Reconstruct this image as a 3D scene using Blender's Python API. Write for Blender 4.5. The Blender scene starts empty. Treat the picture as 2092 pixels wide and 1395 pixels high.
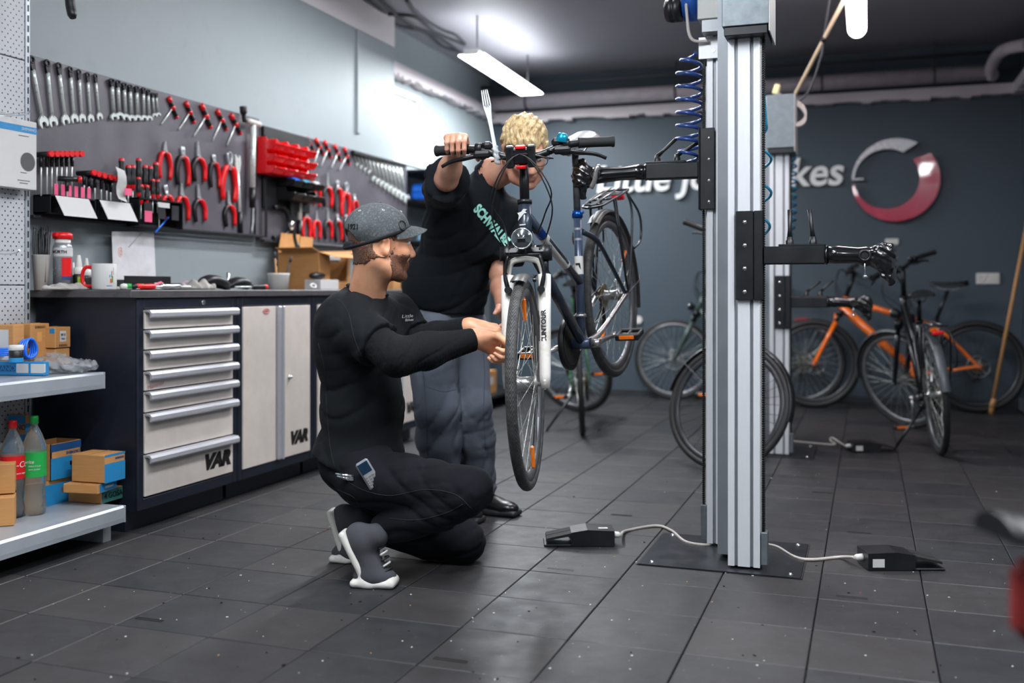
import bpy, bmesh, math, random
import numpy as np
from math import sin, cos, pi, radians, atan2, sqrt
from mathutils import Vector, Matrix
from mathutils.bvhtree import BVHTree
random.seed(7); np.random.seed(7)
SC = bpy.context.scene
COL = SC.collection
V = Vector
# ------------------------------------------------------------------ camera
YAW = radians(19.26); CA, SA = cos(YAW), sin(YAW); FP = 2078.0; H0 = 0.95
cam_d = bpy.data.cameras.new('camera'); cam = bpy.data.objects.new('camera', cam_d); COL.objects.link(cam)
cam.location = (0, 0, H0); cam.rotation_euler = (pi/2, 0, YAW)
cam_d.sensor_width = 36; cam_d.lens = 36*FP/2092; cam_d.shift_y = -107.5/2092; cam_d.clip_start = 0.05
cam_d.dof.use_dof = True; cam_d.dof.focus_distance = 3.42; cam_d.dof.aperture_fstop = 1.7
SC.camera = cam
# ------------------------------------------------------------------ world, lights, exposure
w = bpy.data.worlds.new('world'); SC.world = w; w.use_nodes = True
w.node_tree.nodes['Background'].inputs[0].default_value = (0.55, 0.66, 0.75, 1)
w.node_tree.nodes['Background'].inputs[1].default_value = 0.25
SC.view_settings.view_transform = 'Standard'; SC.view_settings.look = 'None'
SC.view_settings.gamma = 1; SC.view_settings.use_curve_mapping = False
SC.view_settings.exposure = 0.42
SC.cycles.max_bounces = 6; SC.cycles.sample_clamp_indirect = 4
SC.cycles.use_denoising = True
def tube_light(x, y, z, length, power, rz=0, col=(0.93, 0.97, 1.0), width=0.16, up=.3):
    if up > 0: tube_light(x, y, z+.09, length, power*up, rz, col, width, -1)
    d = bpy.data.lights.new('tube_glow', 'AREA'); d.shape = 'RECTANGLE'; d.size = width; d.size_y = length
    d.energy = power; d.color = col
    o = bpy.data.objects.new('tube_glow', d); COL.objects.link(o); o.location = (x, y, z); o.rotation_euler = (pi if up == -1 else 0, 0, -rz if up == -1 else rz)
    return o
CEIL = 2.90
LAMPS = [(-2.0, 5.3, 2.80, 1.25, 37), (-1.05, 1.75, 2.60, 1.5, 50), (0.75, 2.5, 2.60, 1.5, 40), (-2.0, 0.4, 2.60, 1.5, 12), (-0.2, -0.4, 2.60, 1.5, 16), (-1.15, 4.85, 2.74, 1.5, 20)]  # last one is an added, unseen lamp that brightens the ceiling and mid floor
for i, l in enumerate(LAMPS): tube_light(*l, up=1.7 if i == 5 else 0 if i == 0 else .9, col=(1, .95, .95) if i == 5 else (.93, .97, 1))
tube_light(-2.652, 7.41, 2.585, 1.45, 64, rz=0.035, up=.05, width=.2)
tube_light(-0.06, 5.6, 2.585, 1.45, 5, col=(1.0, 0.88, 0.92), up=4.0)
# ------------------------------------------------------------------ helpers: picture point to room point
def W(x, y, d):
    l = (x-1046)/FP*d
    return V((l*CA-d*SA, l*SA+d*CA, H0-(y-590)/FP*d))
def onX(x, y, X):
    t = (x-1046)/FP; Y = X*(CA+t*SA)/(t*CA-SA); d = -X*SA+Y*CA
    return V((X, Y, H0-(y-590)/FP*d))
def onY(x, y, Y):
    t = (x-1046)/FP; d = Y/(t*SA+CA)
    return W(x, y, d)
def onZ(x, y, Z): return W(x, y, FP*(H0-Z)/(y-590))
RV, DV, UV = V((CA, SA, 0)), V((-SA, CA, 0)), V((0, 0, 1))
# ------------------------------------------------------------------ helpers: materials
def lin(h):
    if not isinstance(h, str): return tuple(h[:3])
    h = h.lstrip('#'); r = []
    for i in (0, 2, 4):
        c = int(h[i:i+2], 16)/255; r.append(c/12.92 if c <= .04045 else ((c+.055)/1.055)**2.4)
    return tuple(r)
class NT:
    def __init__(s, name):
        s.m = bpy.data.materials.new(name); s.m.use_nodes = True; s.t = s.m.node_tree; s.n = s.t.nodes
        s.b = s.n['Principled BSDF']
    def new(s, t, **k):
        n = s.n.new(t)
        for a, v in k.items(): setattr(n, a, v)
        return n
    def link(s, a, b): s.t.links.new(a, b)
    def mix(s, fac, a, b, mode='MIX'):
        n = s.new('ShaderNodeMix', data_type='RGBA', blend_type=mode)
        for sock, v in ((n.inputs[0], fac), (n.inputs[6], a), (n.inputs[7], b)):
            if hasattr(v, 'links'): s.link(v, sock)
            elif isinstance(v, (int, float)): sock.default_value = v
            else: sock.default_value = (*v, 1)
        return n.outputs[2]
    def noise(s, scale, detail=3, rough=.55, vec=None, dist=0):
        n = s.new('ShaderNodeTexNoise'); n.inputs['Scale'].default_value = scale; n.inputs['Detail'].default_value = detail
        n.inputs['Roughness'].default_value = rough; n.inputs['Distortion'].default_value = dist
        s.link(vec or s.obj(), n.inputs['Vector']); return n.outputs[0]
    def obj(s):
        if not hasattr(s, 'tc'): s.tc = s.new('ShaderNodeTexCoord')
        return s.tc.outputs['Object']
    def ramp(s, f, a, b):
        n = s.new('ShaderNodeMapRange'); n.inputs[1].default_value = a; n.inputs[2].default_value = b
        s.link(f, n.inputs[0]); return n.outputs[0]
    def math(s, op, a, b=None):
        n = s.new('ShaderNodeMath', operation=op)
        for i, v in enumerate((a, b)):
            if v is None: continue
            if hasattr(v, 'links'): s.link(v, n.inputs[i])
            else: n.inputs[i].default_value = v
        return n.outputs[0]
    def bump(s, f, strength=.3, dist=.002):
        n = s.new('ShaderNodeBump'); n.inputs['Strength'].default_value = strength; n.inputs['Distance'].default_value = dist
        s.link(f, n.inputs['Height']); s.link(n.outputs[0], s.b.inputs['Normal'])
MATS = {}
def mat(name, col, rough=.5, metal=0, var=.12, scale=12, bump=0, bscale=60, spec=.5, coat=0, emit=0, stain=None, stretch=None):
    if name in MATS: return MATS[name]
    t = NT(name); b = t.b; c = lin(col)
    vec = None
    if stretch:
        mp = t.new('ShaderNodeMapping'); mp.inputs['Scale'].default_value = stretch; t.link(t.obj(), mp.inputs['Vector']); vec = mp.outputs[0]
    f = t.ramp(t.noise(scale, 4, .6, vec), .3, .7)
    out = t.mix(f, tuple(x*(1-var) for x in c), tuple(min(1, x*(1+var)) for x in c))
    if stain:
        sc_, lo, hi, amt = stain[1:]
        g = t.math('MULTIPLY', t.ramp(t.noise(sc_, 6, .7), lo, hi), amt)
        out = t.mix(g, out, lin(stain[0]))
    t.link(out, b.inputs['Base Color'])
    b.inputs['Metallic'].default_value = metal
    r = t.ramp(f, 0, 1); n = r.node; n.inputs[3].default_value = max(.03, rough-.06); n.inputs[4].default_value = min(1, rough+.06)
    t.link(r, b.inputs['Roughness'])
    b.inputs['Specular IOR Level'].default_value = spec; b.inputs['Coat Weight'].default_value = coat
    if bump: t.bump(t.noise(bscale, 4), bump, .004)
    if emit:
        b.inputs['Emission Color'].default_value = (*c, 1); b.inputs['Emission Strength'].default_value = emit
    MATS[name] = t.m; return t.m
# ------------------------------------------------------------------ helpers: geometry
class MB:
    def __init__(s): s.v = []; s.f = []; s.sm = []; s.mi = []; s.m = 0; s.M = None
    def add(s, vs, fs, smooth=False):
        o = len(s.v)
        s.v += [(s.M @ V(p)) if s.M is not None else V(p) for p in vs]
        for f in fs: s.f.append([o+i for i in f]); s.sm.append(smooth); s.mi.append(s.m)
        return s
    def box(s, c, size, R=None, bev=0):
        hx, hy, hz = (a/2 for a in size); c = V(c); b = min(bev, hx*.98, hy*.98, hz*.98)
        vs, fs = [], []
        sg = [(i, j, k) for i in (-1, 1) for j in (-1, 1) for k in (-1, 1)]
        ix = {g: n for n, g in enumerate(sg)}
        if b <= 0:
            vs = [V((i*hx, j*hy, k*hz)) for i, j, k in sg]
            fs = [(0, 1, 3, 2), (4, 6, 7, 5), (0, 4, 5, 1), (2, 3, 7, 6), (0, 2, 6, 4), (1, 5, 7, 3)]
        else:
            for i, j, k in sg:
                vs += [V((i*hx, j*(hy-b), k*(hz-b))), V((i*(hx-b), j*hy, k*(hz-b))), V((i*(hx-b), j*(hy-b), k*hz))]
            def q(a, g): return 3*ix[g]+a
            for t in (-1, 1):
                fs.append([q(0, (t, *e)) for e in ((-1, -1), (1, -1), (1, 1), (-1, 1))])
                fs.append([q(1, (e[0], t, e[1])) for e in ((-1, -1), (1, -1), (1, 1), (-1, 1))])
                fs.append([q(2, (*e, t)) for e in ((-1, -1), (1, -1), (1, 1), (-1, 1))])
            for i in (-1, 1):
                for j in (-1, 1):
                    fs.append([q(0, (i, j, -1)), q(1, (i, j, -1)), q(1, (i, j, 1)), q(0, (i, j, 1))])
                    fs.append([q(0, (i, -1, j)), q(2, (i, -1, j)), q(2, (i, 1, j)), q(0, (i, 1, j))])
                    fs.append([q(1, (-1, i, j)), q(2, (-1, i, j)), q(2, (1, i, j)), q(1, (1, i, j))])
            for g in sg: fs.append([q(0, g), q(1, g), q(2, g)])
        vs = [(R @ p if R is not None else p)+c for p in vs]
        return s.add(vs, fs)
    def bx(s, lo, hi, bev=0):
        lo, hi = V(lo), V(hi)
        return s.box((lo+hi)/2, [abs(a) for a in (hi-lo)], None, bev)
    def tube(s, pts, r, n=8, closed=False, caps=True, flat=1.0, smooth=True, up=None):
        P = [V(p) for p in pts]; N = len(P); rs = r if hasattr(r, '__len__') else [r]*N
        T = []
        for i in range(N):
            a = P[i-1] if (i or closed) else P[i]; b = P[(i+1) % N] if (i < N-1 or closed) else P[i]
            d = b-a; T.append(d.normalized() if d.length > 1e-9 else V((0, 0, 1)))
        u = up and V(up) or (V((0, 0, 1)) if abs(T[0].z) < .9 else V((1, 0, 0)))
        u = (u-T[0]*u.dot(T[0])).normalized(); vs, fs = [], []
        for i in range(N):
            u = u-T[i]*u.dot(T[i]); u = u.normalized() if u.length > 1e-6 else T[i].orthogonal().normalized()
            w_ = T[i].cross(u)
            for k in range(n):
                a = 2*pi*k/n; vs.append(P[i]+u*(rs[i]*cos(a))+w_*(rs[i]*flat*sin(a)))
        for i in range(N if closed else N-1):
            j = (i+1) % N
            for k in range(n): fs.append((i*n+k, i*n+(k+1) % n, j*n+(k+1) % n, j*n+k))
        s.add(vs, fs, smooth)
        if caps and not closed:
            o = len(s.v)-len(vs)
            s.f += [list(range(o+n-1, o-1, -1)), list(range(o+(N-1)*n, o+N*n))]; s.sm += [False]*2; s.mi += [s.m]*2
        return s
    def cyl(s, a, b, r, r2=None, n=14, caps=True): return s.tube([a, b], [r, r if r2 is None else r2], n, caps=caps)
    def lathe(s, prof, o=(0, 0, 0), ax=(0, 0, 1), n=20, smooth=True, arc=None):
        o = V(o); ax = V(ax).normalized(); u = ax.orthogonal().normalized()
        if abs(ax.z) > .99: u = V((1, 0, 0))
        w_ = ax.cross(u); vs, fs = [], []; L = len(prof)
        a0, a1 = arc or (0, 2*pi); m = n+1 if arc else n
        for k in range(m):
            a = a0+(a1-a0)*k/n
            d = u*cos(a)+w_*sin(a); vs += [o+d*p[0]+ax*p[1] for p in prof]
        for k in range(n):
            j = (k+1) % m
            for i in range(L-1):
                fs.append((k*L+i, j*L+i, j*L+i+1, k*L+i+1))
        s.add(vs, fs, smooth)
        return s
    def prism(s, outline, o, ux, uy, ext, smooth=False):
        o, ux, uy, ext = V(o), V(ux), V(uy), V(ext); n = len(outline)
        a = [o+ux*p[0]+uy*p[1] for p in outline]
        return s.add(a+[p+ext for p in a], [list(range(n-1, -1, -1)), list(range(n, 2*n))]+[(i, (i+1) % n, n+(i+1) % n, n+i) for i in range(n)], smooth)
    def ball(s, c, r, n=12, R=None):
        r = V(r if hasattr(r, '__len__') else (r,)*3); c = V(c); m = max(4, n//2); vs = []; fs = []
        for i in range(m+1):
            th = pi*i/m
            for k in range(n):
                a = 2*pi*k/n; p = V((r.x*sin(th)*cos(a), r.y*sin(th)*sin(a), r.z*cos(th)))
                vs.append((R @ p if R is not None else p)+c)
        for i in range(m):
            for k in range(n): fs.append((i*n+k, (i+1)*n+k, (i+1)*n+(k+1) % n, i*n+(k+1) % n))
        return s.add(vs, fs, True)
    def torus(s, c, ax, R, r, n=32, m=8, flat=1.0):
        c = V(c); ax = V(ax).normalized(); u = ax.orthogonal().normalized(); w_ = ax.cross(u)
        return s.tube([c+(u*cos(2*pi*k/n)+w_*sin(2*pi*k/n))*R for k in range(n)], r, m, closed=True, up=ax, flat=flat)
    def grid(s, rows, smooth=True, thick=0):
        n = len(rows[0]); m = len(rows)
        fs = [(i*n+j, i*n+j+1, (i+1)*n+j+1, (i+1)*n+j) for i in range(m-1) for j in range(n-1)]
        return s.add([p for r in rows for p in r], fs, smooth)
    def mesh(s, name, mats, recalc=True):
        me = bpy.data.meshes.new(name); me.from_pydata([tuple(p) for p in s.v], [], s.f)
        me.polygons.foreach_set('use_smooth', s.sm); me.polygons.foreach_set('material_index', s.mi)
        for m in (mats if isinstance(mats, (list, tuple)) else [mats]): me.materials.append(m)
        if recalc:
            bm = bmesh.new(); bm.from_mesh(me); bmesh.ops.remove_doubles(bm, verts=bm.verts, dist=1e-6)
            bmesh.ops.recalc_face_normals(bm, faces=bm.faces); bm.to_mesh(me); bm.free()
        me.update(); return me
    def build(s, name, mats, parent=None, recalc=True):
        return link(name, s.mesh(name, mats, recalc), parent)
def link(name, data, parent=None):
    o = bpy.data.objects.new(name, data); COL.objects.link(o)
    if parent is not None: o.parent = parent
    return o
def tag(o, label=None, cat=None, group=None, kind=None):
    for k, v in (('label', label), ('category', cat), ('group', group), ('kind', kind)):
        if v: o[k] = v
    return o
def thing(name, label, cat, loc=(0, 0, 0), rot=(0, 0, 0), group=None):
    o = link(name, None); o.location = loc; o.rotation_euler = rot if hasattr(rot, '__len__') else (0, 0, rot)
    o.empty_display_size = .05
    return tag(o, label, cat, group)
def dup(root, label=None, group=None):
    kids = [c for c in bpy.data.objects if c.parent == root] if not root.children else list(root.children)
    r = root.copy(); COL.objects.link(r)
    if label: r['label'] = label
    if group: r['group'] = group
    for ch in kids:
        c = ch.copy(); COL.objects.link(c); c.parent = r
        for g in ch.children:
            d = g.copy(); COL.objects.link(d); d.parent = c
    return r
def struct(name, mb, m, parent=None): return tag(mb.build(name, m, parent), kind='structure')
def text(s, size, M, m, parent=None, name='lettering', ext=.0005, shear=0, bold=0, align='CENTER', sx=1.0):
    c = bpy.data.curves.new(name, 'FONT'); c.body = s; c.size = size; c.extrude = ext; c.shear = shear; c.offset = bold
    c.align_x = align; c.align_y = 'CENTER'; c.resolution_u = 4
    o = bpy.data.objects.new(name, c); COL.objects.link(o)
    dg = bpy.context.evaluated_depsgraph_get(); me = bpy.data.meshes.new_from_object(o.evaluated_get(dg))
    bpy.data.objects.remove(o); me.transform(Matrix.Diagonal((sx, 1, 1, 1))); me.materials.clear(); me.materials.append(m)
    me.name = name
    r = link(name, me, parent)
    if M is not None: r.matrix_local = M
    return r
def frame(o, x, z):
    """matrix with local x = x (reading direction), local z = z (facing), y = up"""
    x = V(x).normalized(); z = V(z).normalized(); y = z.cross(x).normalized(); x = y.cross(z)
    M = Matrix((x, y, z)).transposed().to_4x4(); M.translation = V(o); return M
def bez(p, n=16):
    """smooth path through points (Catmull-Rom)"""
    P = [V(a) for a in p]; P = [P[0]*2-P[1]]+P+[P[-1]*2-P[-2]]; out = []
    for i in range(1, len(P)-2):
        for k in range(n):
            t = k/n; a, b, c, d = P[i-1:i+3]
            out.append(.5*((2*b)+(c-a)*t+(2*a-5*b+4*c-d)*t*t+(3*b-a-3*c+d)*t**3))
    return out+[P[-2]]
# ------------------------------------------------------------------ helpers: smooth bodies from signed distances
class SDF:
    def __init__(s, lo, hi, h):
        s.lo = np.array(lo, float); s.h = h; s.n = np.ceil((np.array(hi)-s.lo)/h).astype(int)+1
        s.F = np.full(s.n, 9.0, np.float32)
    def region(s, lo, hi):
        a = np.clip(np.floor((np.array(lo)-s.lo)/s.h).astype(int), 0, s.n); b = np.clip(np.ceil((np.array(hi)-s.lo)/s.h).astype(int)+1, 0, s.n)
        if (b <= a).any(): return None
        sl = tuple(slice(a[i], b[i]) for i in range(3))
        ax = [s.lo[i]+s.h*np.arange(a[i], b[i]) for i in range(3)]
        P = np.stack(np.meshgrid(*ax, indexing='ij'), -1).astype(np.float32)
        return sl, P
    def put(s, sl, d, k, sub=False):
        F = s.F[sl]
        if sub:
            d = -d; hh = np.maximum(k-np.abs(F-d), 0)/max(k, 1e-6); s.F[sl] = np.maximum(F, d)+hh*hh*k*.25
        else:
            hh = np.maximum(k-np.abs(F-d), 0)/max(k, 1e-6); s.F[sl] = np.minimum(F, d)-hh*hh*k*.25
    def cap(s, a, b, ra, rb=None, k=.02, sub=False, mg=.05):
        a = np.array(a, float); b = np.array(b, float); rb = ra if rb is None else rb; r = max(ra, rb)+mg+k
        g = s.region(np.minimum(a, b)-r, np.maximum(a, b)+r)
        if g is None: return s
        sl, P = g; ab = b-a; L = max(float(ab@ab), 1e-9)
        t = np.clip(((P-a.astype(np.float32)) @ ab.astype(np.float32))/L, 0, 1)
        d = np.linalg.norm(P-a.astype(np.float32)-t[..., None]*ab.astype(np.float32), axis=-1)-(ra+(rb-ra)*t)
        s.put(sl, d, k, sub); return s
    def chain(s, pts, rs, k=.02):
        for i in range(len(pts)-1): s.cap(pts[i], pts[i+1], rs[i], rs[i+1], k)
        return s
    def ell(s, c, r, R=None, k=.02, sub=False, mg=.05):
        c = np.array(c, float); r = np.array(r, float); m = r.max()+mg+k
        g = s.region(c-m, c+m)
        if g is None: return s
        sl, P = g; Q = P-c.astype(np.float32)
        if R is not None: Q = Q @ np.array(R, np.float32)
        k0 = np.linalg.norm(Q/r.astype(np.float32), axis=-1); k1 = np.linalg.norm(Q/(r*r).astype(np.float32), axis=-1)
        s.put(sl, k0*(k0-1)/np.maximum(k1, 1e-6), k, sub); return s
    def rbox(s, c, half, R=None, rad=.005, k=.01, sub=False, mg=.05):
        c = np.array(c, float); hf = np.array(half, float); m = np.linalg.norm(hf)+mg+k
        sl, P = s.region(c-m, c+m); Q = P-c.astype(np.float32)
        if R is not None: Q = Q @ np.array(R, np.float32)
        q = np.abs(Q)-(hf-rad).astype(np.float32)
        d = np.linalg.norm(np.maximum(q, 0), axis=-1)+np.minimum(q.max(-1), 0)-rad
        s.put(sl, d, k, sub); return s
    def pts(s):
        return np.stack(np.meshgrid(*[s.lo[i]+s.h*np.arange(s.n[i]) for i in range(3)], indexing='ij'), -1).astype(np.float32)
    def polys(s, F=None):
        F = s.F if F is None else F
        F = F.copy(); F[0], F[-1], F[:, 0], F[:, -1], F[:, :, 0], F[:, :, -1] = (9.,)*6
        S = F < 0; c = [S[i:S.shape[0]-1+i, j:S.shape[1]-1+j, k:S.shape[2]-1+k] for i in (0, 1) for j in (0, 1) for k in (0, 1)]
        cnt = sum(x.astype(np.int8) for x in c); act = (cnt > 0) & (cnt < 8)
        I = np.argwhere(act); idx = np.full(act.shape, -1, np.int64); idx[act] = np.arange(len(I))
        cor = np.array([(i, j, k) for i in (0, 1) for j in (0, 1) for k in (0, 1)])
        val = np.stack([F[I[:, 0]+q[0], I[:, 1]+q[1], I[:, 2]+q[2]] for q in cor], 1)
        acc = np.zeros((len(I), 3)); num = np.zeros(len(I))
        for a in range(8):
            for b in range(a+1, 8):
                if np.abs(cor[a]-cor[b]).sum() != 1: continue
                va, vb = val[:, a], val[:, b]; x = (va < 0) != (vb < 0); t = np.where(x, va/np.where(x, va-vb, 1), 0)
                acc += np.where(x[:, None], cor[a]+(cor[b]-cor[a])*t[:, None], 0); num += x
        vs = s.lo+s.h*(I+acc/np.maximum(num, 1)[:, None]); fs = []
        for ax in range(3):
            a = [slice(None)]*3; b = [slice(None)]*3; a[ax] = slice(0, -1); b[ax] = slice(1, None)
            A, B = S[tuple(a)], S[tuple(b)]; E = np.argwhere(A != B); sg = A[tuple(E.T)]
            o1, o2 = (ax+1) % 3, (ax+2) % 3; q = []
            for d1, d2 in ((0, 0), (-1, 0), (-1, -1), (0, -1)):
                e = E.copy(); e[:, o1] += d1; e[:, o2] += d2; q.append(idx[tuple(e.T)])
            q = np.stack(q, 1); q[~sg] = q[~sg][:, ::-1]; fs.append(q)
        return vs, np.concatenate(fs)
def sdf_obj(name, parts, m, parent=None, relax=2):
    """parts: list of (verts, quads); all joined into one mesh"""
    vs, fs, o = [], [], 0
    for v, f in parts:
        for _ in range(relax):
            acc = np.zeros_like(v); n = np.zeros(len(v))
            for k in range(4):
                np.add.at(acc, f[:, k], v[f[:, (k+1) % 4]]); np.add.at(n, f[:, k], 1)
                np.add.at(acc, f[:, k], v[f[:, (k-1) % 4]]); np.add.at(n, f[:, k], 1)
            v = v*.55+.45*acc/np.maximum(n, 1)[:, None]
        vs.append(v); fs.append(f+o); o += len(v)
    v, f = np.concatenate(vs), np.concatenate(fs); me = bpy.data.meshes.new(name)
    me.vertices.add(len(v)); me.vertices.foreach_set('co', v.astype(np.float32).ravel())
    me.loops.add(f.size); me.loops.foreach_set('vertex_index', f.astype(np.int32).ravel())
    me.polygons.add(len(f)); me.polygons.foreach_set('loop_start', np.arange(0, f.size, 4, dtype=np.int32))
    me.polygons.foreach_set('use_smooth', np.ones(len(f), bool))
    me.update(calc_edges=True); me.validate()
    for q in (m if isinstance(m, (list, tuple)) else [m]): me.materials.append(q)
    return link(name, me, parent)
# ------------------------------------------------------------------ materials of the room
def m_wall(name, col, var=.05):
    t = NT(name); c = lin(col)
    a = t.ramp(t.noise(1.1, 5, .6), .3, .75); b = t.ramp(t.noise(9, 6, .75), .56, .8)
    o = t.mix(a, tuple(x*(1-var) for x in c), tuple(x*(1+var) for x in c))
    o = t.mix(t.math('MULTIPLY', b, .25), o, tuple(x*.6 for x in c))
    t.link(o, t.b.inputs['Base Color']); t.b.inputs['Roughness'].default_value = .55
    t.bump(t.noise(160, 3), .12, .002); return t.m
M_WALL = m_wall('grey_wall_paint', '#8c9599'); M_BACK = m_wall('slate_wall_paint', '#3d4a55'); M_WHITE = m_wall('white_wall_paint', '#d9d3d6', .03)
M_CEIL = m_wall('dark_ceiling_paint', '#96949b'); M_LEDGE = m_wall('ledge_paint', '#d0c7cb', .12)
def m_tile():
    t = NT('rubber_floor_tile'); oi = t.new('ShaderNodeObjectInfo')
    g = t.new('ShaderNodeTexCoord').outputs['Object']
    mp = t.new('ShaderNodeMapping'); t.link(g, mp.inputs[0]); cb = t.new('ShaderNodeCombineXYZ')
    for i in range(3): t.link(t.math('MULTIPLY', oi.outputs['Random'], 37+i*19), cb.inputs[i])
    t.link(cb.outputs[0], mp.inputs['Location']); v = mp.outputs[0]
    c = lin('#28292d')
    f = t.ramp(t.noise(7, 6, .65, v), .3, .72); rnd = t.ramp(oi.outputs['Random'], 0, 1)
    o = t.mix(f, tuple(x*.72 for x in c), tuple(x*1.25 for x in c))
    o = t.mix(t.math('MULTIPLY', rnd, .35), o, lin('#48433f'))
    mp2 = t.new('ShaderNodeMapping'); mp2.inputs['Scale'].default_value = (5, 60, 1); t.link(v, mp2.inputs[0])
    sc = t.ramp(t.noise(1.6, 5, .7, mp2.outputs[0]), .6, .8)
    o = t.mix(t.math('MULTIPLY', sc, .22), o, lin('#77777a'))
    sp = t.ramp(t.noise(95, 2, .5, v), .73, .78); o = t.mix(t.math('MULTIPLY', sp, .5), o, lin('#9a968e'))
    t.link(o, t.b.inputs['Base Color'])
    r = t.ramp(t.noise(11, 5, .6, v), .25, .75); r.node.inputs[3].default_value = .42; r.node.inputs[4].default_value = .62; t.link(r, t.b.inputs['Roughness'])
    t.b.inputs['Specular IOR Level'].default_value = .42
    t.bump(t.noise(260, 3, .6, v), .25, .001); return t.m
M_TILE = m_tile()
M_GROUT = mat('floor_base', '#17140f', .9, var=.3)
M_GLOW = mat('lamp_diffuser', '#f4fbff', .4, emit=9); M_GLOWP = mat('lamp_diffuser_warm', '#fff2f2', .4, emit=6)
M_LAMPB = mat('lamp_body', '#dddfe0', .4)
M_STEEL = mat('galvanised_steel', '#6f777c', .4, .5, var=.18, scale=28)
M_CHROME = mat('chrome', '#dfe3e4', .18, 1, var=.08); M_BLACKP = mat('black_plastic', '#121316', .42, var=.25)
M_BLACKM = mat('black_powder_coat', '#15171b', .38, .2, var=.2, bump=.05, bscale=300); M_RUBBER = mat('black_rubber', '#131314', .75, var=.25)
M_WHITEP = mat('white_plastic', '#d2d0cc', .38, var=.04); M_RED = mat('red_plastic', '#d8121a', .35, var=.1); M_PINKP = mat('pipe_paint', '#c4b9be', .5, var=.12)
M_CABLE = mat('grey_cable', '#b8b1aa', .5); M_DCABLE = mat('dark_cable', '#3a3b40', .6); M_CARD = mat('cardboard', '#b9854f', .8, var=.1, scale=9, stretch=(1, 1, 14))
M_CARD2 = mat('cardboard_inside', '#a5763f', .85, var=.1); M_PAPER = mat('paper', '#c4c3c2', .7, var=.03); M_INK = mat('black_ink', '#0c0c0e', .6, var=.02)
M_BLUE = mat('blue_print', '#1c7fb6', .6, var=.08); M_BLUEH = mat('blue_hose', '#1f6fe0', .3, var=.1, coat=.3); M_WOOD = mat('pale_wood', '#b98a58', .6, var=.2, stretch=(8, 8, 1), scale=6)
M_SILV = mat('silver_paint', '#a6a9ad', .35, .6, var=.08); M_ORANGE = mat('orange_reflector', '#ff7a10', .25, var=.15, spec=.7)
M_PINK = mat('pink_label', '#e0577f', .5); M_LETTER = mat('sign_letter_white', '#f0f0f0', .4, var=.03)
# ------------------------------------------------------------------ shell
XL, XF, XR, YB, YF = -3.20, -3.33, 1.15, 8.90, -2.6
struct('ceiling', MB().bx((XF-.2, YF, CEIL), (XR+1.6, YB+.1, CEIL+.1)), M_CEIL)
wl = struct('wall_left', MB().bx((XL-.3, YF, -.05), (XL, 6.60, 2.676)), M_WALL)
struct('upper_wall_band', MB().bx((XL-.3, YF, 2.676), (XL+.004, 6.60, CEIL)), M_WHITE, wl)
# shallow chase and cover strip in the wall before its end
struct('cover_strip', MB().bx((XL-.01, 6.02, 1.98), (XL+.016, 6.06, 2.67), .004), M_WALL, wl)
wy0, wy1, wz0, wz1 = 6.74, 7.33, 1.90, 2.455
mb = MB(); mb.bx((XF-.12, 6.5, -.05), (XF, wy0, CEIL)); mb.bx((XF-.12, wy1, -.05), (XF, YB+.1, CEIL)); mb.bx((XF-.12, wy0, -.05), (XF, wy1, wz0)); mb.bx((XF-.12, wy0, wz1), (XF, wy1, CEIL))
struct('wall_left_2', mb, M_WALL)
struct('wall_back', MB().bx((XF-.2, YB, -.05), (XR+.3, YB+.12, CEIL)), M_BACK)
struct('wall_right', MB().bx((XR, 5.9, -.05), (XR+.12, YB+.1, CEIL)), M_BACK)
struct('wall_right_2', MB().bx((XR+1.2, YF, -.05), (XR+1.32, 6.0, CEIL)), M_WALL)
struct('wall_right_3', MB().bx((XR, 5.88, -.05), (XR+1.32, 6.0, CEIL)), M_WALL)
struct('wall_front', MB().bx((XL-.3, YF-.1, -.05), (XR+1.6, YF, CEIL)), M_WALL)
# window
win = link('window_1', None); win.location = (XF, wy0, wz0); win['kind'] = 'structure'
a, b = wy1-wy0, wz1-wz0; mb = MB()
mb.bx((-.08, 0, 0), (.012, .035, b), .004); mb.bx((-.08, a-.035, 0), (.012, a, b), .004); mb.bx((-.08, .035, 0), (.012, a-.035, .035), .004); mb.bx((-.08, .035, b-.035), (.012, a-.035, b), .004)
mb.build('window_frame', M_WHITEP, win); MB().bx((-.05, .035, .035), (-.045, a-.035, b-.035)).build('pane', mat('daylit_frosted_glass', '#eef4f7', .3, emit=.3), win)
# ledges, pipes and skirting
def ledge(name, p, q, out, n=60):
    mb = MB(); p, q, out = V(p), V(q), V(out); d = (q-p)/n; rng = random.Random(3)
    for i in range(n):
        lo = -rng.choice([.0, .004, .008, .02]) ; a_ = p+d*i
        mb.prism([(0, lo), (d.length, lo-rng.uniform(0, .006)), (d.length, .075), (0, .075)], a_, d.normalized(), (0, 0, 1), out)
    return struct(name, mb, M_LEDGE)
ledge('trim_1', (XF, YB, 2.49), (XR, YB, 2.49), (0, -.09, 0)); ledge('trim_2', (XF, 6.62, 2.53), (XF, YB, 2.53), (.09, 0, 0)); ledge('trim_3', (XR, 6.0, 2.49), (XR, YB, 2.49), (-.07, 0, 0))
struct('baseboard_right', MB().bx((XR-.02, 6.0, 0), (XR, YB, .09), .004), mat('skirting', '#6d747a', .5))
struct('baseboard_back', MB().bx((XF, YB-.014, 0), (XR-.02, YB, .06), .003), mat('dark_skirting', '#2b3036', .5))
pipe = MB(); pipe.cyl((XF+.02, 8.70, 2.635), (.93, 8.70, 2.635), .062, n=18)
tag(pipe.build('heating_pipe', M_PINKP), 'thick painted pipe running along the top of the back wall', 'pipe')
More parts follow.
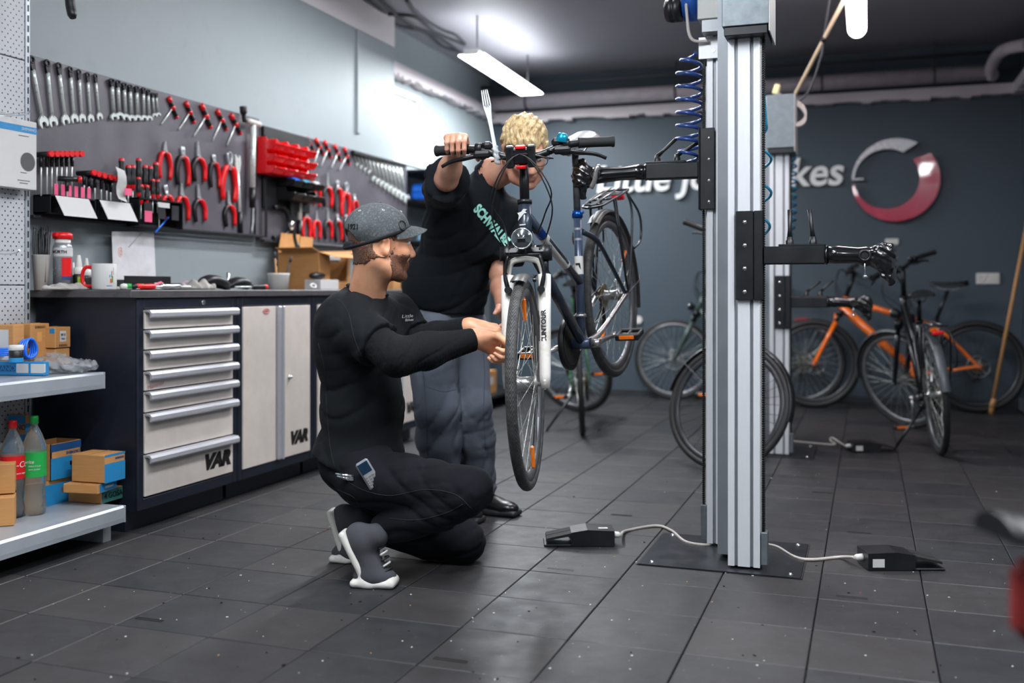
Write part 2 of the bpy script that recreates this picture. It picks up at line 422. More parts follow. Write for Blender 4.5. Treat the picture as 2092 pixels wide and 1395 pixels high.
for x in (-2.9, -1.55, -.35, .5):
    o = bpy.data.objects['heating_pipe']; mb = MB(); mb.torus((x, 8.70, 2.635), (1, 0, 0), .066, .008, 20, 6); mb.bx((x-.01, 8.69, 2.70), (x+.01, 8.71, CEIL)); mb.build('pipe_clamp', M_DCABLE, o)
mb = MB(); mb.tube(bez([(.93, 8.66, 2.60), W(2022, 150, 7.9), W(2034, 118, 7.7), W(2056, 100, 7.45), W(2100, 91, 7.25)], 8), .045, 14)
tag(mb.build('elbow_pipe', M_PINKP), 'bent painted pipe curving off beside the right wall under the ceiling', 'pipe')
mb = MB(); mb.cyl((XF+.02, 8.62, 2.775), (XR-.02, 8.62, 2.775), .014, n=8); tag(mb.build('thin_pipe', M_DCABLE), 'thin dark conduit above the thick painted pipe', 'pipe')
# ------------------------------------------------------------------ floor and its tiles
fl = struct('floor', MB().bx((XF-.2, YF, -.06), (XR+1.6, YB+.1, -.011)), M_GROUT)
TX, TY, x0, y0 = .311, .303, -.144, 2.954
tm = MB().bx((-TX/2+.0016, -TY/2+.0016, -.011), (TX/2-.0016, TY/2-.0016, 0), .0022).mesh('floor_tile', M_TILE)
cells = []
for i in range(-12, 9):
    for j in range(-18, 21):
        cx, cy = x0+(i+.5)*TX, y0+(j+.5)*TY
        if cx < XF-.1 or cy < YF or cy > YB-.02 or (cx > XR and cy > 5.9) or cx > XR+1.1: continue
        d = -cx*SA+cy*CA; l = cx*CA+cy*SA
        vis = d > .6 and abs(l/d) < .56 and FP*H0/d < 860 and not (cx < XL+.4 and cy < 6.6)
        cells.append((not vis, d, cx, cy))
cells.sort(); rest = MB(); n = 0
for nv, d, cx, cy in cells:
    if not nv and n < 296:
        o = link('floor_tile', tm, fl); o.location = (cx, cy, random.uniform(-.0007, .0004)); n += 1
    else: rest.bx((cx-TX/2+.0016, cy-TY/2+.0016, -.011), (cx+TX/2-.0016, cy+TY/2-.0016, 0))
tag(rest.build('floor_tile', M_TILE, fl, recalc=False), kind='stuff')
mb = MB()
for px, py in ((305, 1265), (1145, 1163), (1740, 1220), (1270, 1052), (1755, 1088), (920, 1348), (1385, 1100), (1680, 1006)):
    p = onZ(px, py, 0); 
    for dy in (-.006, .006): mb.bx((p.x-.045, p.y+dy-.0011, -.0006), (p.x+.045, p.y+dy+.0011, .0007))
    for sx in (-1, 1): mb.bx((p.x+sx*.045-.001, p.y-.006, -.0006), (p.x+sx*.045+.001, p.y+.006, .0007))
tag(mb.build('grip_slot', M_INK, fl), kind='stuff')
mb = MB(); rng = random.Random(11); mds = [mat('debris_white', '#d8d5cf', .6), mat('debris_dark', '#101010', .7), M_RED, mat('debris_tan', '#b08a50', .7)]
for k in range(330):
    px, py = rng.uniform(0, 2092), rng.uniform(880, 1390)
    p = onZ(px, py, 0)
    if p.x < -2.6: continue
    mb.m = rng.choices([0, 1, 2, 3], [8, 4, .25, .6])[0]; r = rng.uniform(.0006, .0021)*(1.4 if mb.m == 1 else 1)
    a = rng.uniform(0, pi); mb.box((p.x, p.y, r*.5), (r*rng.uniform(1, 4), r*1.6, r), Matrix.Rotation(a, 3, 'Z'))
tag(mb.build('floor_debris', mds, recalc=False), 'tiny white and dark crumbs scattered over the dark floor tiles', 'debris', kind='stuff')
# ------------------------------------------------------------------ ceiling lamps
def lamp(c, L, rz, label, glow, hang, rounded=False):
    t = thing('tube_lamp', label, 'ceiling lamp', c, rz)
    mb = MB(); mb.bx((-.055, -L/2, .0), (.055, L/2, .035), .01); mb.build('lamp_body', M_LAMPB, t)
    if rounded:
        pr = [(.052*cos(a), .06*sin(a)-.0) for a in np.linspace(pi, 2*pi, 10)]
        mb = MB(); vs = [];
        for y, s in ((-L/2, .86), (-L/2+.03, 1), (L/2-.03, 1), (L/2, .86)): vs.append([(x*s*1.1, y, z*s) for x, z in pr])
        mb.grid(vs); mb.add(vs[0], [range(10)]); mb.add(vs[-1], [range(10)])
    else: w_ = .1 if hang < .31 and L == 1.52 else .062; mb = MB().bx((-w_, -L/2, -.012), (w_, L/2, .001), .006)
    mb.build('diffuser', glow, t)
    for s in (-1, 1): MB().cyl((0, s*L*.42, .03), (0, s*L*.42, hang), .006, n=8).build('hanger', M_DCABLE, t)
    for s in (-1, 1): MB().box((0, s*(L/2+.008), .015), (.11, .02, .045), None, .008).build('end_cap', M_LAMPB, t)
    return t
lamp((-2.652, 7.41, 2.60), 1.52, .035, 'bright tube lamp hanging above the far left corner', M_GLOW, CEIL-2.60)
lamp((-.062, 6.08, 2.60), 1.52, 0, 'rounded white tube lamp cut off by the top edge, right of the posts', M_GLOWP, CEIL-2.60, True)
for i, l in enumerate(LAMPS): lamp((l[0], l[1], l[2]+.02), l[3], 0, ['tube lamp over the tool cabinets, out of the picture above', 'tube lamp over the floor before the crouching man, out of the picture above', 'tube lamp nearest the right hand wall by the front, out of the picture', 'tube lamp near the front wall on the shelving side', 'tube lamp near the front wall in the room centre', 'added unseen tube lamp above the raised bicycle, brightening the ceiling and floor'][i], M_GLOW, CEIL-l[2]-.02)['group'] = 'tube lamps over the front of the workshop'
cabs = [[(723, 0), (775, 27), (808, 30), (850, 36), (888, 65), (948, 92)], [(770, -6), (800, 22), (840, 52), (880, 68), (910, 85), (940, 108)], [(735, -10), (790, 30), (815, 52), (870, 66), (905, 95), (940, 107)], [(830, 0), (850, 28), (900, 60), (930, 72), (950, 90)]]
for k, c in enumerate(cabs):
    mb = MB(); mb.tube(bez([onZ(x, y, CEIL-.012) for x, y in c], 6), .011, 6)
    tag(mb.build('ceiling_cable', M_DCABLE), ['lowest dark cable running over the ceiling to the far left lamp', 'middle dark cable crossing the others on the ceiling by the lamp', 'dark ceiling cable with the widest bend near the white wall band', 'short dark ceiling cable nearest the room centre'][k], 'cable', 'cables on the ceiling')
# ------------------------------------------------------------------ wall sign and sockets
YS = YB-.03
sign = thing('wall_lettering', 'white raised bold lettering spelling a shop name on the slate back wall', 'sign', (-2.283, YS, 1.735))
tmp = text('Little John Bikes', .325, None, M_LETTER, None, 'tmp', .012, 0, .006, 'LEFT'); me = tmp.data
bm = bmesh.new(); bm.from_mesh(me); bmesh.ops.remove_doubles(bm, verts=bm.verts, dist=1e-5); todo = set(bm.verts); isl = []
while todo:
    st = [todo.pop()]; s = set(st)
    while st:
        for e in st.pop().link_edges:
            for q in e.verts:
                if q in todo: todo.discard(q); s.add(q); st.append(q)
    isl.append(s)
rg = sorted([[min(q.co.x for q in s), max(q.co.x for q in s), s] for s in isl], key=lambda r: r[0]); grp = []
for r in rg:
    if grp and r[0] < grp[-1][1]-.4*min(r[1]-r[0], grp[-1][1]-grp[-1][0]): grp[-1][2] |= r[2]; grp[-1][1] = max(grp[-1][1], r[1])
    else: grp.append(r)
X0, X1 = rg[0][0], max(r[1] for r in rg); k = 2.087/(X1-X0); zb = min(q.co.y for q in bm.verts)
for r in grp:
    r[2] = set(r[2]); L = MB(); ix = {q: i for i, q in enumerate(r[2])}
    L.add([((q.co.x-X0)*k+.18*(q.co.y-zb)-.02, -q.co.z, (q.co.y-zb)*1.02) for q in r[2]], [[ix[q] for q in f.verts] for f in bm.faces if f.verts[0] in r[2]])
    L.build('letter', M_LETTER, sign)
bm.free(); bpy.data.objects.remove(tmp)
c = onY(1829, 368, YS); logo = thing('wall_emblem', 'round wall emblem of a grey arc and a thick dark red arc', 'emblem', c)
def cres(a0, a1, n=40):
    o = [(.338*cos(a), .338*sin(a)) for a in np.linspace(a0, a1, n)]; i = [(-.062+.248*cos(a), .012+.25*sin(a)) for a in np.linspace(a1, a0, n)]
    return o+i
def cprism(mb, a0, a1, n=40):
    o = [(.338*cos(a), .338*sin(a)) for a in np.linspace(a0, a1, n)]; i = [(-.066+.25*cos(a), .01+.245*sin(a)) for a in np.linspace(a0, a1, n)]
    vs = [(x, 0, z) for x, z in o]+[(x, 0, z) for x, z in i]+[(x, -.03, z) for x, z in o]+[(x, -.03, z) for x, z in i]; fs = []
    for k in range(n-1):
        fs += [(k, k+1, n+k+1, n+k), (2*n+k, 3*n+k, 3*n+k+1, 2*n+k+1), (k, 2*n+k, 2*n+k+1, k+1), (n+k, n+k+1, 3*n+k+1, 3*n+k)]
    fs += [(0, n, 3*n, 2*n), (n-1, 3*n-1, 4*n-1, 2*n-1)]; mb.add(vs, fs)
mb = MB(); cprism(mb, radians(60), radians(176)); mb.box((-.29, -.015, .015), (.09, .03, .014)); mb.build('grey_arc', mat('emblem_grey', '#a9a9ad', .25, .3), logo)
mb = MB(); cprism(mb, radians(188), radians(398), 60); mb.build('red_arc', mat('emblem_red', '#b5103f', .22, coat=.5), logo)
def socket(px, py, wpx, hpx, n, lab):
    c = onY(px, py, YB); d = c.dot(DV); w_, h_ = wpx*d/FP, hpx*d/FP
    t = thing('wall_socket', lab, 'socket', c); MB().box((0, -.008, 0), (w_, .016, h_), None, .004).build('cover_plate', M_WHITEP, t)
    for i in range(n): MB().cyl(((i-(n-1)/2)*w_/n, -.0165, 0), ((i-(n-1)/2)*w_/n, -.02, 0), min(w_/n, h_)*.33, n=14).build('socket_face', mat('socket_grey', '#cfccc6', .4), t)
socket(2018, 569, 44, 23, 2, 'double white wall socket left of the leaning wooden pole')
socket(1822, 494, 26, 13, 1, 'small white wall plate right above the orange mountain bike'); socket(1297, 571, 17, 18, 1, 'white wall socket behind the rear wheel of the raised bike')
mb = MB(); c = onY(1305, 653, YB); mb.lathe([(0, -.03), (.03, -.026), (.035, 0)], c, (0, -1, 0)); mb.cyl(c, c+V((0, -.022, 0)), .034)
tag(mb.build('round_wall_button', M_WHITEP), 'round white cap on the back wall below a white socket', 'wall cap')
# broom
top, bot = W(2096, 470, 7.55), onZ(2026, 838, .03)
t = thing('wooden_pole', 'long wooden pole leaning against the right wall', 'pole', bot); d = top-bot; d = d*1.12
MB().cyl((0, 0, .02), d, .014, n=10).build('pole_shaft', M_WOOD, t); MB().lathe([(0, -.03), (.018, -.028), (.02, .02)], (0, 0, 0), d.normalized(), 12).build('rubber_end', M_CARD, t); MB().cyl((0, 0, .02), d.normalized()*.09, .022, .017, n=12).build('ferrule', M_WOOD, t)
# ------------------------------------------------------------------ workshop cabinets along the left wall
M_CABB = mat('cabinet_dark_blue', '#1a1f2c', .42, .1, var=.1, bump=.04, bscale=400); M_CREAM = mat('cream_enamel', '#d3cbc3', .42, var=.05, stain=('#6f665c', 26, .66, .8, .55))
M_TOP = mat('worktop_laminate', '#4a4749', .5, var=.2, scale=30, stain=('#8d8888', 18, .62, .8, .4)); M_HAND = mat('brushed_aluminium', '#b9bac0', .36, .35, var=.1, stretch=(60, 2, 60))
ORD = ['first', 'second', 'third', 'fourth', 'fifth', 'sixth', 'seventh', 'eighth', 'ninth', 'tenth', 'eleventh', 'twelfth', 'thirteenth', 'fourteenth']
CX, CT = -2.67, .915
def carcass(name, label, ya, yb):
    t = thing(name, label, 'cabinet', (CX, ya, 0)); w_ = yb-ya; mb = MB()
    mb.bx((-.50, 0, .085), (-.012, w_, CT-.001)); mb.build('carcass', M_CABB, t)
    mb = MB(); mb.bx((-.014, 0, .085), (.0, .035, CT-.001), .004); mb.bx((-.014, w_-.035, .085), (0, w_, CT-.001), .004); mb.bx((-.014, .035, .872), (0, w_-.035, CT-.001), .003); mb.bx((-.014, .035, .085), (0, w_-.035, .13), .003)
    mb.build('front_frame', M_CABB, t)
    MB().bx((-.47, .01, .0), (-.07, w_-.01, .084)).build('plinth', M_CABB, t)
    return t, w_
t, w_ = carcass('drawer_cabinet', 'dark blue tool cabinet with seven cream drawers and silver bar handles', 3.245, 3.903)
zs = [.868, .788, .708, .626, .547, .462, .300, .132]
MB().cyl((0, .62*w_, .893), (.006, .62*w_, .893), .011, n=16).build('lock', M_CHROME, t)
for i in range(7):
    d = link('drawer', None, t); a, b = zs[i], zs[i+1]
    MB().bx((-.012, .037, b+.004), (.003, w_-.037, a-.002), .002).build('drawer_front', M_CREAM, d)
    mb = MB(); mb.prism([(0, 0), (.026, -.002), (.034, -.012), (.034, -.027), (.028, -.033), (.024, -.030), (.026, -.014), (.018, -.009), (0, -.009)], (.003, .034, a), (1, 0, 0), (0, 0, 1), (0, w_-.068, 0)); mb.build('drawer_handle', M_HAND, d)
    if i == 6: text('VAR', .082, frame((.0035, .50, .205), (0, 1, 0), (1, 0, 0)), M_INK, d, 'lettering', .0004, .3, .007, sx=1.2)
    if i == 3: text('Hämmer', .026, frame((.0035, .10, .568), (0, 1, .12), (1, 0, 0)), mat('red_pen', '#b5303a', .6), d, 'lettering', .0002, .1, -.0004, sx=1.1)
def door_cab(name, label, ya, yb, var=True):
    t, w_ = carcass(name, label, ya, yb); m = w_/2-.02
    d = link('cabinet_door', None, t); MB().bx((-.012, .037, .132), (.004, m-.004, .868), .002).build('door_panel', M_CREAM, d)
    e = link('cabinet_door', None, t); MB().bx((-.012, m+.046, .132), (.004, w_-.037, .868), .002).build('door_panel', M_CREAM, e)
    mb = MB(); mb.bx((-.012, m+.004, .132), (.016, m+.04, .868), .004); mb.bx((.010, m+.03, .132), (.026, m+.042, .868), .003); mb.build('door_handle', M_HAND, e)
    mb = MB(); mb.cyl((.004, m+.11, .52), (.012, m+.11, .52), .011, n=14); mb.ball((.016, m+.11, .52), .008); mb.build('lock_knob', M_CHROME, e)
    text('VAR', .078, frame((.005, w_-.15, .215), (0, 1, 0), (1, 0, 0)), M_INK, e, 'lettering', .0004, .3, .007, sx=1.1)
    return t, d
t, d = door_cab('door_cabinet', 'dark blue cabinet with two cream doors, right of the drawers', 3.908, 4.566)
mb = MB(); mb.tube([V((.006, .22+.022*cos(a)*1.3, .845+.012*sin(a))) for a in np.linspace(0, 2*pi, 7)[:-1]], .0014, 5, closed=True); mb.bx((.005, .205, .842), (.0062, .235, .848)); mb.build('red_sticker', mat('sticker_red', '#c63a48', .5), d)
t, d = door_cab('door_cabinet', 'dark blue cabinet with cream doors behind the kneeling man', 4.571, 5.229)
t, d = door_cab('door_cabinet', 'cream doored cabinet between the two men, with a small sticker', 5.234, 5.892)
MB().bx((.0045, .40, .50), (.0055, .47, .56)).build('sticker', M_WHITEP, d); MB().bx((.0056, .41, .52), (.0062, .46, .555)).build('sticker_print', M_RED, d)
o = MB().bx((XL+.004, 3.19, CT), (CX+.012, 5.90, .945), .003).build('worktop', M_TOP); tag(o, 'long dark grey worktop lying across the row of cabinets', 'worktop')
ZT = .9455
# ------------------------------------------------------------------ perforated shelving at the left edge
def m_perf():
    t = NT('perforated_white_metal'); sp = t.new('ShaderNodeSeparateXYZ'); t.link(t.obj(), sp.inputs[0]); y, z = sp.outputs[1], sp.outputs[2]
    row = t.math('FLOOR', t.math('DIVIDE', z, .0165)); yy = t.math('ADD', t.math('DIVIDE', y, .027), t.math('MULTIPLY', t.math('MODULO', row, 2.0), .5))
    u = t.math('MULTIPLY', t.math('SUBTRACT', t.math('FRACT', yy), .5), .027); v = t.math('MULTIPLY', t.math('SUBTRACT', t.math('FRACT', t.math('DIVIDE', z, .0165)), .5), .0165)
    r = t.math('SQRT', t.math('ADD', t.math('MULTIPLY', u, u), t.math('MULTIPLY', v, v))); h = t.ramp(r, .0034, .0029)
    o = t.mix(h, lin('#b3b6bb'), lin('#16181b')); t.link(o, t.b.inputs['Base Color']); t.b.inputs['Roughness'].default_value = .4
    t.bump(t.math('SUBTRACT', 1, h), .5, .002); return t.m
GX, GE = -3.09, 3.118
M_SHELF = mat('shelf_grey', '#a7adb4', .35, .3, var=.06); MPF = m_perf()
g = thing('metal_shelving', 'white perforated metal shelving at the left edge beside the cabinets', 'shelving', (GX, GE, 0))
for a, b in ((.10, .56), (.62, .962), (.966, 1.40), (1.404, 1.835), (1.839, 2.28)): MB().bx((-.02, -.95, a), (0, -.012, b), .002).build('perforated_panel', MPF, g)
mb = MB(); mb.bx((-.05, -.010, 0), (.004, .012, 2.3), .003); mb.build('upright', M_SHELF, g)
mb = MB()
for k in range(56): mb.bx((.0035, -.003, .03+k*.04), (.0046, .004, .055+k*.04))
tag(mb.build('upright_slot', M_INK, g, recalc=False), kind='stuff')
for z, x1, h in ((.60, .335, .035), (.10, .43, .035)):
    s = link('shelf_board', None, g); MB().bx((0, -.95, z+.008), (x1, .02, z+h-.002)).build('board', M_SHELF, s)
    mb = MB(); mb.prism([(0, 0), (.018, .004), (.02, .02), (.02, .058), (.012, .066), (0, .066)], (x1-.002, -.95, z-.032), (1, 0, 0), (0, 0, 1), (0, .97, 0)); mb.build('price_rail', M_SHELF, s)
    mb = MB(); mb.bx((x1-.01, .019, z-.03), (x1+.02, .024, z+.034), .002); mb.build('rail_end', M_SHELF, s)
mb = MB(); mb.bx((.36, -.03, 0), (.39, .012, .10)); mb.bx((0, -.03, 0), (.36, -.01, .06)); mb.build('base_foot', M_SHELF, g)
ZA, ZB = .6335, .1335
# hooks and hanging carton
p = onX(34, 330, -3.035)
hb = thing('hanging_carton', 'flat white carton with a blue stripe hanging on the perforated panel', 'box', (-3.075, 3.06, 1.33))
MB().bx((0, -.42, 0), (.045, .045, .262), .002).build('carton', M_PAPER, hb)
MB().bx((.0452, -.42, .215), (.0458, .045, .240)).build('blue_stripe', M_BLUE, hb)
text('SHIMANO', .016, frame((.0462, .005, .228), (0, 1, 0), (1, 0, 0)), M_PAPER, hb, 'lettering', .0002)
mb = MB(); mb.cyl((.0452, -.0, .105), (.0459, -.0, .105), .033, n=36); 
for k in range(36): a = 2*pi*k/36; mb.box((.0456, -.0+.034*cos(a), .105+.034*sin(a)), (.0007, .004, .004))
mb.build('printed_chainring', mat('print_grey', '#4a4a4c', .6), hb)
for k, (w_, z) in enumerate(((.05, .2), (.03, .06), (.06, .03), (.04, .02))): MB().bx((.0452, -.02-w_/2, z), (.0456, -.02+w_/2, z+.003)).build('printed_line', mat('print_grey', '#4a4a4c', .6), hb)
for (a, b, z), lab in (((2.98, 3.02, 1.60), 'chrome wire hook above the hanging white carton'), ((2.93, 3.13, 1.08), 'chrome wire hook below the hanging white carton')):
    mb = MB(); mb.tube(bez([(GX, a, z), (GX+.12, a, z), (GX+.15, a, z+.012)], 5), .003, 6); mb.tube([(GX, a+.02, z+.01), (GX+.10, a+.02, z+.012)], .002, 6); mb.bx((GX, a-.01, z-.012), (GX+.003, a+.03, z+.02)); tag(mb.build('wire_hook', M_CHROME), lab, 'hook')
t = thing('pump_handle', 'black handle hanging down at the top left edge', 'tool', W(147, 0, 3.9)); mb = MB(); mb.tube(bez([(0, 0, .2), (.0, 0, .1), (-.01, 0, 0), (.005, 0, -.07)], 5), [.012]*10+[.018]*5+[.012], 10); mb.build('grip', M_BLACKP, t); MB().cyl((0, 0, .2), (0, 0, .9), .008).build('rod', M_CHROME, t)
# ------------------------------------------------------------------ cartons
def carton(name, label, px, py, z, wl_, wr, h, th=90, bands=(), texts=(), m=None, open_=False, group=None):
    """near lower corner at picture point; right face runs along th, left face along th+90"""
    c = onZ(px, py, z) if not isinstance(py, tuple) else onX(px, 700, py[1]); c.z = z; r = V((cos(radians(th)), sin(radians(th)), 0)); l = V((-r.y, r.x, 0)); m = m or M_CARD
    t = thing(name, label, 'box', c, 0, group)
    if not open_:
        mb = MB(); mb.box(r*wr/2+l*wl_/2+V((0, 0, h/2)), (wr, wl_, h-.002), Matrix.Rotation(radians(th), 3, 'Z'), .002); mb.build('carton', m, t)
        R = Matrix.Rotation(radians(th), 3, 'Z'); MB().box(r*wr/2+l*(wl_/2-.003)+V((0, 0, h+.0002)), (wr*.98, .003, .0012), R).build('lid_seam', M_CARD2, t)
    else:
        R = Matrix.Rotation(radians(th), 3, 'Z'); k = .004
        for s, (o_, sz) in enumerate(((l*k/2+r*wr/2, (wr, k)), (l*(wl_-k/2)+r*wr/2, (wr, k)), (r*k/2+l*wl_/2, (k, wl_)), (r*(wr-k/2)+l*wl_/2, (k, wl_)))): MB().box(o_+V((0, 0, h/2)), (*sz, h), R).build('carton_side', m, t)
        MB().box(r*wr/2+l*wl_/2+V((0, 0, k/2)), (wr-k, wl_-k, k), R).build('carton_base', M_CARD2, t)
        for o_, ax, n_, L, q in open_: # flaps: origin frac, along, tilt
            a = r*o_[0]*wr+l*o_[1]*wl_+V((0, 0, h)); u = (r*ax[0]*wr+l*ax[1]*wl_); d = (r*n_[0]+l*n_[1]).normalized()*cos(q)*L+V((0, 0, sin(q)*L))
            nn = u.cross(d).normalized()*.002; MB().add([a, a+u, a+u+d, a+d, a+nn, a+u+nn, a+u+d+nn, a+d+nn], [(0, 1, 2, 3), (7, 6, 5, 4), (0, 4, 5, 1), (1, 5, 6, 2), (2, 6, 7, 3), (3, 7, 4, 0)]).build('flap', m, t)
    for f, u0, u1, v0, v1, bm_ in bands:
        ux, n_, L = (r, -l, wr) if f == 'R' else (l, -r, wl_)
        a = ux*u0*L+V((0, 0, v0*h)); b = ux*u1*L+V((0, 0, v1*h)); q = n_*.0006
        # printed patch, a thin sheet of ink on the face
        e = [a, V((b.x, b.y, a.z)), b, V((a.x, a.y, b.z))]; MB().add([p+q for p in e]+[p for p in e], [(0, 1, 2, 3), (7, 6, 5, 4), (0, 4, 5, 1), (1, 5, 6, 2), (2, 6, 7, 3), (3, 7, 4, 0)]).build('printed_patch', bm_, t)
    for f, u, v, s, size, bm_ in texts:
        ux, n_, L = (r, -l, wr) if f == 'R' else (-l, -r, wl_)
        o_ = (ux*u*L if f == 'R' else -ux*u*L)+V((0, 0, v*h))+n_*.0012
        text(s, size, frame(o_, ux, n_), bm_, t, 'lettering', .0002, 0, .0004)
    return t
B, Wp, K_ = M_BLUE, M_PAPER, M_INK
KB = mat('print_brown', '#6a4a2a', .7); TE = mat('teal_print', '#2d6b66', .6); NAVY = mat('navy_print', '#15497c', .6)
# top shelf
carton('small_carton', 'low plain carton under the carton with a white barcode label', 113, ('X', -2.95), ZA, .11, .085, .086, 96)
carton('small_carton', 'brown carton with a white barcode label on top of another carton', 113, ('X', -2.945), ZA+.0875, .125, .09, .082, 96, [('L', .03, .2, .70, .93, B), ('R', .3, .7, .3, .8, Wp)], [('R', .5, .12, 'SHIMANO', .011, KB), ('R', .5, .62, '3B 21', .012, K_), ('R', .5, .42, '774-1', .010, K_)])
carton('small_carton', 'brown carton with a diamond print behind the black jar', 62, ('X', -2.985), ZA, .09, .10, .185, 93, [('R', .35, .6, .62, .82, mat('tan_print', '#d99a55', .7))], [('R', .5, .92, 'SHIMANO', .012, KB)])
carton('small_carton', 'brown carton with a grey label cut off by the left edge of the picture', 27, ('X', -2.96), ZA, .1, .06, .185, 97, [('L', .2, .6, .3, .9, Wp)])
carton('parts_tray', 'low blue parts box with two white labels on the metal shelf', 90, ('X', -2.82), ZA, .24, .03, .052, 100, [('R', -0.0, .28, .25, .85, Wp), ('L', .0, .22, .2, .85, Wp), ('L', .26, .46, .2, .85, Wp), ('L', .48, .95, .3, .7, NAVY)], [('L', .72, .5, 'SHIMANO', .026, B)], m=B)
c = onX(33, 720, -2.86); c.z = ZA+.054
t = thing('grease_jar', 'small black jar with a white lid on the blue parts box', 'jar', c); MB().lathe([(0, 0), (.022, 0), (.024, .004), (.024, .042), (.02, .046)], n=20).build('jar_body', M_BLACKP, t); MB().lathe([(.0235, .044), (.0255, .045), (.0255, .06), (.022, .063), (0, .063)], n=20).build('lid', M_WHITEP, t); MB().lathe([(.0243, .002), (.0243, .018)], n=20).build('label_band', M_BLUE, t)
for k, (px, py, r, lab) in enumerate(((15, 718, .045, 'coil of blue hose lying flat at the left edge of the upper shelf'), (58, 716, .035, 'coil of blue hose propped upright beside the black jar'))):
    c = W(px, py, 3.7+.06*k); mb = MB(); c.z = max(c.z, ZA+.054+(.02 if k == 0 else r+.006))
    pts = []
    for i in range(110):
        a = i*2*pi*4.3/110; rr = r+.003*sin(i*.7); z = .0065*(i/25)-.015
        q = V((cos(a)*rr, sin(a)*rr, z)) if k == 0 else V((z*1.3, cos(a)*rr*.7, sin(a)*rr))
        pts.append(c+q)
    mb.tube(pts, .0045, 7); tag(mb.build('blue_hose', M_BLUEH), lab, 'hose')
def m_clear(name, col, rough=.15, alpha=.35):
    t = NT(name); t.b.inputs['Base Color'].default_value = (*lin(col), 1); t.b.inputs['Roughness'].default_value = rough; t.b.inputs['Alpha'].default_value = alpha; t.bump(t.noise(30, 3), .4, .004); return t.m
M_BAG = m_clear('clear_plastic_film', '#b9bcc0', .18, .45)
s = SDF((-.16, -.14, -.01), (.16, .16, .09), .006)
s.ell((-.03, 0, .03), (.10, .09, .03), k=.01).ell((.05, .03, .022), (.08, .10, .024), k=.02).ell((-.06, .06, .04), (.05, .05, .03), k=.02); P = s.pts(); s.F += .006*np.sin(P[..., 0]*90+P[..., 1]*60)*np.sin(P[..., 1]*110+2)+.004*np.sin(P[..., 2]*200+P[..., 0]*140); s.F = np.maximum(s.F, -P[..., 2])
c = onZ(142, 762, ZA); c.z = ZA+.001; bag = thing('parts_bag', 'crumpled clear plastic bag with grey parts on the upper shelf', 'bag', c+V((-.06, .0, 0))); sdf_obj('bag_film', [s.polys()], M_BAG, bag, 1)
mb = MB()
for k in range(9): a = random.uniform(0, 6); mb.box((random.uniform(-.07, .07), random.uniform(-.06, .08), random.uniform(.012, .035)), (.04, .012, .008), Matrix.Rotation(a, 3, 'Z'))
mb.torus((.02, .02, .02), (0, .2, 1), .05, .006, 24, 6); mb.build('bagged_parts', mat('grey_part', '#6d7074', .4, .6), bag)
# lower shelf
carton('shoe_carton', 'open blue and tan carton with flaps up, standing on a blue carton', 104, 982, .155+.075, .12, .155, .135, 90, [('R', .0, 1, .78, .99, NAVY), ('R', 0, 1, .0, .6, B), ('R', .62, .8, .32, .44, M_CARD), ('R', .66, .84, .2, .3, M_CARD)], [('R', .72, .69, 'SHIMANO', .016, NAVY)], open_=[((0, 0), (1, 0), (0, -1), .0, 0)])
carton('blue_carton', 'blue carton with a diamond print underneath the open carton', 92, 1036, ZB, .12, .14, .096, 92, [('R', 0, 1, 0, .82, B), ('R', .6, .85, .4, .62, M_CARD)])
carton('flat_carton', 'flat green carton with handwriting at the end of the lower shelf', 208, 1030, ZB, .155, .13, .05, 92, [('R', 0, 1, .05, .95, TE)], [('R', .5, .5, '4 GOSA', .03, K_)])
carton('flat_carton', 'flat brown and blue carton on the green carton', 200, 1010, ZB+.0512, .145, .12, .036, 98, [('R', .1, 1, .1, .95, B)], [('R', .6, .5, 'SHIMANO', .012, Wp)])
carton('half_carton', 'tan carton with a blue end face on top of two flat cartons', 214, 988, ZB+.089, .15, .115, .105, 92, [('R', .0, 1, .0, .68, B), ('R', .0, 1, .92, 1., B)], [('R', .72, .82, 'SHIMANO', .011, NAVY)])
carton('blue_carton', 'blue carton with tan top band behind the bottle with red cap', 52, ('X', -2.99), ZB, .08, .02, .343, 92, [('L', 0, 1, .02, .78, B), ('R', 0, 1, .0, .9, B), ('L', 0, 1, .9, .99, B)], [('L', .5, .86, 'MANO', .028, NAVY)])
carton('plain_carton', 'plain brown carton at the left edge of the lower shelf, lowest one', 29, 1074, ZB, .16, .09, .10, 131); carton('plain_carton', 'plain brown carton stacked on another at the left edge of the lower shelf', 30, 1008, ZB+.102, .16, .09, .105, 131)
def m_bottle(name, col, tr=.9):
    t = NT(name); t.b.inputs['Base Color'].default_value = (*lin(col), 1); t.b.inputs['Roughness'].default_value = .06; t.b.inputs['Transmission Weight'].default_value = tr; t.b.inputs['IOR'].default_value = 1.2; return t.m
M_PET = m_bottle('clear_bottle_plastic', '#eef4f2'); M_COLA = m_bottle('dark_cola', '#1c0a06', .0)
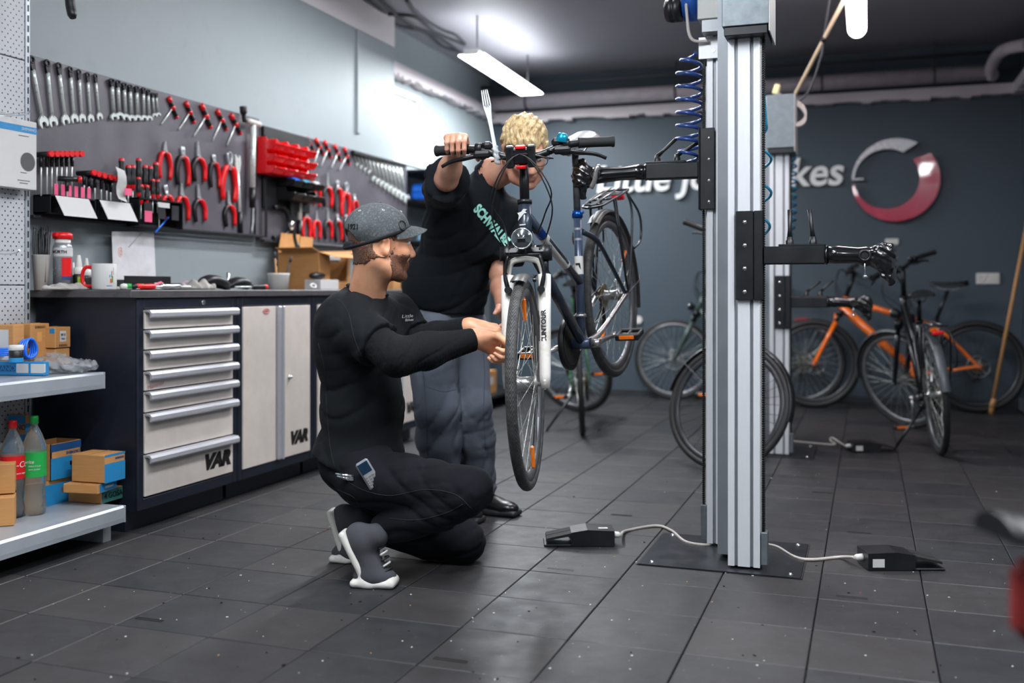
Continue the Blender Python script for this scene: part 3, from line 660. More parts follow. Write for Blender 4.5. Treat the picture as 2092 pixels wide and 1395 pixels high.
def bottle(px, py, label, capm, labm, h, r, liquid, word, wm):
    c = onZ(px, py, ZB); t = thing('drink_bottle', label, 'bottle', c)
    pr = [(0, .006), (r*.55, 0), (r*.9, .006), (r*.97, .03), (r*.84, .06), (r*.8, .08), (r*.95, .11), (r, .14), (r, .215*h/.3), (r*.97, .225*h/.3), (r*.62, .262*h/.3), (.013, .285*h/.3), (.012, .3*h/.3)]
    MB().lathe(pr, n=28).build('bottle_body', M_PET, t)
    if liquid: MB().lathe([(0, .004)]+[(a*.95, b+.002) for a, b in pr[1:liquid]]+[(0, pr[liquid-1][1])], n=24).build('drink', M_COLA, t)
    MB().lathe([(0, .32*h/.3), (.0135, .319*h/.3), (.0145, .314*h/.3), (.0145, .294*h/.3), (.013, .293*h/.3)], n=24).build('cap', capm, t)
    MB().lathe([(r+.0006, .14), (r+.0006, .205*h/.3)], n=28).build('label_sleeve', labm, t)
    v = V((0, 0, 0))-c; a0 = atan2(v.y, v.x)
    for k, (s_, size, z, dx) in enumerate(word):
        tx = text(s_, size, None, wm, t, 'lettering', .0003, .1); me = tx.data
        for q in me.vertices: a = a0+(q.co.x+dx)/r; zz = q.co.y+z; dd = q.co.z; q.co = V(((r+.0014+dd)*cos(a), (r+.0014+dd)*sin(a), zz))
    return t, a0, r
M_GRL = mat('green_label', '#1f9a46', .4); M_RDL = mat('red_label', '#c8101a', .4)
bottle(70, 1050, 'clear drink bottle with green cap and green label on the lower shelf', mat('green_cap', '#1fa54a', .35), M_GRL, .335, .042, 0, [('Sprite', .018, .195, -.022), ('250ml 0 kcal', .008, .18, 0), ('zero zucker', .008, .168, 0)], M_WHITEP)
bottle(26, 1056, 'cola bottle with red cap and red label, beside the green capped bottle', M_RED, M_RDL, .325, .042, 8, [('Coca-Cola', .03, .19, .012), ('zero sugar', .009, .160, .03)], M_WHITEP)
# ------------------------------------------------------------------ pegboard panels
XP = -3.165
M_PEG = mat('pegboard_grey', '#5d5a61', .45, .2, var=.16, scale=5, stain=('#8b8890', 14, .6, .8, .3))
yA, yM, yE = 3.20, onX(531, 400, XP).y, 6.74
for ya, yb, z0, z1, lab in ((yA, yM-.004, 1.245, 1.887, 'dark grey steel tool board carrying large spanners, left one'), (yM+.004, yE, 1.222, 1.858, 'dark grey steel tool board with red bins, right one')):
    t = thing('tool_board', lab, 'tool board', (XP, ya, z0)); MB().bx((-.03, 0, 0), (-.001, yb-ya, z1-z0), .002).build('board_panel', M_PEG, t)
    MB().bx((-.001, 0, -.012), (.03, yb-ya, 0), .002).build('lower_rail', mat('rail_dark', '#2c2b30', .5), t)
M_SPAN = mat('spanner_chrome', '#dfe6e2', .3, .35, var=.06); M_GUN = mat('gunmetal', '#2f2f33', .35, .8, var=.2); M_STEELT = mat('tool_steel', '#b4b8bb', .34, .5)
PROTO = {}
def between(key, make, A, B, label, cat, group=None, wide=1.0, name=None):
    A, B = V(A), V(B); L = (A-B).length
    if key in PROTO: o = dup(PROTO[key])
    else: o = thing(name or key, label, cat); make(o); PROTO[key] = o
    z = (A-B).normalized(); y = V((-1, 0, 0)); y = (y-z*y.dot(z)).normalized(); x = y.cross(z)
    M = Matrix((x, y, z)).transposed().to_4x4(); o.location = A; o.rotation_euler = M.to_euler(); o.scale = (L*wide, L*wide, L)
    tag(o, label, cat); o.pop('group', None)
    if group: o['group'] = group
    return o
def mk_ratchet(o):
    mb = MB(); mb.torus((0, -.03, -.055), (0, 1, 0), .042, .020, 20, 8); mb.prism([(-.03, 0), (.03, 0), (.042, .1), (-.042, .1)], (0, -.045, -.20), (1, 0, 0), (0, 0, 1), (0, .03, 0)); mb.build('ratchet_head', M_GUN, o)
    mb = MB(); mb.tube([(0, -.03, -.19), (0, -.03, -.3), (0, -.03, -.85)], [.03, .026, .028], 8, flat=.6); mb.build('shank', M_SPAN, o)
    mk_jaw(o, 0)
def mk_jaw(o, y, s=1):
    out = [(-.025, .17), (-.075, .12), (-.082, .05), (-.055, 0), (-.038, .0), (-.036, .075), (.0, .09), (.036, .075), (.05, .02), (.075, .04), (.082, .07), (.07, .13), (.025, .17)]
    MB().prism([(a*s, b) for a, b in out], (0, -.045, -1.0), (1, 0, 0), (0, 0, 1), (0, .03, 0)).build('open_jaw', M_SPAN, o)
def mk_spanner(o):
    mb = MB(); mb.torus((0, -.025, -.05), (0, 1, 0), .045, .018, 20, 8); mb.tube([(0, -.025, -.09), (0, -.025, -.3), (0, -.025, -.86)], [.03, .024, .026], 8, flat=.5); mb.build('ring_shank', M_SPAN, o); mk_jaw(o, 0)
def px_t(l): return [(onX(a, b, XP), onX(c, d, XP)) for a, b, c, d in l]
big = px_t([(59, 114, 87, 262), (92, 122, 106, 260), (116, 128, 132, 256), (140, 136, 150, 252), (158, 142, 166, 251), (176, 148, 183.5, 251), (192, 151, 202, 246)])
for i, (A, B_) in enumerate(big): between('ratchet_spanner', mk_ratchet, A, B_, f'large chrome ratchet spanner, {ORD[i]} from left on the left tool board', 'spanner', None, 1.05)
sm = px_t([(224, 161, 231, 246), (237, 164, 242, 243), (250, 169, 254.6, 246), (262, 173, 266.6, 248), (276, 176, 278.7, 247), (290, 179, 292, 247), (299.6, 183, 302.5, 247), (309, 189, 314, 240), (317, 190, 321.7, 238)])
for i, (A, B_) in enumerate(sm): between('ratchet_spanner', mk_ratchet, A, B_, f'small chrome ratchet spanner, {ORD[i]} of nine right of the large spanners', 'spanner', None, 1.75)
tops = [(721+i*(813-721)/12, 312+i*(338-312)/12) for i in range(13)]; bots = [(729+i*(827-729)/12, 338+i*5.4+(9 if i > 3 else 0)) for i in range(13)]
for i in range(13): A, B_ = onX(*tops[i], XP), onX(*bots[i], XP); between('combination_spanner', mk_spanner, A, B_, f'chrome spanner, {ORD[i]} from left in the row right of the red bins', 'spanner', None, 1.9)
mb = MB(); A, B_ = onX(716, 311, XP), onX(822, 341, XP); mb.bx((XP, A.y, A.z-.012), (XP+.03, B_.y, A.z+.012), .003); tag(mb.build('spanner_rail', M_BLACKP), 'black rail holding the row of spanners on the right tool board', 'rail')
def mk_thex(o):
    # local z runs from the top end of the grip to the tip of the blade
    mb = MB(); mb.tube([(0, -.05, .0), (0, -.05, -.98)], .034, 8); mb.build('hex_blade', M_SPAN, o)
    g_ = link('t_grip', None, o); R = Matrix.Rotation(radians(-78), 3, 'Y')
    mb = MB(); 
    def q(x, z=0): return V((0, -.05, .02))+R @ V((0, 0, x))
    mb.tube([q(-.40), q(-.2), q(0), q(.2), q(.40)], [.08, .085, .10, .09, .085], 10); mb.build('grip_body', M_BLACKP, g_)
    for a, b, r in ((.24, .48, .098), (-.48, -.36, .088), (-.10, .10, .108)): MB().tube([q(a), q((a+b)/2), q(b)], [r*.9, r, r*.85], 10).build('red_end', M_RED, g_)
hexs = [((341, 202, 360, 239), (327, 255)), ((374, 212, 397, 248), (362.7, 266)), ((406, 222, 430, 254), (393, 279)), ((440, 230, 461, 262), (432, 288)), ((468, 239, 490, 270), (461, 298)), ((643, 287, 658, 314), (638.8, 339)), ((659, 292, 676, 320), (654, 340)), ((680, 298, 695.5, 328), (675, 344)), ((701, 305, 712, 334), (691.7, 348)), ((626, 280, 638, 308), (625, 312))]
for i, ((a, b, c_, d_), e) in enumerate(hexs):
    P1, P2, T_ = onX(a, b, XP), onX(c_, d_, XP), onX(*e, XP); m_ = (P1+P2)/2
    between('hex_driver', mk_thex, m_, T_, (f'red and black T-handle hex driver, {ORD[i]} from left on the left board' if i < 5 else f'red and black T-handle hex driver, {ORD[i-5]} visible one right of the red bins' if i < 9 else 'red and black T-handle hex driver half hidden by the red bins'), 'hex driver', None, .92 if i < 9 else 1.5)
def mk_pliers(kind):
    def f(o):
        ml, mr = (M_RED, M_RED) if kind in 'acfp' else (M_BLACKP, M_RED)
        jaw = {'a': .30, 'c': .36, 'n': .42, 'p': .3, 'f': .32, 'd': .26}[kind if kind in 'acnpfd' else 'd']
        mb = MB()
        if kind in 'nac':
            for s in (-1, 1): mb.prism([(s*.003, 0), (s*.022, -.02), (s*.055, -jaw*.75), (s*.05, -jaw-.04), (s*.003, -jaw-.02)], (0, -.06, 0), (1, 0, 0), (0, 0, 1), (0, .035, 0))
        elif kind == 'p':
            mb.tube(bez([(-.02, -.05, 0), (.055, -.05, -.06), (.05, -.05, -.2), (-.03, -.05, -.36)], 4), [.028]*4+[.036]*9, 8, flat=.6); mb.tube(bez([(-.075, -.05, -.03), (-.05, -.05, -.15), (.03, -.05, -.36)], 4), .032, 8, flat=.6)
        else:
            for s in (-1, 1): mb.ball((s*.035, -.045, -.10), (.045, .02, .10), 10); mb.tube([(s*.03, -.045, -.16), (-s*.03, -.045, -jaw-.06)], [.04, .035], 8, flat=.6)
        mb.cyl((0, -.085, -jaw+.04), (0, -.02, -jaw+.04), .045, n=12); mb.build('jaws', M_STEELT, o)
        for s, m in ((-1, ml), (1, mr)):
            mb = MB(); mb.tube(bez([(s*.03, -.045, -jaw+.005), (s*.13, -.045, -jaw-.08), (s*.20, -.045, -.68), (s*.17, -.045, -1)], 4), [.04, .05, .062, .066, .066, .064, .062, .06, .058, .057, .056, .054, .046], 8, flat=.8); h = mb.build('handle', m, o)
            if kind in 'nd': mb = MB(); mb.ball((s*.06, -.05, -jaw-.02), (.06, .045, .045), 10); mb.build('handle_guard', M_RED, h)
    return f
pl = [('a', 334, 288, 334, 366, 'upper row of the left tool board'), ('d', 370, 299, 371, 379, 'upper row of the left tool board'), ('n', 400, 288, 405, 371, 'upper row of the left tool board'), ('d', 434, 315, 437, 383, 'upper row of the left tool board'), ('p', 465, 311, 463, 411, 'upper row of the left tool board'),
      ('f', 335, 377, 344, 449, 'lower row of the left tool board'), ('c', 367, 374, 372, 451, 'lower row of the left tool board'), ('n', 401, 376, 407, 452, 'lower row of the left tool board'), ('n', 463, 389, 468, 462, 'lower row of the left tool board'),
      ('a', 647, 366, 645, 420, 'upper row right of the red bins'), ('n', 666, 353, 667, 423, 'upper row right of the red bins'), ('d', 687, 368, 688, 433, 'upper row right of the red bins'), ('p', 705, 373, 702, 444, 'upper row right of the red bins'),
      ('c', 623, 420, 623, 487, 'lower row below the red bins'), ('c', 644, 430, 645, 488, 'lower row below the red bins'), ('n', 666.5, 425, 668.5, 488, 'lower row below the red bins'), ('d', 687, 437, 690, 493, 'lower row below the red bins'), ('d', 705, 438, 707, 497, 'lower row below the red bins'), ('f', 722, 396, 726, 440, 'upper row right of the red bins')]
KN = {'a': 'red handled circlip', 'd': 'red and black cutting', 'n': 'red and black long nose', 'p': 'red slip joint', 'c': 'red needle nose', 'f': 'red angled'}; cnt = {}
for k_, a, b, c_, d_, row in pl:
    cnt[row] = cnt.get(row, 0)+1
    between('pliers_'+{'a': 'circlip', 'd': 'cutting', 'n': 'long_nose', 'p': 'slip_joint', 'c': 'needle', 'f': 'angled'}[k_], mk_pliers(k_), onX(a, b, XP), onX(c_, d_, XP), f'{KN[k_]} pliers, {ORD[cnt[row]-1]} in the {row}', 'pliers', None, 1.15)
def mk_pedal(o):
    MB().prism([(-.055, -.02), (-.06, .02), (-.055, .12), (-.035, .135), (-.02, .11), (.0, .095), (.02, .1), (.035, .13), (.055, .12), (.06, .03), (.02, -.1), (-.02, -.1)], (0, -.03, -.13), (1, 0, 0), (0, 0, 1), (0, .022, 0)).build('jaw_head', M_SPAN, o)
    MB().tube([(0, -.02, -.2), (0, -.02, -.72)], .026, 8, flat=.6).build('shank', M_SPAN, o); MB().tube([(0, -.02, -.71), (0, -.02, -1)], [.034, .032], 10).build('grip', M_BLACKP, o)
between('pedal_spanner', mk_pedal, onX(482, 317, XP), onX(489, 480, XP), 'long chrome pedal spanner with a black grip left of the red bins', 'spanner')
def mk_ham(o):
    MB().box((0, -.08, -.02), (.26, .09, .06), None, .02).build('hammer_head', M_WHITEP, o); MB().tube([(0, -.08, -.03), (0, -.08, -.78)], .034, 12).build('shaft', M_SPAN, o); MB().tube([(0, -.08, -.77), (0, -.08, -1)], [.04, .034], 12).build('grip', M_BLACKP, o)
between('headset_tool', mk_ham, onX(505, 248, XP), onX(503, 425, XP), 'long white T-topped tool hanging left of the red bins', 'tool')
def mk_rod(o): MB().tube([(0, -.06, 0), (0, -.06, -.55)], .05, 10).build('shaft', M_WHITEP, o); MB().tube([(0, -.06, -.54), (0, -.06, -1)], [.06, .05], 10).build('grip', M_BLACKP, o)
between('file_tool', mk_rod, onX(608, 400, XP), onX(606.5, 493, XP), 'white and black rod tool hanging under the black bins', 'tool')
def mk_cut(o):
    for s in (-1, 1): MB().tube(bez([(s*.01, -.05, 0), (s*.05, -.05, -.3), (s*.04, -.05, -.6), (s*.09, -.05, -1)], 4), [.02, .03, .04, .045, .045, .045, .045, .045, .045, .04, .04, .04, .03], 8, flat=.6).build('half', [M_STEELT, M_GUN][s > 0], o)
between('cable_cutter', mk_cut, onX(517, 413, XP), onX(515, 478, XP), 'grey cable cutter hanging right of the pedal spanner', 'cutter')
def mk_whip(o):
    MB().tube(bez([(0, -.12, 0), (.0, -.12, -.3), (-.01, -.12, -.75), (.04, -.12, -.95), (.10, -.14, -1)], 5), [.06]*16+[.07]*5, 10).build('curved_grip', M_BLACKP, o); MB().box((0, -.06, -.02), (.16, .12, .05), None, .01).build('hanger_block', M_BLACKP, o)
between('chain_whip', mk_whip, onX(582, 392, XP), onX(588, 506, XP), 'long black curved handle tool hanging below the black bins', 'tool')
mb = MB(); c = onX(560, 458, XP); mb.tube(bez([c+V((.03, -.05, .09)), c+V((.03, .05, .1)), c+V((.04, .09, .05)), c+V((.04, .09, -.03)), c+V((.03, .03, -.07)), c+V((.03, -.06, -.08))], 5), .013, 8); t = tag(mb.build('chain_checker', M_BLACKP), 'black C-shaped tool with a chrome knob beneath the black bins', 'tool'); MB().ball(c+V((.06, .085, .0)), (.02, .018, .03)).build('knob', M_CHROME, t)
o = MB().tube(bez([onX(487, 218, XP)+V((.03, 0, 0)), onX(488, 235, XP)+V((.03, 0, 0)), onX(490, 250, XP)+V((.03, 0, 0))], 4), [.02]*4+[.012]*5, 8).build('small_hook_tool', M_BLACKP); tag(o, 'small black tool poking above the left tool board', 'tool')
# holders at the left end of the board
def holder(label, pxs, ytop, ybot, depth=.085):
    a, b = onX(pxs[0], ytop, XP), onX(pxs[1], ytop, XP); z1 = a.z; z0 = onX(pxs[0], ybot, XP).z
    t = thing('tool_holder', label, 'tool holder', (XP, a.y, z0)); L = b.y-a.y; h = z1-z0
    mb = MB(); mb.bx((0, 0, 0), (.004, L, h)); mb.bx((0, 0, h-.006), (depth, L, h)); mb.bx((0, 0, 0), (depth*.8, L, .005)); mb.bx((0, 0, 0), (depth, .004, h)); mb.bx((0, L-.004, 0), (depth, L, h)); mb.build('bracket', M_BLACKM, t)
    return t, L, h
def card(t, L, h, y0, y1):
    c0 = V((.09, y0, h*.95)); MB().prism([(0, 0), (y1-y0, 0), (y1-y0+.02, -.085), (.02, -.085)], c0, (0, 1, 0), V((-.35, 0, 1)).normalized(), (.002, 0, .0005)).build('label_card', M_PAPER, t)
def thandle(A, label, L, reach=.03):
    o = thing('hex_key', label, 'hex driver', A); MB().tube([(0, 0, 0), (0, 0, -L)], .003, 7).build('hex_blade', M_SPAN, o); MB().tube([(0, 0, .0), (0, 0, -.045)], [.009, .007], 9).build('neck', M_BLACKP, o)
    g_ = link('t_grip', None, o); MB().tube([(-.035, .0, .005), (.045, 0, .005)], .011, 9).build('grip_body', M_BLACKP, g_); MB().tube([(.04, .0, .005), (.055, 0, .005)], .0125, 9).build('red_end', M_RED, g_); return o
t, L, h = holder('black bracket holding a row of hex keys at the left end of the board', (68, 163), 398, 436); card(t, L, h, .02, L-.05)
for k in range(6): MB().bx((.086, .02+k*L/7, h), (.088, .04+k*L/7, h+.045)).build('pink_tag', M_PINK, t)
for k, px in enumerate((80, 92, 102, 112, 122, 132, 143)): A = onX(px+4, 318-k*.0, XP+.06); thandle(A, f'T-handle hex key standing in the leftmost bracket, {ORD[k]} from left', .16)
t, L, h = holder('black bracket holding short hex keys beside the screwdriver rack', (168, 240), 408, 446); card(t, L, h, .0, L-.03)
for k, px in enumerate((172, 182, 194, 207, 218, 226)): A = onX(px, 356+k*3, XP+.06); thandle(A, f'T-handle hex key standing in the second bracket, {ORD[k]} from left', .12)
o = thandle(onX(137, 368, XP+.09), 'loose red and black hex key lying over the leftmost bracket', .07); o.rotation_euler = (0, 0, .9)
t, L, h = holder('black rack full of red and black screwdrivers', (247, 338), 404, 462, .10)
for k in range(3): MB().bx((.1, .03+k*L/3.2, .04), (.103, .03+k*L/3.2+.05, h-.02)).build('rack_window', mat('dark_grey_plastic', '#26272b', .4), t)
MB().bx((.104, L*.40, h-.035), (.1055, L*.66, h-.012)).build('label', M_PAPER, t); MB().bx((.104, .03, .02), (.1055, .08, .07)).build('label', M_PINK, t)
def driver(A, label, s=1.0):
    o = thing('screwdriver', label, 'screwdriver', A); h_ = link('handle', None, o)
    MB().lathe([(0, .0), (.011, -.001), (.013, -.012), (.010, -.03), (.0135, -.055), (.0125, -.085), (.008, -.10)], n=14).build('grip', M_BLACKP, h_)
    MB().lathe([(0, .005), (.009, .004), (.0122, -.002), (.0122, -.010)], n=14).build('red_end', M_RED, h_); MB().lathe([(.0125, -.085), (.0095, -.10), (.006, -.11), (0, -.11)], n=14).build('red_collar', M_RED, h_)
    MB().tube([(0, 0, -.105), (0, 0, -.19)], .003, 7).build('blade', M_SPAN, o); o.scale = (s, s, s); return o
for k, (px, py) in enumerate(((248, 325), (262, 339), (271, 339), (283, 325), (296, 339), (307, 341), (318, 333))): driver(onX(px, py, XP+.05), f'red and black screwdriver, {ORD[k]} from left in the back row of the rack', 1.0)
for k, (px, py) in enumerate(((283, 363), (288, 378), (300, 379), (312, 367), (322, 368), (325, 398))): driver(onX(px, py, XP+.088), f'red and black screwdriver, {ORD[k]} from left in the front row of the rack', .8)
A = onX(236, 346, XP+.13); rows = [[A+V((x, y, -z)) for y in (0, .055)] for x, z in zip((0, .006, .004, -.01, -.012, -.005), (0, .025, .055, .085, .115, .135))]
for i, r in enumerate(rows): [r.__setitem__(j, p+V((0, .010*i*.5, .012*(1-j)))) for j, p in enumerate(r)]
mb = MB().grid(rows); mb.grid([[p+V((.001, 0, 0)) for p in r] for r in rows]); o = mb.build('paper_strip', M_PAPER, recalc=False); tag(o, 'curled white paper strip hanging over the screwdriver rack', 'paper')
mb = MB(); q = onX(262, 392, XP+.135); mb.box(q, (.001, .045, .03)); mb.build('pink_print', M_PINK, o)
o = MB().cyl(onX(344, 444, XP+.06), onX(318, 474, XP+.10), .004, n=8).build('blue_tool', M_BLUEH); tag(o, 'thin blue pen sticking out below the screwdriver rack', 'pen')
# bins
t = thing('bin_rail', 'black plastic wall rail carrying the red and black parts bins', 'rail', (XP, 0, 0)); y0_, y1_ = onX(533, 300, XP).y, onX(596, 300, XP).y+.17; z1 = 1.855
MB().bx((.0, y0_, 1.40), (.022, y1_, z1-.005), .004).build('rail_panel', M_BLACKP, t); MB().bx((.022, y0_, 1.235), (.03, y0_+.02, 1.80), .002).build('rail_post', M_BLACKP, t)
def mk_bin(m):
    def f(o):
        mb = MB(); w_, d, h = .104, .12, .07; k = .003
        side = [(0, 0), (d*.8, 0), (d, h*.42), (d*.96, h*.55), (d*.55, h*.62), (d*.45, h), (0, h)]
        for s in (0, w_-k): mb.prism([(a, b) for a, b in side], (0, s, 0), (1, 0, 0), (0, 0, 1), (0, k, 0))
        mb.bx((0, 0, 0), (d*.8, w_, k)); mb.bx((0, 0, 0), (k, w_, h))
        mb.add([(d*.8, 0, 0), (d*.8, w_, 0), (d, w_, h*.42), (d, 0, h*.42), (d*.8-k, 0, k), (d*.8-k, w_, k), (d-k, w_, h*.42), (d-k, 0, h*.42)], [(0, 1, 2, 3), (7, 6, 5, 4), (0, 3, 7, 4), (1, 5, 6, 2), (2, 6, 7, 3), (0, 4, 5, 1)])
        mb.build('bin_shell', m, o); MB().bx((d*.93, .02, h*.38), (d+.006, w_-.02, h*.47), .002).build('lip', m, o)
    return f
BR = mat('red_bin_plastic', '#ee1420', .3, var=.06)
def bins(key, m, rows, n, colw, labf):
    for r, (x0_, yp) in enumerate(rows):
        for k in range(n):
            if key in PROTO: o = dup(PROTO[key])
            else: o = thing(key, 'x', 'bin'); mk_bin(m)(o); PROTO[key] = o
            b = onX(x0_, yp, XP+.10); o.location = (XP+.0225, onX(x0_, yp, XP+.07).y+k*.112, b.z); tag(o, labf(r, k), 'bin')
RW = ['top', 'middle', 'lowest']
bins('red_bin', BR, [(541, 302), (541, 327), (540, 351)], 4, .11, lambda r, k: f'red plastic parts bin, {ORD[k]} from left in the {RW[r]} red row')
bins('black_bin', M_BLACKP, [(581, 378), (581, 405)], 3, .11, lambda r, k: f'black plastic parts bin, {ORD[k]} from left in the {["upper", "lower"][r]} black row')
for o_, lab in zip([q for q in bpy.data.objects if q.get('label', '').startswith('black plastic parts bin') and 'upper' in q['label']], ('a', 'b', 'c')):
    mb = MB(); mb.box(o_.location+V((.07, .05, .035)), (.06, .07, .03), None, .008); tag(mb.build('cleaning_sponge', [M_BLUEH, mat('teal_print2', '#2aa7c9', .5), M_WHITEP][ord(lab)-97]), f'{["blue", "light blue", "white"][ord(lab)-97]} packet lying in an upper black bin', 'packet')
# ------------------------------------------------------------------ things on the worktop
def on_top(px, X): p = onX(px, 592, X); return V((p.x, p.y, ZT))
t = thing('paper_cup', 'tall white cup full of black cable ties at the left end of the worktop', 'cup', on_top(84, -3.11)); MB().lathe([(0, 0), (.026, 0), (.034, .138), (.036, .14), (.033, .14), (.026, .01), (0, .01)], n=24).build('cup_wall', mat('cup_white', '#c9c5bf', .5), t); mb = MB()
for k in range(60): a, r = random.uniform(0, 6.28), random.uniform(0, .028); q = V((cos(a)*r, sin(a)*r, .03)); mb.tube([q, q*1.35+V((0, 0, .18+random.uniform(0, .035)))], .0018, 4)
tag(mb.build('cable_ties', M_BLACKP, t), kind='stuff')
t = thing('spray_can', 'grey and red spray can with a red cap on the worktop', 'spray can', on_top(128, -3.07)); r = .037
MB().lathe([(0, 0), (r, .001), (r, .175), (r*.82, .19), (0, .19)], n=28).build('can_body', mat('can_grey', '#9aa0a6', .3, .5), t); MB().lathe([(r+.0008, .135), (r+.0008, .17)], n=28).build('white_band', M_PAPER, t); MB().lathe([(r*.82, .19), (r*.82, .205), (r*.5, .206)], n=28).build('collar', M_WHITEP, t)
mb = MB(); mb.lathe([(r*.7, .204), (r*1.02, .207), (r*1.02, .225), (r*.8, .232), (0, .232)], n=24); mb.box((.0, -.022, .22), (.03, .05, .02), None, .006); mb.build('cap', M_RED, t)
a0 = atan2(-t.location.y, -t.location.x)
MB().lathe([(r+.0012, .055), (r+.0012, .13)], n=8, arc=(a0-.1, a0+1.0)).build('red_label', M_RED, t); MB().lathe([(r+.0012, .04), (r+.0012, .055)], n=8, arc=(a0-.1, a0+1.0)).build('dark_label', mat('label_navy', '#2a3a66', .5), t)
tx = text('WÜRTH', .017, None, M_INK, t, 'lettering', .0003, 0, .0006)
for q in tx.data.vertices: a = a0+(q.co.x-.016)/r; q.co = V(((r+.0018)*cos(a), (r+.0018)*sin(a), .152+q.co.y))
def squeeze(px, X, label, body, s=1.0, lab=None):
    t = thing('glue_bottle', label, 'bottle', on_top(px, X)); MB().lathe([(0, 0), (.021, .001), (.022, .055), (.018, .062), (0, .062)], n=20).build('bottle_body', body, t); MB().lathe([(.018, .06), (.02, .068), (.0185, .085), (.010, .09)], n=18).build('shoulder', M_WHITEP, t); MB().lathe([(.012, .088), (.0115, .10), (.007, .13), (.0055, .135), (0, .135)], n=16).build('nozzle', M_WHITEP, t)
    a0 = atan2(-t.location.y, -t.location.x); MB().lathe([(.0226, .012), (.0226, .05)], n=8, arc=(a0-.2, a0+1)).build('label', lab or mat('lime_label', '#8fc41c', .45), t); t.scale = (s, s, s)
squeeze(161, -3.03, 'black and lime glue bottle with a white nozzle beside the spray can', M_BLACKP, 1.05); squeeze(149, -3.13, 'small lime labelled bottle half hidden behind the spray can', M_GRL, .85); squeeze(176, -3.13, 'dark bottle with a clear nozzle behind the white mug', M_BLACKP, 1.0, M_BLACKP)
t = thing('mug', 'white mug with a red handle and a small colourful print', 'mug', on_top(213, -2.88)); r = .047; MB().lathe([(0, 0), (r*.96, .001), (r, .006), (r, .103), (r-.002, .105), (r-.004, .102), (r-.005, .008), (0, .008)], n=32).build('mug_wall', M_PAPER, t)
MB().lathe([(r-.0045, .02), (r-.0045, .1)], n=32).build('inner_glaze', M_RED, t)
vL = V((-CA, -SA, 0)); mb = MB(); mb.tube(bez([vL*(r-.004)+V((0, 0, .09)), vL*(r+.03)+V((0, 0, .088)), vL*(r+.042)+V((0, 0, .05)), vL*(r+.03)+V((0, 0, .018)), vL*(r-.004)+V((0, 0, .016))], 6), .0075, 9); mb.build('mug_handle', M_RED, t)
a0 = atan2(-t.location.y, -t.location.x)
for da, z0, z1, w_, m_ in ((.42, .015, .018, .5, B), (.55, .028, .045, .16, mat('rust_print', '#c2562a', .5)), (.70, .03, .055, .12, mat('green_print', '#5a8a3a', .5)), (.62, .05, .075, .06, mat('brown_print', '#5c4030', .5)), (.45, .05, .06, .08, B), (.8, .06, .09, .03, M_INK)): MB().lathe([(r+.0006, z0), (r+.0006, z1)], n=4, arc=(a0+da-w_/2, a0+da+w_/2)).build('print', m_, t)
# sheet of paper on the wall
A = [onX(228, 473, XL+.06), onX(314, 473, XL+.05), onX(318, 571, XL+.06), onX(231, 571, XL+.07)]; mb = MB(); n_ = V((.0012, 0, 0)); mb.add(A+[p+n_ for p in A], [(0, 1, 2, 3), (7, 6, 5, 4), (0, 4, 5, 1), (1, 5, 6, 2), (2, 6, 7, 3), (3, 7, 4, 0)])
o = tag(mb.build('paper_sheet', mat('stained_paper', '#c9c8cc', .7, stain=('#d8b7a4', 9, .58, .75, .8))), 'white stained sheet of paper with a sketch, leaning at the wall behind the mug', 'paper'); 
mb = MB(); q = onX(245, 515, XL+.063); mb.tube([q+V((.002, .012*cos(a), .022*sin(a))) for a in np.linspace(0, 2*pi, 17)[:-1]], .0015, 5, closed=True); mb.tube([q+V((.002, .006*cos(a)+.004, .012*sin(a))) for a in np.linspace(0, 2*pi, 13)[:-1]], .002, 5, closed=True); mb.build('sketch', mat('sketch_tan', '#d9ab98', .7), o)
mb = MB(); q0, q1 = onX(262, 505, XL+.062), onX(290, 474, XL+.062); mb.tube([q0+V((.002, 0, 0)), q1+V((.002, 0, 0))], .0015, 5, flat=.3); mb.build('pencil_line', mat('pencil', '#a9a6b0', .7), o)
# rag, tray, small tools
s = SDF((-.14, -.1, -.01), (.14, .1, .05), .005); s.ell((0, 0, .002), (.12, .075, .018), k=.01); P = s.pts(); s.F += .006*np.sin(P[..., 0]*70+P[..., 1]*35)*np.sin(P[..., 1]*80)+.004*np.sin(P[..., 0]*130); s.F = np.maximum(s.F, .0005-P[..., 2])
rag = [s.polys()]; M_RAG = mat('rag_white', '#a5a19c', .85, var=.12, bump=.3)
for k, (px, X, sc_, lab) in enumerate(((140, -2.98, (1, .8, 1.1), 'crumpled pale rag lying under the spray can'), (285, -2.86, (1.1, .8, .8), 'crumpled pale rag lying right of the mug'), (402, -2.92, (.8, .9, 1.9), 'bunched white rag right of the black tray'))):
    o = sdf_obj('rag', rag, M_RAG); o.location = on_top(px, X); o.rotation_euler = (0, 0, pi/2); o.scale = sc_; tag(o, lab, 'rag')
p, q = on_top(292, -2.96), on_top(384, -2.96); t = thing('parts_tray', 'black open tray with small coloured packets on the worktop', 'tray', p); L = q.y-p.y
mb = MB(); mb.bx((-.10, 0, 0), (.0, L, .004)); mb.bx((-.10, 0, .0), (-.095, L, .062)); mb.bx((-.10, 0, 0), (0, .004, .03)); mb.bx((-.10, L-.004, 0), (0, L, .03)); mb.bx((-.005, 0, 0), (0, L, .014)); mb.build('tray_shell', M_BLACKP, t)
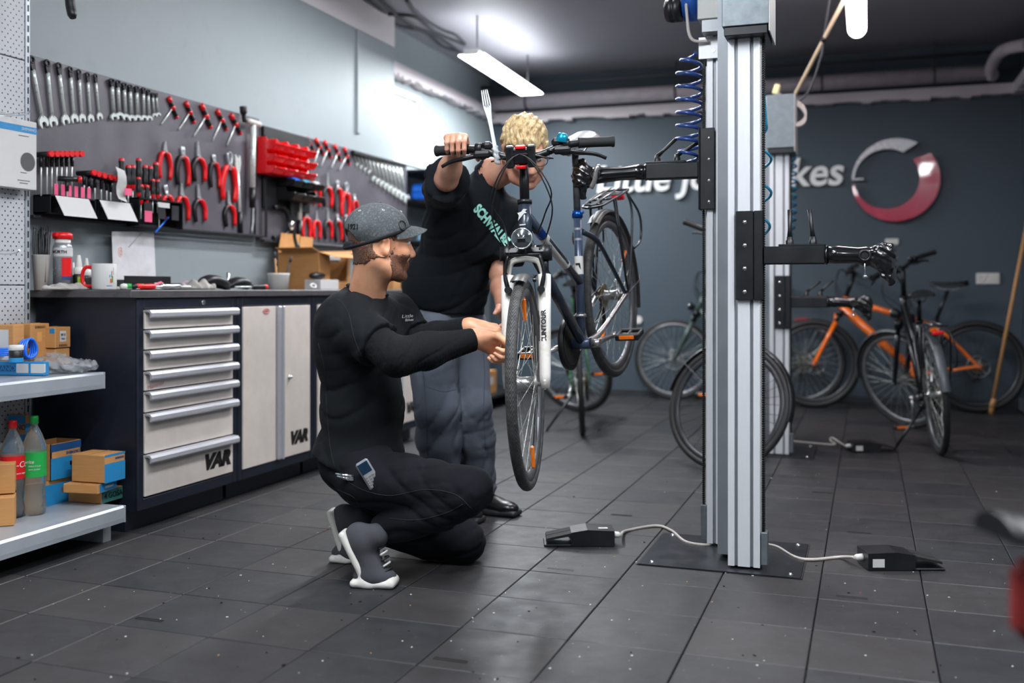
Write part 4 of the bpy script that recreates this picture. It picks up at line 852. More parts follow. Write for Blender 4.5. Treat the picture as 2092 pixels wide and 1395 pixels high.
for k, (y, z, m_, lab) in enumerate(((L*.42, .03, mat('yellow_packet', '#d8cf9a', .5), 'pale yellow packet standing in the black tray'), (L*.36, .032, M_PINK, 'pink packet standing in the black tray'), (L*.9, .022, mat('magenta_packet', '#d63bd0', .4), 'magenta capped stick at the right end of the black tray'))): mb = MB(); mb.box(p+V((-.02+.008*k, y, .022)), (.012, .06 if k < 2 else .05, .02), Matrix.Rotation(.25*k, 3, 'X'), .004); tag(mb.build('packet', m_), lab, 'packet')
def grip_tool(px, X, label, rot, m1, m2, L=.12):
    t = thing('hand_tool', label, 'tool', on_top(px, X)+V((0, 0, .014)), (0, 0, rot)); MB().lathe([(0, 0), (.011, .002), (.013, .02), (.011, .05), (.013, .085), (.009, .1)], (0, 0, 0), (1, 0, 0), 14).build('grip', m1, t); MB().lathe([(0, -.012), (.010, -.01), (.013, 0), (.012, .012)], (0, 0, 0), (1, 0, 0), 14).build('end_cap', m2, t); MB().cyl((.095, 0, 0), (.1+L, 0, 0), .0042, n=8).build('blade', M_SPAN, t)
grip_tool(543, -2.80, 'red and black screwdriver lying on the worktop above the door cabinet', radians(-97), M_BLACKP, M_RED); grip_tool(252, -2.84, 'green and red tool lying beside the white mug', radians(70), M_GRL, M_WHITEP, .03); grip_tool(273, -2.82, 'short red handled tool lying right of the mug', radians(75), M_RED, M_BLACKP, .03); grip_tool(330, -2.82, 'thin chrome tool lying before the black tray', radians(80), M_CHROME, M_CHROME, .06)
for k, (px, X, lab, pts) in enumerate(((430, -2.93, 'dark grey saddle lying on the worktop right of the tray', [(-.10, .02), (-.04, .045), (.05, .03), (.12, .012)]), (478, -2.96, 'black cable loop lying behind the red and black screwdriver', [(-.08, .01), (-.02, .035), (.05, .03), (.1, .012)]))):
    t = tag(MB().tube(bez([on_top(px, X)+V((.02*sin(i), a, z)) for i, (a, z) in enumerate(pts)], 5), [.012+.016*sin(pi*i/15) for i in range(16)], 10, flat=1.8, up=(0, 0, 1)).build(['bicycle_saddle', 'cable_loop'][k], M_BLACKP), lab, ['saddle', 'cable'][k])
t = thing('small_clamp', 'upright chrome clamp on the worktop behind the saddle', 'clamp', on_top(466, -3.0)); MB().cyl((0, 0, 0), (0, 0, .085), .009).build('spindle', M_CHROME, t); MB().bx((-.02, -.02, .03), (.02, .02, .05), .004).build('clamp_block', M_CHROME, t)
t = thing('paint_tub', 'white plastic tub with brushes standing on the worktop', 'tub', on_top(569, -2.98)); MB().lathe([(0, 0), (.052, .001), (.058, .075), (.061, .08), (.061, .088), (.055, .088), (.05, .01), (0, .01)], n=28).build('tub_wall', M_WHITEP, t)
for k, (x, y) in enumerate(((-.02, .01), (.015, .02), (.0, -.02))): b_ = link('brush', None, t); MB().cyl((x, y, .02), (x*2+.01, y*2.5, .135+.02*k), .0045, n=8).build('brush_handle', [M_WOOD, M_DCABLE, M_WOOD][k], b_); MB().cyl((x*2+.01, y*2.5, .13+.02*k), (x*2.2+.012, y*2.8, .16+.02*k), .008, .005, n=8).build('bristles', M_DCABLE, b_)
# open carton and things right of it
p = on_top(619, -2.96); p.x = -2.86; t = thing('open_carton', 'large open brown carton with raised flaps standing on the worktop', 'box', p); a, b, h = .26, .36, .21; k = .004
for lo, hi in (((0, 0, 0), (-a, k, h)), ((0, b-k, 0), (-a, b, h)), ((0, k, 0), (-k, b*.34, h)), ((0, b*.9, 0), (-k, b, h)), ((0, b*.34, 0), (-k, b*.9, h*.22)), ((-a, k, 0), (-a+k, b-k, h))): MB().bx(lo, hi).build('carton_side', M_CARD, t)
def flap(A, u, d): n_ = V(u).cross(V(d)).normalized()*.003; A, u, d = V(A), V(u), V(d); e = [A, A+u, A+u+d, A+d]; MB().add(e+[q+n_ for q in e], [(0, 1, 2, 3), (7, 6, 5, 4), (0, 4, 5, 1), (1, 5, 6, 2), (2, 6, 7, 3), (3, 7, 4, 0)]).build('flap', M_CARD, t)
flap((-a, 0, h), (0, b*.56, 0), (.0, .03, .11)); flap((-a, b*.6, h), (0, b*.4, 0), (.0, .02, .10)); flap((0, 0, h), (-a*.9, 0, 0), (0, -.07, .02)); flap((0, 0, h), (0, b*.95, 0), (.10, .02, -.03)); flap((0, b, h), (-a, 0, 0), (0, .1, .02))
MB().bx((-.26, .04, h-.05), (-.03, b-.05, h-.01), .01).build('packing_paper', M_PAPER, t)
p = on_top(655, -2.80); t = thing('white_carton', 'small white box with a black lump on it, in front of the open carton', 'box', p); MB().bx((-.10, 0, 0), (0, .20, .055), .002).build('carton', M_PAPER, t)
o = MB().ball(p+V((-.05, .05, .076)), (.035, .07, .02), 14).build('work_glove', M_BLACKP); tag(o, 'black glove lying on the small white box', 'glove')
o = MB().torus(on_top(640, -2.76)+V((0, 0, .02)), (.4, -.3, .5), .014, .005, 20, 8).build('tape_roll', M_WHITEP); tag(o, 'small white ring lying in front of the open carton', 'ring')
p = on_top(806, -2.98); t = thing('tall_carton', 'tall brown carton on the worktop between the two men', 'box', p); MB().bx((-.16, -.02, 0), (0, .3, .22), .002).build('carton', M_CARD, t)
o = MB().bx(on_top(826, -2.76)+V((-.03, 0, 0)), on_top(826, -2.76)+V((.03, .14, .07)), .01).build('black_case', M_BLACKP); tag(o, 'black plastic case on the worktop beside the tall carton', 'case')
# ------------------------------------------------------------------ rack at the far left wall
t = thing('wall_rack', 'dark shelf rack against the wall beyond the right tool board', 'shelf', (XF+.01, 6.80, 0))
for z in (.11, .62, 1.30, 1.60, 1.825): MB().bx((0, 0, z-.02), (.36, 1.5, z), .003).build('shelf_board', M_BLACKM, t)
for y in (.01, 1.47): MB().bx((.0, y, 0), (.03, y+.02, 1.83), .003).build('upright', M_BLACKM, t)
for x, y, z, (a, b, c_), m_, nm, lab in ((-3.12, 6.98, 1.6, (.2, .16, .13), M_BLUEH, 'blue_bundle', 'bundle of blue foil packs on the rack beyond the tool board'), (-3.15, 7.25, 1.6, (.22, .14, .16), M_BLUEH, 'blue_bundle', 'second bundle of blue packs, further along the rack'), (-3.08, 7.02, 1.3, (.2, .2, .09), mat('pale_blue', '#8fc3e6', .5), 'folded_cloth', 'pale blue folded cloth on the lower rack shelf'), (-3.02, 6.94, 1.39, (.1, .1, .03), M_RED, 'red_packet', 'red packet lying on the pale blue cloth'), (-3.1, 7.1, 1.825, (.03, .03, .07), M_DCABLE, 'small_pot', 'small dark pot on top of the rack')):
    s = SDF((-.16, -.16, -.01), (.16, .16, .2), .008); s.rbox((0, 0, c_/2), (a/2, b/2, c_/2), None, min(a, b, c_)*.3); P = s.pts(); s.F += .006*np.sin(P[..., 1]*90)*np.sin(P[..., 2]*80+1); s.F = np.maximum(s.F, .0005-P[..., 2])
    o = sdf_obj(nm, [s.polys()], m_); o.location = (x, y, z); tag(o, lab, 'pack' if 'blue' in nm else 'cloth' if 'cloth' in nm else 'pot' if 'pot' in nm else 'packet')
t = thing('spray_bottle', 'white plastic canister standing on top of the far rack', 'bottle', (-3.07, 7.2, 1.8255)); MB().lathe([(0, 0), (.05, .002), (.05, .10), (.035, .12), (.016, .13), (.016, .145), (0, .145)], n=24).build('bottle_body', M_WHITEP, t); MB().lathe([(.018, .135), (.018, .155), (0, .156)], n=16).build('cap', M_BLACKP, t)
p = onZ(1000, 806, .11); t = thing('rack_carton', 'brown carton on the low shelf behind the standing man', 'box', (p.x-.02, p.y, .11)); MB().bx((-.2, 0, 0), (0, .22, .18), .002).build('carton', M_CARD, t); MB().bx((0, .06, .07), (.001, .14, .13)).build('label', M_PAPER, t)
t = thing('low_rack', 'low dark shelf behind the standing man near the far corner', 'shelf', (p.x-.3, p.y-.3, 0)); MB().bx((0, 0, .085), (.36, .9, .109), .003).build('shelf_board', M_BLACKM, t)
for y in (.02, .84): MB().bx((.02, y, 0), (.34, y+.04, .084)).build('foot', M_BLACKM, t)
# ------------------------------------------------------------------ bicycles
def m_tyre():
    t = NT('treaded_tyre'); uv = t.new('ShaderNodeUVMap'); sp = t.new('ShaderNodeSeparateXYZ'); t.link(uv.outputs[0], sp.inputs[0]); u, v = sp.outputs[0], sp.outputs[1]
    z = t.math('ABSOLUTE', t.math('SUBTRACT', t.math('FRACT', t.math('MULTIPLY', v, 6)), .5))
    a = t.math('FRACT', t.math('ADD', t.math('MULTIPLY', u, 150), t.math('MULTIPLY', z, 3.2))); g = t.ramp(a, .12, .3)
    r = t.math('LESS_THAN', t.math('ABSOLUTE', t.math('SUBTRACT', v, .5)), .30); h = t.math('SUBTRACT', 1, t.math('MULTIPLY', t.math('SUBTRACT', 1, g), r))
    n = t.noise(40, 4); o = t.mix(h, lin('#0b0b0b'), t.mix(t.ramp(n, .35, .7), lin('#3a3a3b'), lin('#575654'))); t.link(o, t.b.inputs['Base Color']); t.b.inputs['Roughness'].default_value = .62
    t.bump(h, .9, .002); return t.m
M_TYRE = m_tyre(); M_TYREP = mat('plain_tyre', '#1d1d1e', .6, var=.25); M_RIM = mat('rim_silver', '#77787b', .38, .6, var=.2); M_RIMB = mat('rim_black', '#34363a', .35, .3)
M_SPOKE = mat('spoke_steel', '#d4d8d2', .3, .7); M_SPOKEB = mat('spoke_black', '#2a2b2d', .4, .4); M_FW = mat('fork_white', '#dcd8d2', .35, var=.05, stain=('#7d6a50', 9, .55, .8, .6)); M_NAVY = mat('frame_anthracite', '#27303f', .32, .3, var=.1, coat=.3)
M_NAVYL = mat('frame_seat_tube', '#3d4a60', .32, .3, var=.1, coat=.3); M_ALU = mat('brushed_alu', '#b3b2b2', .3, .85, var=.15); M_DIRTY = mat('dirty_black', '#1b1917', .6, var=.3, stain=('#5b4a35', 25, .55, .75, .5)); M_REARL = mat('tail_red', '#d01018', .25, coat=.4)
M_LENS = mat('lamp_lens', '#6f7579', .06, .8, coat=.6, var=.35, scale=60); M_BLUEA = mat('blue_anodised', '#1f57b8', .25, .8); M_TEALA = mat('teal_anodised', '#1590b0', .25, .6); M_SADW = mat('saddle_grey', '#8f908e', .3, var=.06, coat=.3)
WH = {}
def wheel_meshes(R, tr, plain, nsp, hubr, hubw, rotor):
    k = (R, tr, plain, nsp, hubr, rotor)
    if k in WH: return WH[k]
    out = {}; n, m = 72, 12; me = bpy.data.meshes.new('tyre'); vs, fs, uv = [], [], []
    for i in range(n+1):
        a = 2*pi*i/n
        for j in range(m+1): b = 2*pi*j/m; r = R-tr+tr*cos(b); vs.append((r*cos(a), tr*.98*sin(b), r*sin(a)))
    for i in range(n):
        for j in range(m): fs.append((i*(m+1)+j, i*(m+1)+j+1, (i+1)*(m+1)+j+1, (i+1)*(m+1)+j)); uv += [(i/n, (j/m+.5) % 1), (i/n, ((j+.999)/m+.5) % 1.0001), ((i+1)/n, ((j+.999)/m+.5) % 1.0001), ((i+1)/n, (j/m+.5) % 1)]
    me.from_pydata(vs, [], fs); l = me.uv_layers.new(name='UVMap'); l.data.foreach_set('uv', np.array(uv, np.float32).ravel()); me.polygons.foreach_set('use_smooth', [True]*len(fs)); me.materials.append(M_TYREP if plain else M_TYRE); me.update(); out['tyre'] = me
    ri = R-2*tr; out['rim'] = MB().lathe([(ri+.006, -.012), (ri-.012, -.011), (ri-.022, -.006), (ri-.024, 0), (ri-.022, .006), (ri-.012, .011), (ri+.006, .012), (ri+.006, -.012)], (0, 0, 0), (0, 1, 0), 56).mesh('rim', M_RIMB if plain == 'b' else M_RIM)
    mb = MB()
    for i in range(nsp):
        s = 1 if i % 2 else -1; a = 2*pi*i/nsp; b = a+(1 if (i//2) % 2 else -1)*1.1
        mb.tube([(cos(b)*hubr*.9, s*hubw*.42, sin(b)*hubr*.9), (cos(a)*(ri-.02), s*.003, sin(a)*(ri-.02))], .0012, 4, caps=False)
    out['spokes'] = mb.mesh('spokes', M_SPOKEB if plain == 'b' else M_SPOKE, recalc=False)
    mb = MB().lathe([(0, -.055), (.008, -.055), (.008, -hubw*.5), (hubr, -hubw*.46), (hubr, -hubw*.38), (hubr*.8, -hubw*.3), (hubr*.8, hubw*.3), (hubr, hubw*.38), (hubr, hubw*.46), (.008, hubw*.5), (.008, .055), (0, .055)], (0, 0, 0), (0, 1, 0), 24)
    for s in (-1, 1): mb.cyl((0, s*.05, 0), (0, s*.075, 0), .0075, n=6)
    out['hub'] = mb.mesh('hub', M_ALU)
    if rotor:
        mb = MB(); mb.torus((0, rotor*.035, 0), (0, 1, 0), .082, .010, 40, 4, .2)
        for i in range(6): a = 2*pi*i/6; mb.tube([(0, rotor*.035, 0), (.08*cos(a), rotor*.035, .08*sin(a))], .004, 4)
        out['disc_rotor'] = mb.mesh('disc_rotor', M_ALU)
    mb = MB(); mb.box((0, 0, 0), (.012, .014, .075), None, .004); out['reflector'] = mb.mesh('reflector', M_ORANGE)
    WH[k] = out; return out
def wheel(name, root, M, R, tr, plain, hubr, hubw, nsp=36, rotor=0, refl=(), spin=0):
    ms = wheel_meshes(R, tr, plain, nsp, hubr, hubw, rotor); w_ = link(name, ms['rim'], root); w_.matrix_local = M @ Matrix.Rotation(spin, 4, 'Y')
    for k in ('tyre', 'spokes', 'hub', 'disc_rotor'):
        if k in ms: link(k, ms[k], w_)
    for a, s in refl: o = link('reflector', ms['reflector'], w_); o.location = (cos(a)*R*.72, s*.012, sin(a)*R*.72); o.rotation_euler = (0, pi/2-a+.0, 0)
    return w_
def bike(name, label, loc, head, pitch=0, roll=0, scale=1, group=None, **c):
    g = dict(R=.345, tr=.0185, wb=1.06, cs=.445, drop=.065, ha=70.5, sa=72, st=.50, sh=.73, rake=.05, hl=.15, bar=.80, steer=0, frame=M_NAVY, seatt=None, fork=M_FW, style='trapez', fend=True, rack=True, kick=False, lampf=True, plain='s', bars='trek', crank=200, disc=False, sad=M_BLACKP, detail=False, refl=True, rim=36, hub=.02, legr=.0, ff=(5, 175), fr=(70, 205), scale_post=1)
    g.update(c); G = type('G', (), g); F = G.frame
    t = thing(name, label, 'bicycle', loc, 0, group); t.rotation_euler = (Matrix.Rotation(head, 3, 'Z') @ Matrix.Rotation(pitch, 3, 'Y') @ Matrix.Rotation(roll, 3, 'X')).to_euler(); t.scale = (scale,)*3
    R, ha, sa = G.R, radians(G.ha), radians(G.sa); RA, FA, BB = V((0, 0, R)), V((G.wb, 0, R)), V((G.cs, 0, R-G.drop)); ax = V((-cos(ha), 0, sin(ha))); fw = V((sin(ha), 0, cos(ha)))
    A0 = FA-fw*G.rake; cl = R+.085; crown = A0+ax*cl; H1, H2 = A0+ax*(cl+.025), A0+ax*(cl+.025+G.hl); sd = V((-cos(sa), 0, sin(sa))); ST, SD = BB+sd*G.st, BB+sd*G.sh
    S = Matrix.Translation(A0) @ Matrix.Rotation(radians(G.steer), 4, ax) @ Matrix.Translation(-A0)
    def st_(o, M=None): o.matrix_local = S @ (M or Matrix()); return o
    # frame
    mb = MB(); br, dr = .0165, .021
    if G.style == 'mtb': br, dr = .021, .032
    mb.tube([H1-ax*.01, H2+ax*.004], .0225, 16); dt0 = H1+ax*.03
    mb.tube([dt0, BB+V((.0, 0, .012))], [dr, dr], 14, flat=.9)
    if G.style == 'trapez': tt = BB+sd*(G.st*.47); mb.tube([H2-ax*.035, tt], [br*1.1, br], 12); 
    elif G.style == 'mtb': tt = BB+sd*(G.st*.9); mb.tube([H2-ax*.02, tt], [br*1.15, br], 12)
    else: tt = BB+sd*(G.st*.93); mb.tube([H2-ax*.03, tt], br, 12)
    if G.style == 'mtb': mb.tube(bez([BB+V((-.01, 0, .1)), BB+V((.02, 0, .03)), BB+V((-.02, 0, -.02))], 4), .035, 10)
    mb.build('frame', F, t)
    if G.detail:
        fr_ = [o for o in t.children if o.name.startswith('frame')][0]; a, b = H2-ax*.035, tt; L = b-a
        for k0, k1, m_ in ((.20, .28, M_BLUEA), (.29, .72, M_WHITEP)): MB().tube([a+L*k0, a+L*k1], [br*1.1-.0016*k0+.0008, br*1.1-.0016*k1+.0008], 14, caps=False).build('decal', m_, fr_)
        MB().tube([a+L*.34+V((0, .0095, 0)), a+L*.69+V((0, .0095, 0))], .0105, 8).build('decal', M_NAVY, fr_)
        mb = MB(); q = (H1+H2)/2+fw*.0228+ax*.035; e = frame(q, (0, 1, 0), fw)
        pts = [(-.016, -.02), (-.012, -.004), (-.018, .006), (-.004, .009), (.004, .018), (.018, .016), (.010, .010), (.016, .004), (.006, .002), (-.002, -.006)]
        mb.M = e; mb.prism(pts, (0, 0, 0), (1, 0, 0), (0, 1, 0), (0, 0, .001)); mb.box((0, -.035, 0), (.022, .004, .001)); mb.build('bird_emblem', M_PAPER, fr_)
    mb = MB(); mb.tube([BB+V((0, 0, -.0)), ST], .0165 if G.style != 'mtb' else .018, 14); mb.cyl(BB+V((0, -.036, 0)), BB+V((0, .036, 0)), .022, n=16); mb.build('seat_tube', G.seatt or F, t)
    mb = MB()
    for s in (-1, 1):
        mb.tube(bez([BB+V((-.02, s*.022, 0)), BB+V((-.12, s*.045, .01)), RA+V((.03, s*.062, -.004)), RA+V((-.005, s*.064, 0))], 5), [.0125]*6+[.010]*10, 9)
        mb.box(RA+V((0, s*.063, 0)), (.035, .005, .035), None, .001)
    mb.build('chainstays', M_ALU if G.detail else F, t); mb = MB(); top = BB+sd*(G.st*.86)
    for s in (-1, 1): mb.tube(bez([top+V((-.008, s*.012, 0)), top+(RA-top)*.2+V((-.02, s*.045, .01)), top+(RA-top)*.6+V((-.01, s*.055, .012)), RA+V((0, s*.063, 0))], 5), [.0115]*6+[.0085]*10, 9)
    mb.build('seatstays', F, t)
    mb = MB(); mb.tube([ST-sd*.005, SD-sd*.03], .0138, 12); mb.build('seatpost', M_BLACKM if not G.detail else mat('post_dark', '#55575a', .4, .6, stain=('#1a1a1a', 40, .5, .7, .8)), t)
    mb = MB(); mb.tube([ST-sd*.016, ST+sd*.010], .021, 16); mb.tube([ST+V((-.02, -.02, 0)), ST+V((-.02, .02, 0))], .005, 8); mb.build('seat_clamp', M_BLUEA if G.detail else M_BLACKM, t)
    # saddle
    rows = []
    for u in np.linspace(0, 1, 9):
        wd = .074*(1-u)**.8*.9+.020; wd = wd if u > .06 else wd*.75; zc = .018+.012*(1-u)**2; rows.append([SD+V((-.13+u*.27, sin(a)*wd, zc*max(cos(a), -.2)*1.2+.012*(u-.5)**2*2)) for a in np.linspace(-pi*.62, pi*.62, 11)])
    mb = MB().grid(rows); mb.add(rows[0], [range(11)]); mb.add(rows[-1], [range(11)]); mb.add([r[0] for r in rows]+[r[-1] for r in rows], [[i, i+1, 10+i, 9+i] for i in range(8)]); sa_ = mb.build('saddle', G.sad, t)
    mb = MB()
    for s in (-1, 1): mb.tube(bez([SD+V((-.1, s*.03, .0)), SD+V((-.04, s*.022, -.03)), SD+V((.04, s*.02, -.03)), SD+V((.12, s*.006, .0))], 4), .0035, 6)
    mb.build('saddle_rails', M_ALU, sa_)
    # fork
    lr = .021 if (G.style != 'mtb' and G.detail) else .017; mb = MB(); ctop = crown-ax*.0
    for s in (-1, 1):
        foot = FA+V((0, s*.062, 0)); up = ctop+fw*.012*0+V((0, s*.062, 0))-ax*.01
        mb.tube([foot+ax*-.015, foot+(up-foot)*.06, foot+(up-foot)*.5, foot+(up-foot)*.86], [lr*.72, lr*.9, lr, lr*1.05], 12); mb.box(FA+V((0, s*.062, 0)), (.03, .008, .034), None, .002)
    arch = [ctop+fw*.035+V((0, s*.062*k, z)) for s, k, z in ((-1, 1, -.085), (-1, .75, -.030), (-1, .2, -.018), (1, .2, -.018), (1, .75, -.030), (1, 1, -.085))]
    mb.tube(bez(arch, 4), .010, 8); fk = st_(mb.build('fork', G.fork, t))
    mb = MB()
    for s in (-1, 1): foot = FA+V((0, s*.062, 0)); up = ctop+V((0, s*.062, 0)); mb.tube([foot+(up-foot)*.84, up], .0155, 10); mb.tube([up-ax*.020, up+ax*.030], .027, 12)
    mb.box(ctop+ax*.008, (.055, .15, .042), Matrix.Rotation(ha-pi/2, 3, 'Y').inverted() if False else None, .012); mb.tube([ctop, H1], .02, 12); mb.build('fork_crown', M_BLACKM, fk)
    if G.detail:
        q = FA+(crown-FA)*.44+V((0, .062, 0))+fw*.0240; text('SUNTOUR', .022, frame(q, ax, fw) @ Matrix.Rotation(0, 4, 'Z'), M_INK, fk, 'lettering', .0004, 0, .0008); mb = MB(); e = frame(q+V((0, -.016, 0)), ax, fw); mb.M = e; mb.box((0, 0, 0), (.10, .003, .001)); mb.build('decal_line', M_INK, fk)
        if not G.disc:
            for s in (-1, 1):
                b0 = FA+(crown-FA)*.72+V((0, s*.055, 0))+fw*.028; b1 = FA+(crown-FA)*.985+V((0, s*.052, 0))+fw*.045
                mb = MB(); mb.tube(bez([b0, b0+(b1-b0)*.5+V((0, s*.012, 0)), b1], 5), [.011]*4+[.009]*7, 8, flat=.7); mb.cyl(b0-fw*.012, b0+fw*.012, .012, n=12); mb.box(b0+(b1-b0)*.32+V((0, -s*.018, 0)), (.05, .012, .013), None, .003); mb.build('brake_arm', M_BLACKM, fk)
            q = FA+(crown-FA)*.985+fw*.045; MB().tube([q+V((0, -.06, 0)), q+V((0, .055, .003))], .0035, 6).build('brake_cable', M_BLACKP, fk)
    # wheels
    sp = dict(R=R, tr=G.tr, plain=False if G.detail else G.plain, nsp=G.rim)
    st_(wheel('front_wheel', t, Matrix(), hubr=G.hub, hubw=.075, rotor=1 if G.disc else 0, refl=((radians(80), .6), (radians(262), .6)) if G.refl else (), spin=0, **sp), Matrix.Translation(FA) @ Matrix.Rotation(radians(getattr(G, 'c_spin', 0)), 4, 'Y'))
    wheel('rear_wheel', t, Matrix.Translation(RA), hubr=.026, hubw=.075, rotor=1 if G.disc else 0, refl=((radians(170), .8), (radians(-10), .8)) if G.refl else (), spin=.3, **sp)
    mb = MB(); y = -.036
    for k in range(6): mb.cyl((0, -.028-k*.004, R), (0, -.030-k*.004, R), .052-.005*k, n=26)
    mb.build('cassette', mat('cassette', '#8a7d60', .45, .7, var=.3), t)
    # cranks
    ck = link('crankset', None, t); mb = MB(); mb.torus(BB+V((0, -.045, 0)), (0, 1, 0), .082, .006, 36, 6); mb.cyl(BB+V((0, -.049, 0)), BB+V((0, -.041, 0)), .076, n=36); mb.build('chainring', M_DIRTY, ck)
    if G.style != 'mtb': mb = MB(); mb.lathe([(.098, -.012), (.102, -.008), (.102, .008), (.098, .010), (.085, .010), (.085, .006)], BB+V((0, -.05, 0)), (0, 1, 0), 40); mb.build('chain_guard', M_BLACKP, ck)
    for s, a in ((1, radians(G.crank)), (-1, radians(G.crank+180))):
        d = V((cos(a), 0, sin(a))); p0 = BB+V((0, s*.062, 0)); p1 = p0+d*.17+V((0, s*.014, 0)); mb = MB(); mb.tube([p0, p0+d*.05, p1], [.016, .012, .010], 10, flat=.7); mb.cyl(p0-V((0, s*.02, 0)), p0+V((0, s*.012, 0)), .016, n=14); mb.cyl(p1-V((0, s*.008, 0)), p1+V((0, s*.012, 0)), .013, n=12); mb.build('crank', M_ALU if G.detail or G.style != 'mtb' else M_BLACKM, ck)
        pc = p1+V((0, s*.065, 0)); mb = MB(); mb.cyl(p1, pc+V((0, s*.045, 0)), .008, n=8)
        for q in (-1, 1): mb.box(pc+V((q*.036, 0, 0)), (.016, .095, .026), None, .004)
        for q in (-1, 0, 1): mb.box(pc+V((0, q*.042, 0)), (.075, .012, .022), None, .003)
        pd = mb.build('pedal', M_BLACKP, ck)
        if G.style != 'mtb':
            for q in (-1, 1): MB().box(pc+V((q*.0445, 0, .002)), (.003, .06, .015), None, .001).build('pedal_reflector', M_ORANGE, ck)
    ch = MB(); p = []
    for a in np.linspace(-pi/2, pi/2, 9): p.append(BB+V((.082*cos(a), -.042, .082*sin(a))))
    for a in np.linspace(pi/2, 1.5*pi, 9): p.append(RA+V((.042*cos(a), -.042, .042*sin(a))))
    ch.tube(p, .0042, 5, closed=True, up=(0, 1, 0)); ch.build('chain', M_DIRTY, t)
    mb = MB(); mb.box(RA+V((.0, -.045, -.07)), (.03, .018, .09), None, .006); mb.cyl(RA+V((.01, -.052, -.06)), RA+V((.01, -.04, -.06)), .02, n=14); mb.cyl(RA+V((.02, -.052, -.115)), RA+V((.02, -.04, -.115)), .02, n=14); mb.build('derailleur', M_DIRTY, t)
    # steering parts
    top = A0+ax*G.bar; mb = MB(); mb.tube([H2, top-ax*.01], .0165, 12); mb.cyl(H2-ax*.002, H2+ax*.012, .025, n=16)
    bc = top+V((.035 if G.bars == 'trek' else .05, 0, 0)); mb.tube([top-ax*.015, bc], .018, 10); mb.cyl(bc+V((0, -.022, 0)), bc+V((0, .022, 0)), .021, n=14); st_(mb.build('stem', M_BLACKM, t))
    hw = .305 if G.bars == 'trek' else .35; hx = 0
    half = [(.0, 0, 0), (.0, .055, 0), (-.008, .12, .020), (-.028, .19, .030), (-.055, hw, .026)] if G.bars == 'trek' else [(0, 0, 0), (0, .06, .0), (-.01, .13, .018), (-.02, .2, .02), (-.045, hw, .022)]
    if G.bars == 'swept': half = [(.0, 0, 0), (.03, .07, .01), (.03, .17, .05), (-.09, .26, .09), (-.25, .29, .10)]
    hp = bez([bc+V((x, -y, z)) for x, y, z in half[::-1]]+[bc+V(q) for q in half[1:]], 5); hbar = st_(MB().tube(hp, .0125, 10).build('handlebar', M_BLACKM, t))
    for s in (-1, 1):
        a, b = bc+V((half[3][0], s*half[3][1], half[3][2])), bc+V((half[4][0], s*half[4][1], half[4][2])); d = (b-a).normalized(); a = b-d*.118
        mb = MB(); mb.tube([a-d*.002, a+d*.004, a+d*.05, b-d*.012, b-d*.004, b], [.0185, .0175, .0165, .017, .0195, .019], 14); mb.build('grip', M_RUBBER, hbar)
        q = a-d*.045; mb = MB(); mb.cyl(q-d*.012, q+d*.012, .018, n=12); mb.box(q+V((.022, -s*.012, -.018)), (.03, .06, .026), None, .008); mb.cyl(q+V((.022, -s*.035, -.018)), q+V((.022, -s*.062, -.018)), .006, n=8); mb.build('lever_clamp', M_BLACKP, hbar)
        mb = MB(); e = q+V((.028, s*.012, -.022)); mb.tube(bez([e, e+d*.045+V((.012, 0, -.006)), e+d*.09+V((.006, 0, -.014)), e+d*.125+V((.012, 0, -.028))], 4), [.008]*5+[.0065]*5+[.006]*3, 8, flat=.55); mb.build('brake_lever', M_BLACKM, hbar)
        if G.detail or G.bars == 'trek': mb = MB(); mb.box(q+d*-.03+V((-.002, 0, .006)), (.03, .035, .03), None, .010); mb.tube(bez([q-d*.03+V((.01, 0, -.02)), q-d*.01+V((-.01, 0, -.035)), q+d*.03+V((-.02, 0, -.03))], 4), .006, 6); mb.build('shifter', M_BLACKP, hbar)
    cb = []
    for s, z, e in ((-1, .14, H1+V((.03, .05, .0))), (1, .12, H1+V((.04, -.05, -.02))), (-1, .10, H2-ax*.06+V((-.06, .03, -.06))), (1, .16, H2-ax*.06+V((-.06, -.03, -.06)))):
        q = bc+V((.01, s*.105, -.012)); cb.append(bez([q, bc+V((.07, -s*.0-s*.02, .01-.02*z)), bc+V((.10, -s*.10, -z)), bc+V((.05, -s*.07, -z*1.9)), e], 6))
    mb = MB(); [mb.tube(p, .0026, 6) for p in cb]; st_(mb.build('brake_cables', M_BLACKP, t))
    # mudguards, rack, lamps, stand
    def guard(nm, C, a0, a1, st2=False):
        mb = MB(); rr = R+.017; rows = []
        for a in np.linspace(radians(a0), radians(a1), 30): rows.append([C+V((cos(a)*(rr+.012*cos(b)-.012), .027*sin(b), sin(a)*(rr+.012*cos(b)-.012))) for b in np.linspace(-1.6, 1.6, 8)])
        mb.grid(rows); mb.grid([[p*1+V((0, 0, .0009)) for p in r] for r in rows]); o = mb.build(nm, G.fendm if hasattr(G, 'fendm') else M_BLACKP, t, recalc=False)
        e = (radians(a0)*.15+radians(a1)*.85); mb = MB()
        for s in (-1, 1): mb.tube([C+V((0, s*.07, 0)), C+V((cos(e)*rr, s*.028, sin(e)*rr))], .0022, 5)
        mb.build('guard_stay', M_DCABLE, o)
        if st2: st_(o)
    if G.fend: guard('rear_mudguard', RA, *G.fr)
    if G.ff: guard('front_mudguard', FA, *G.ff, True)
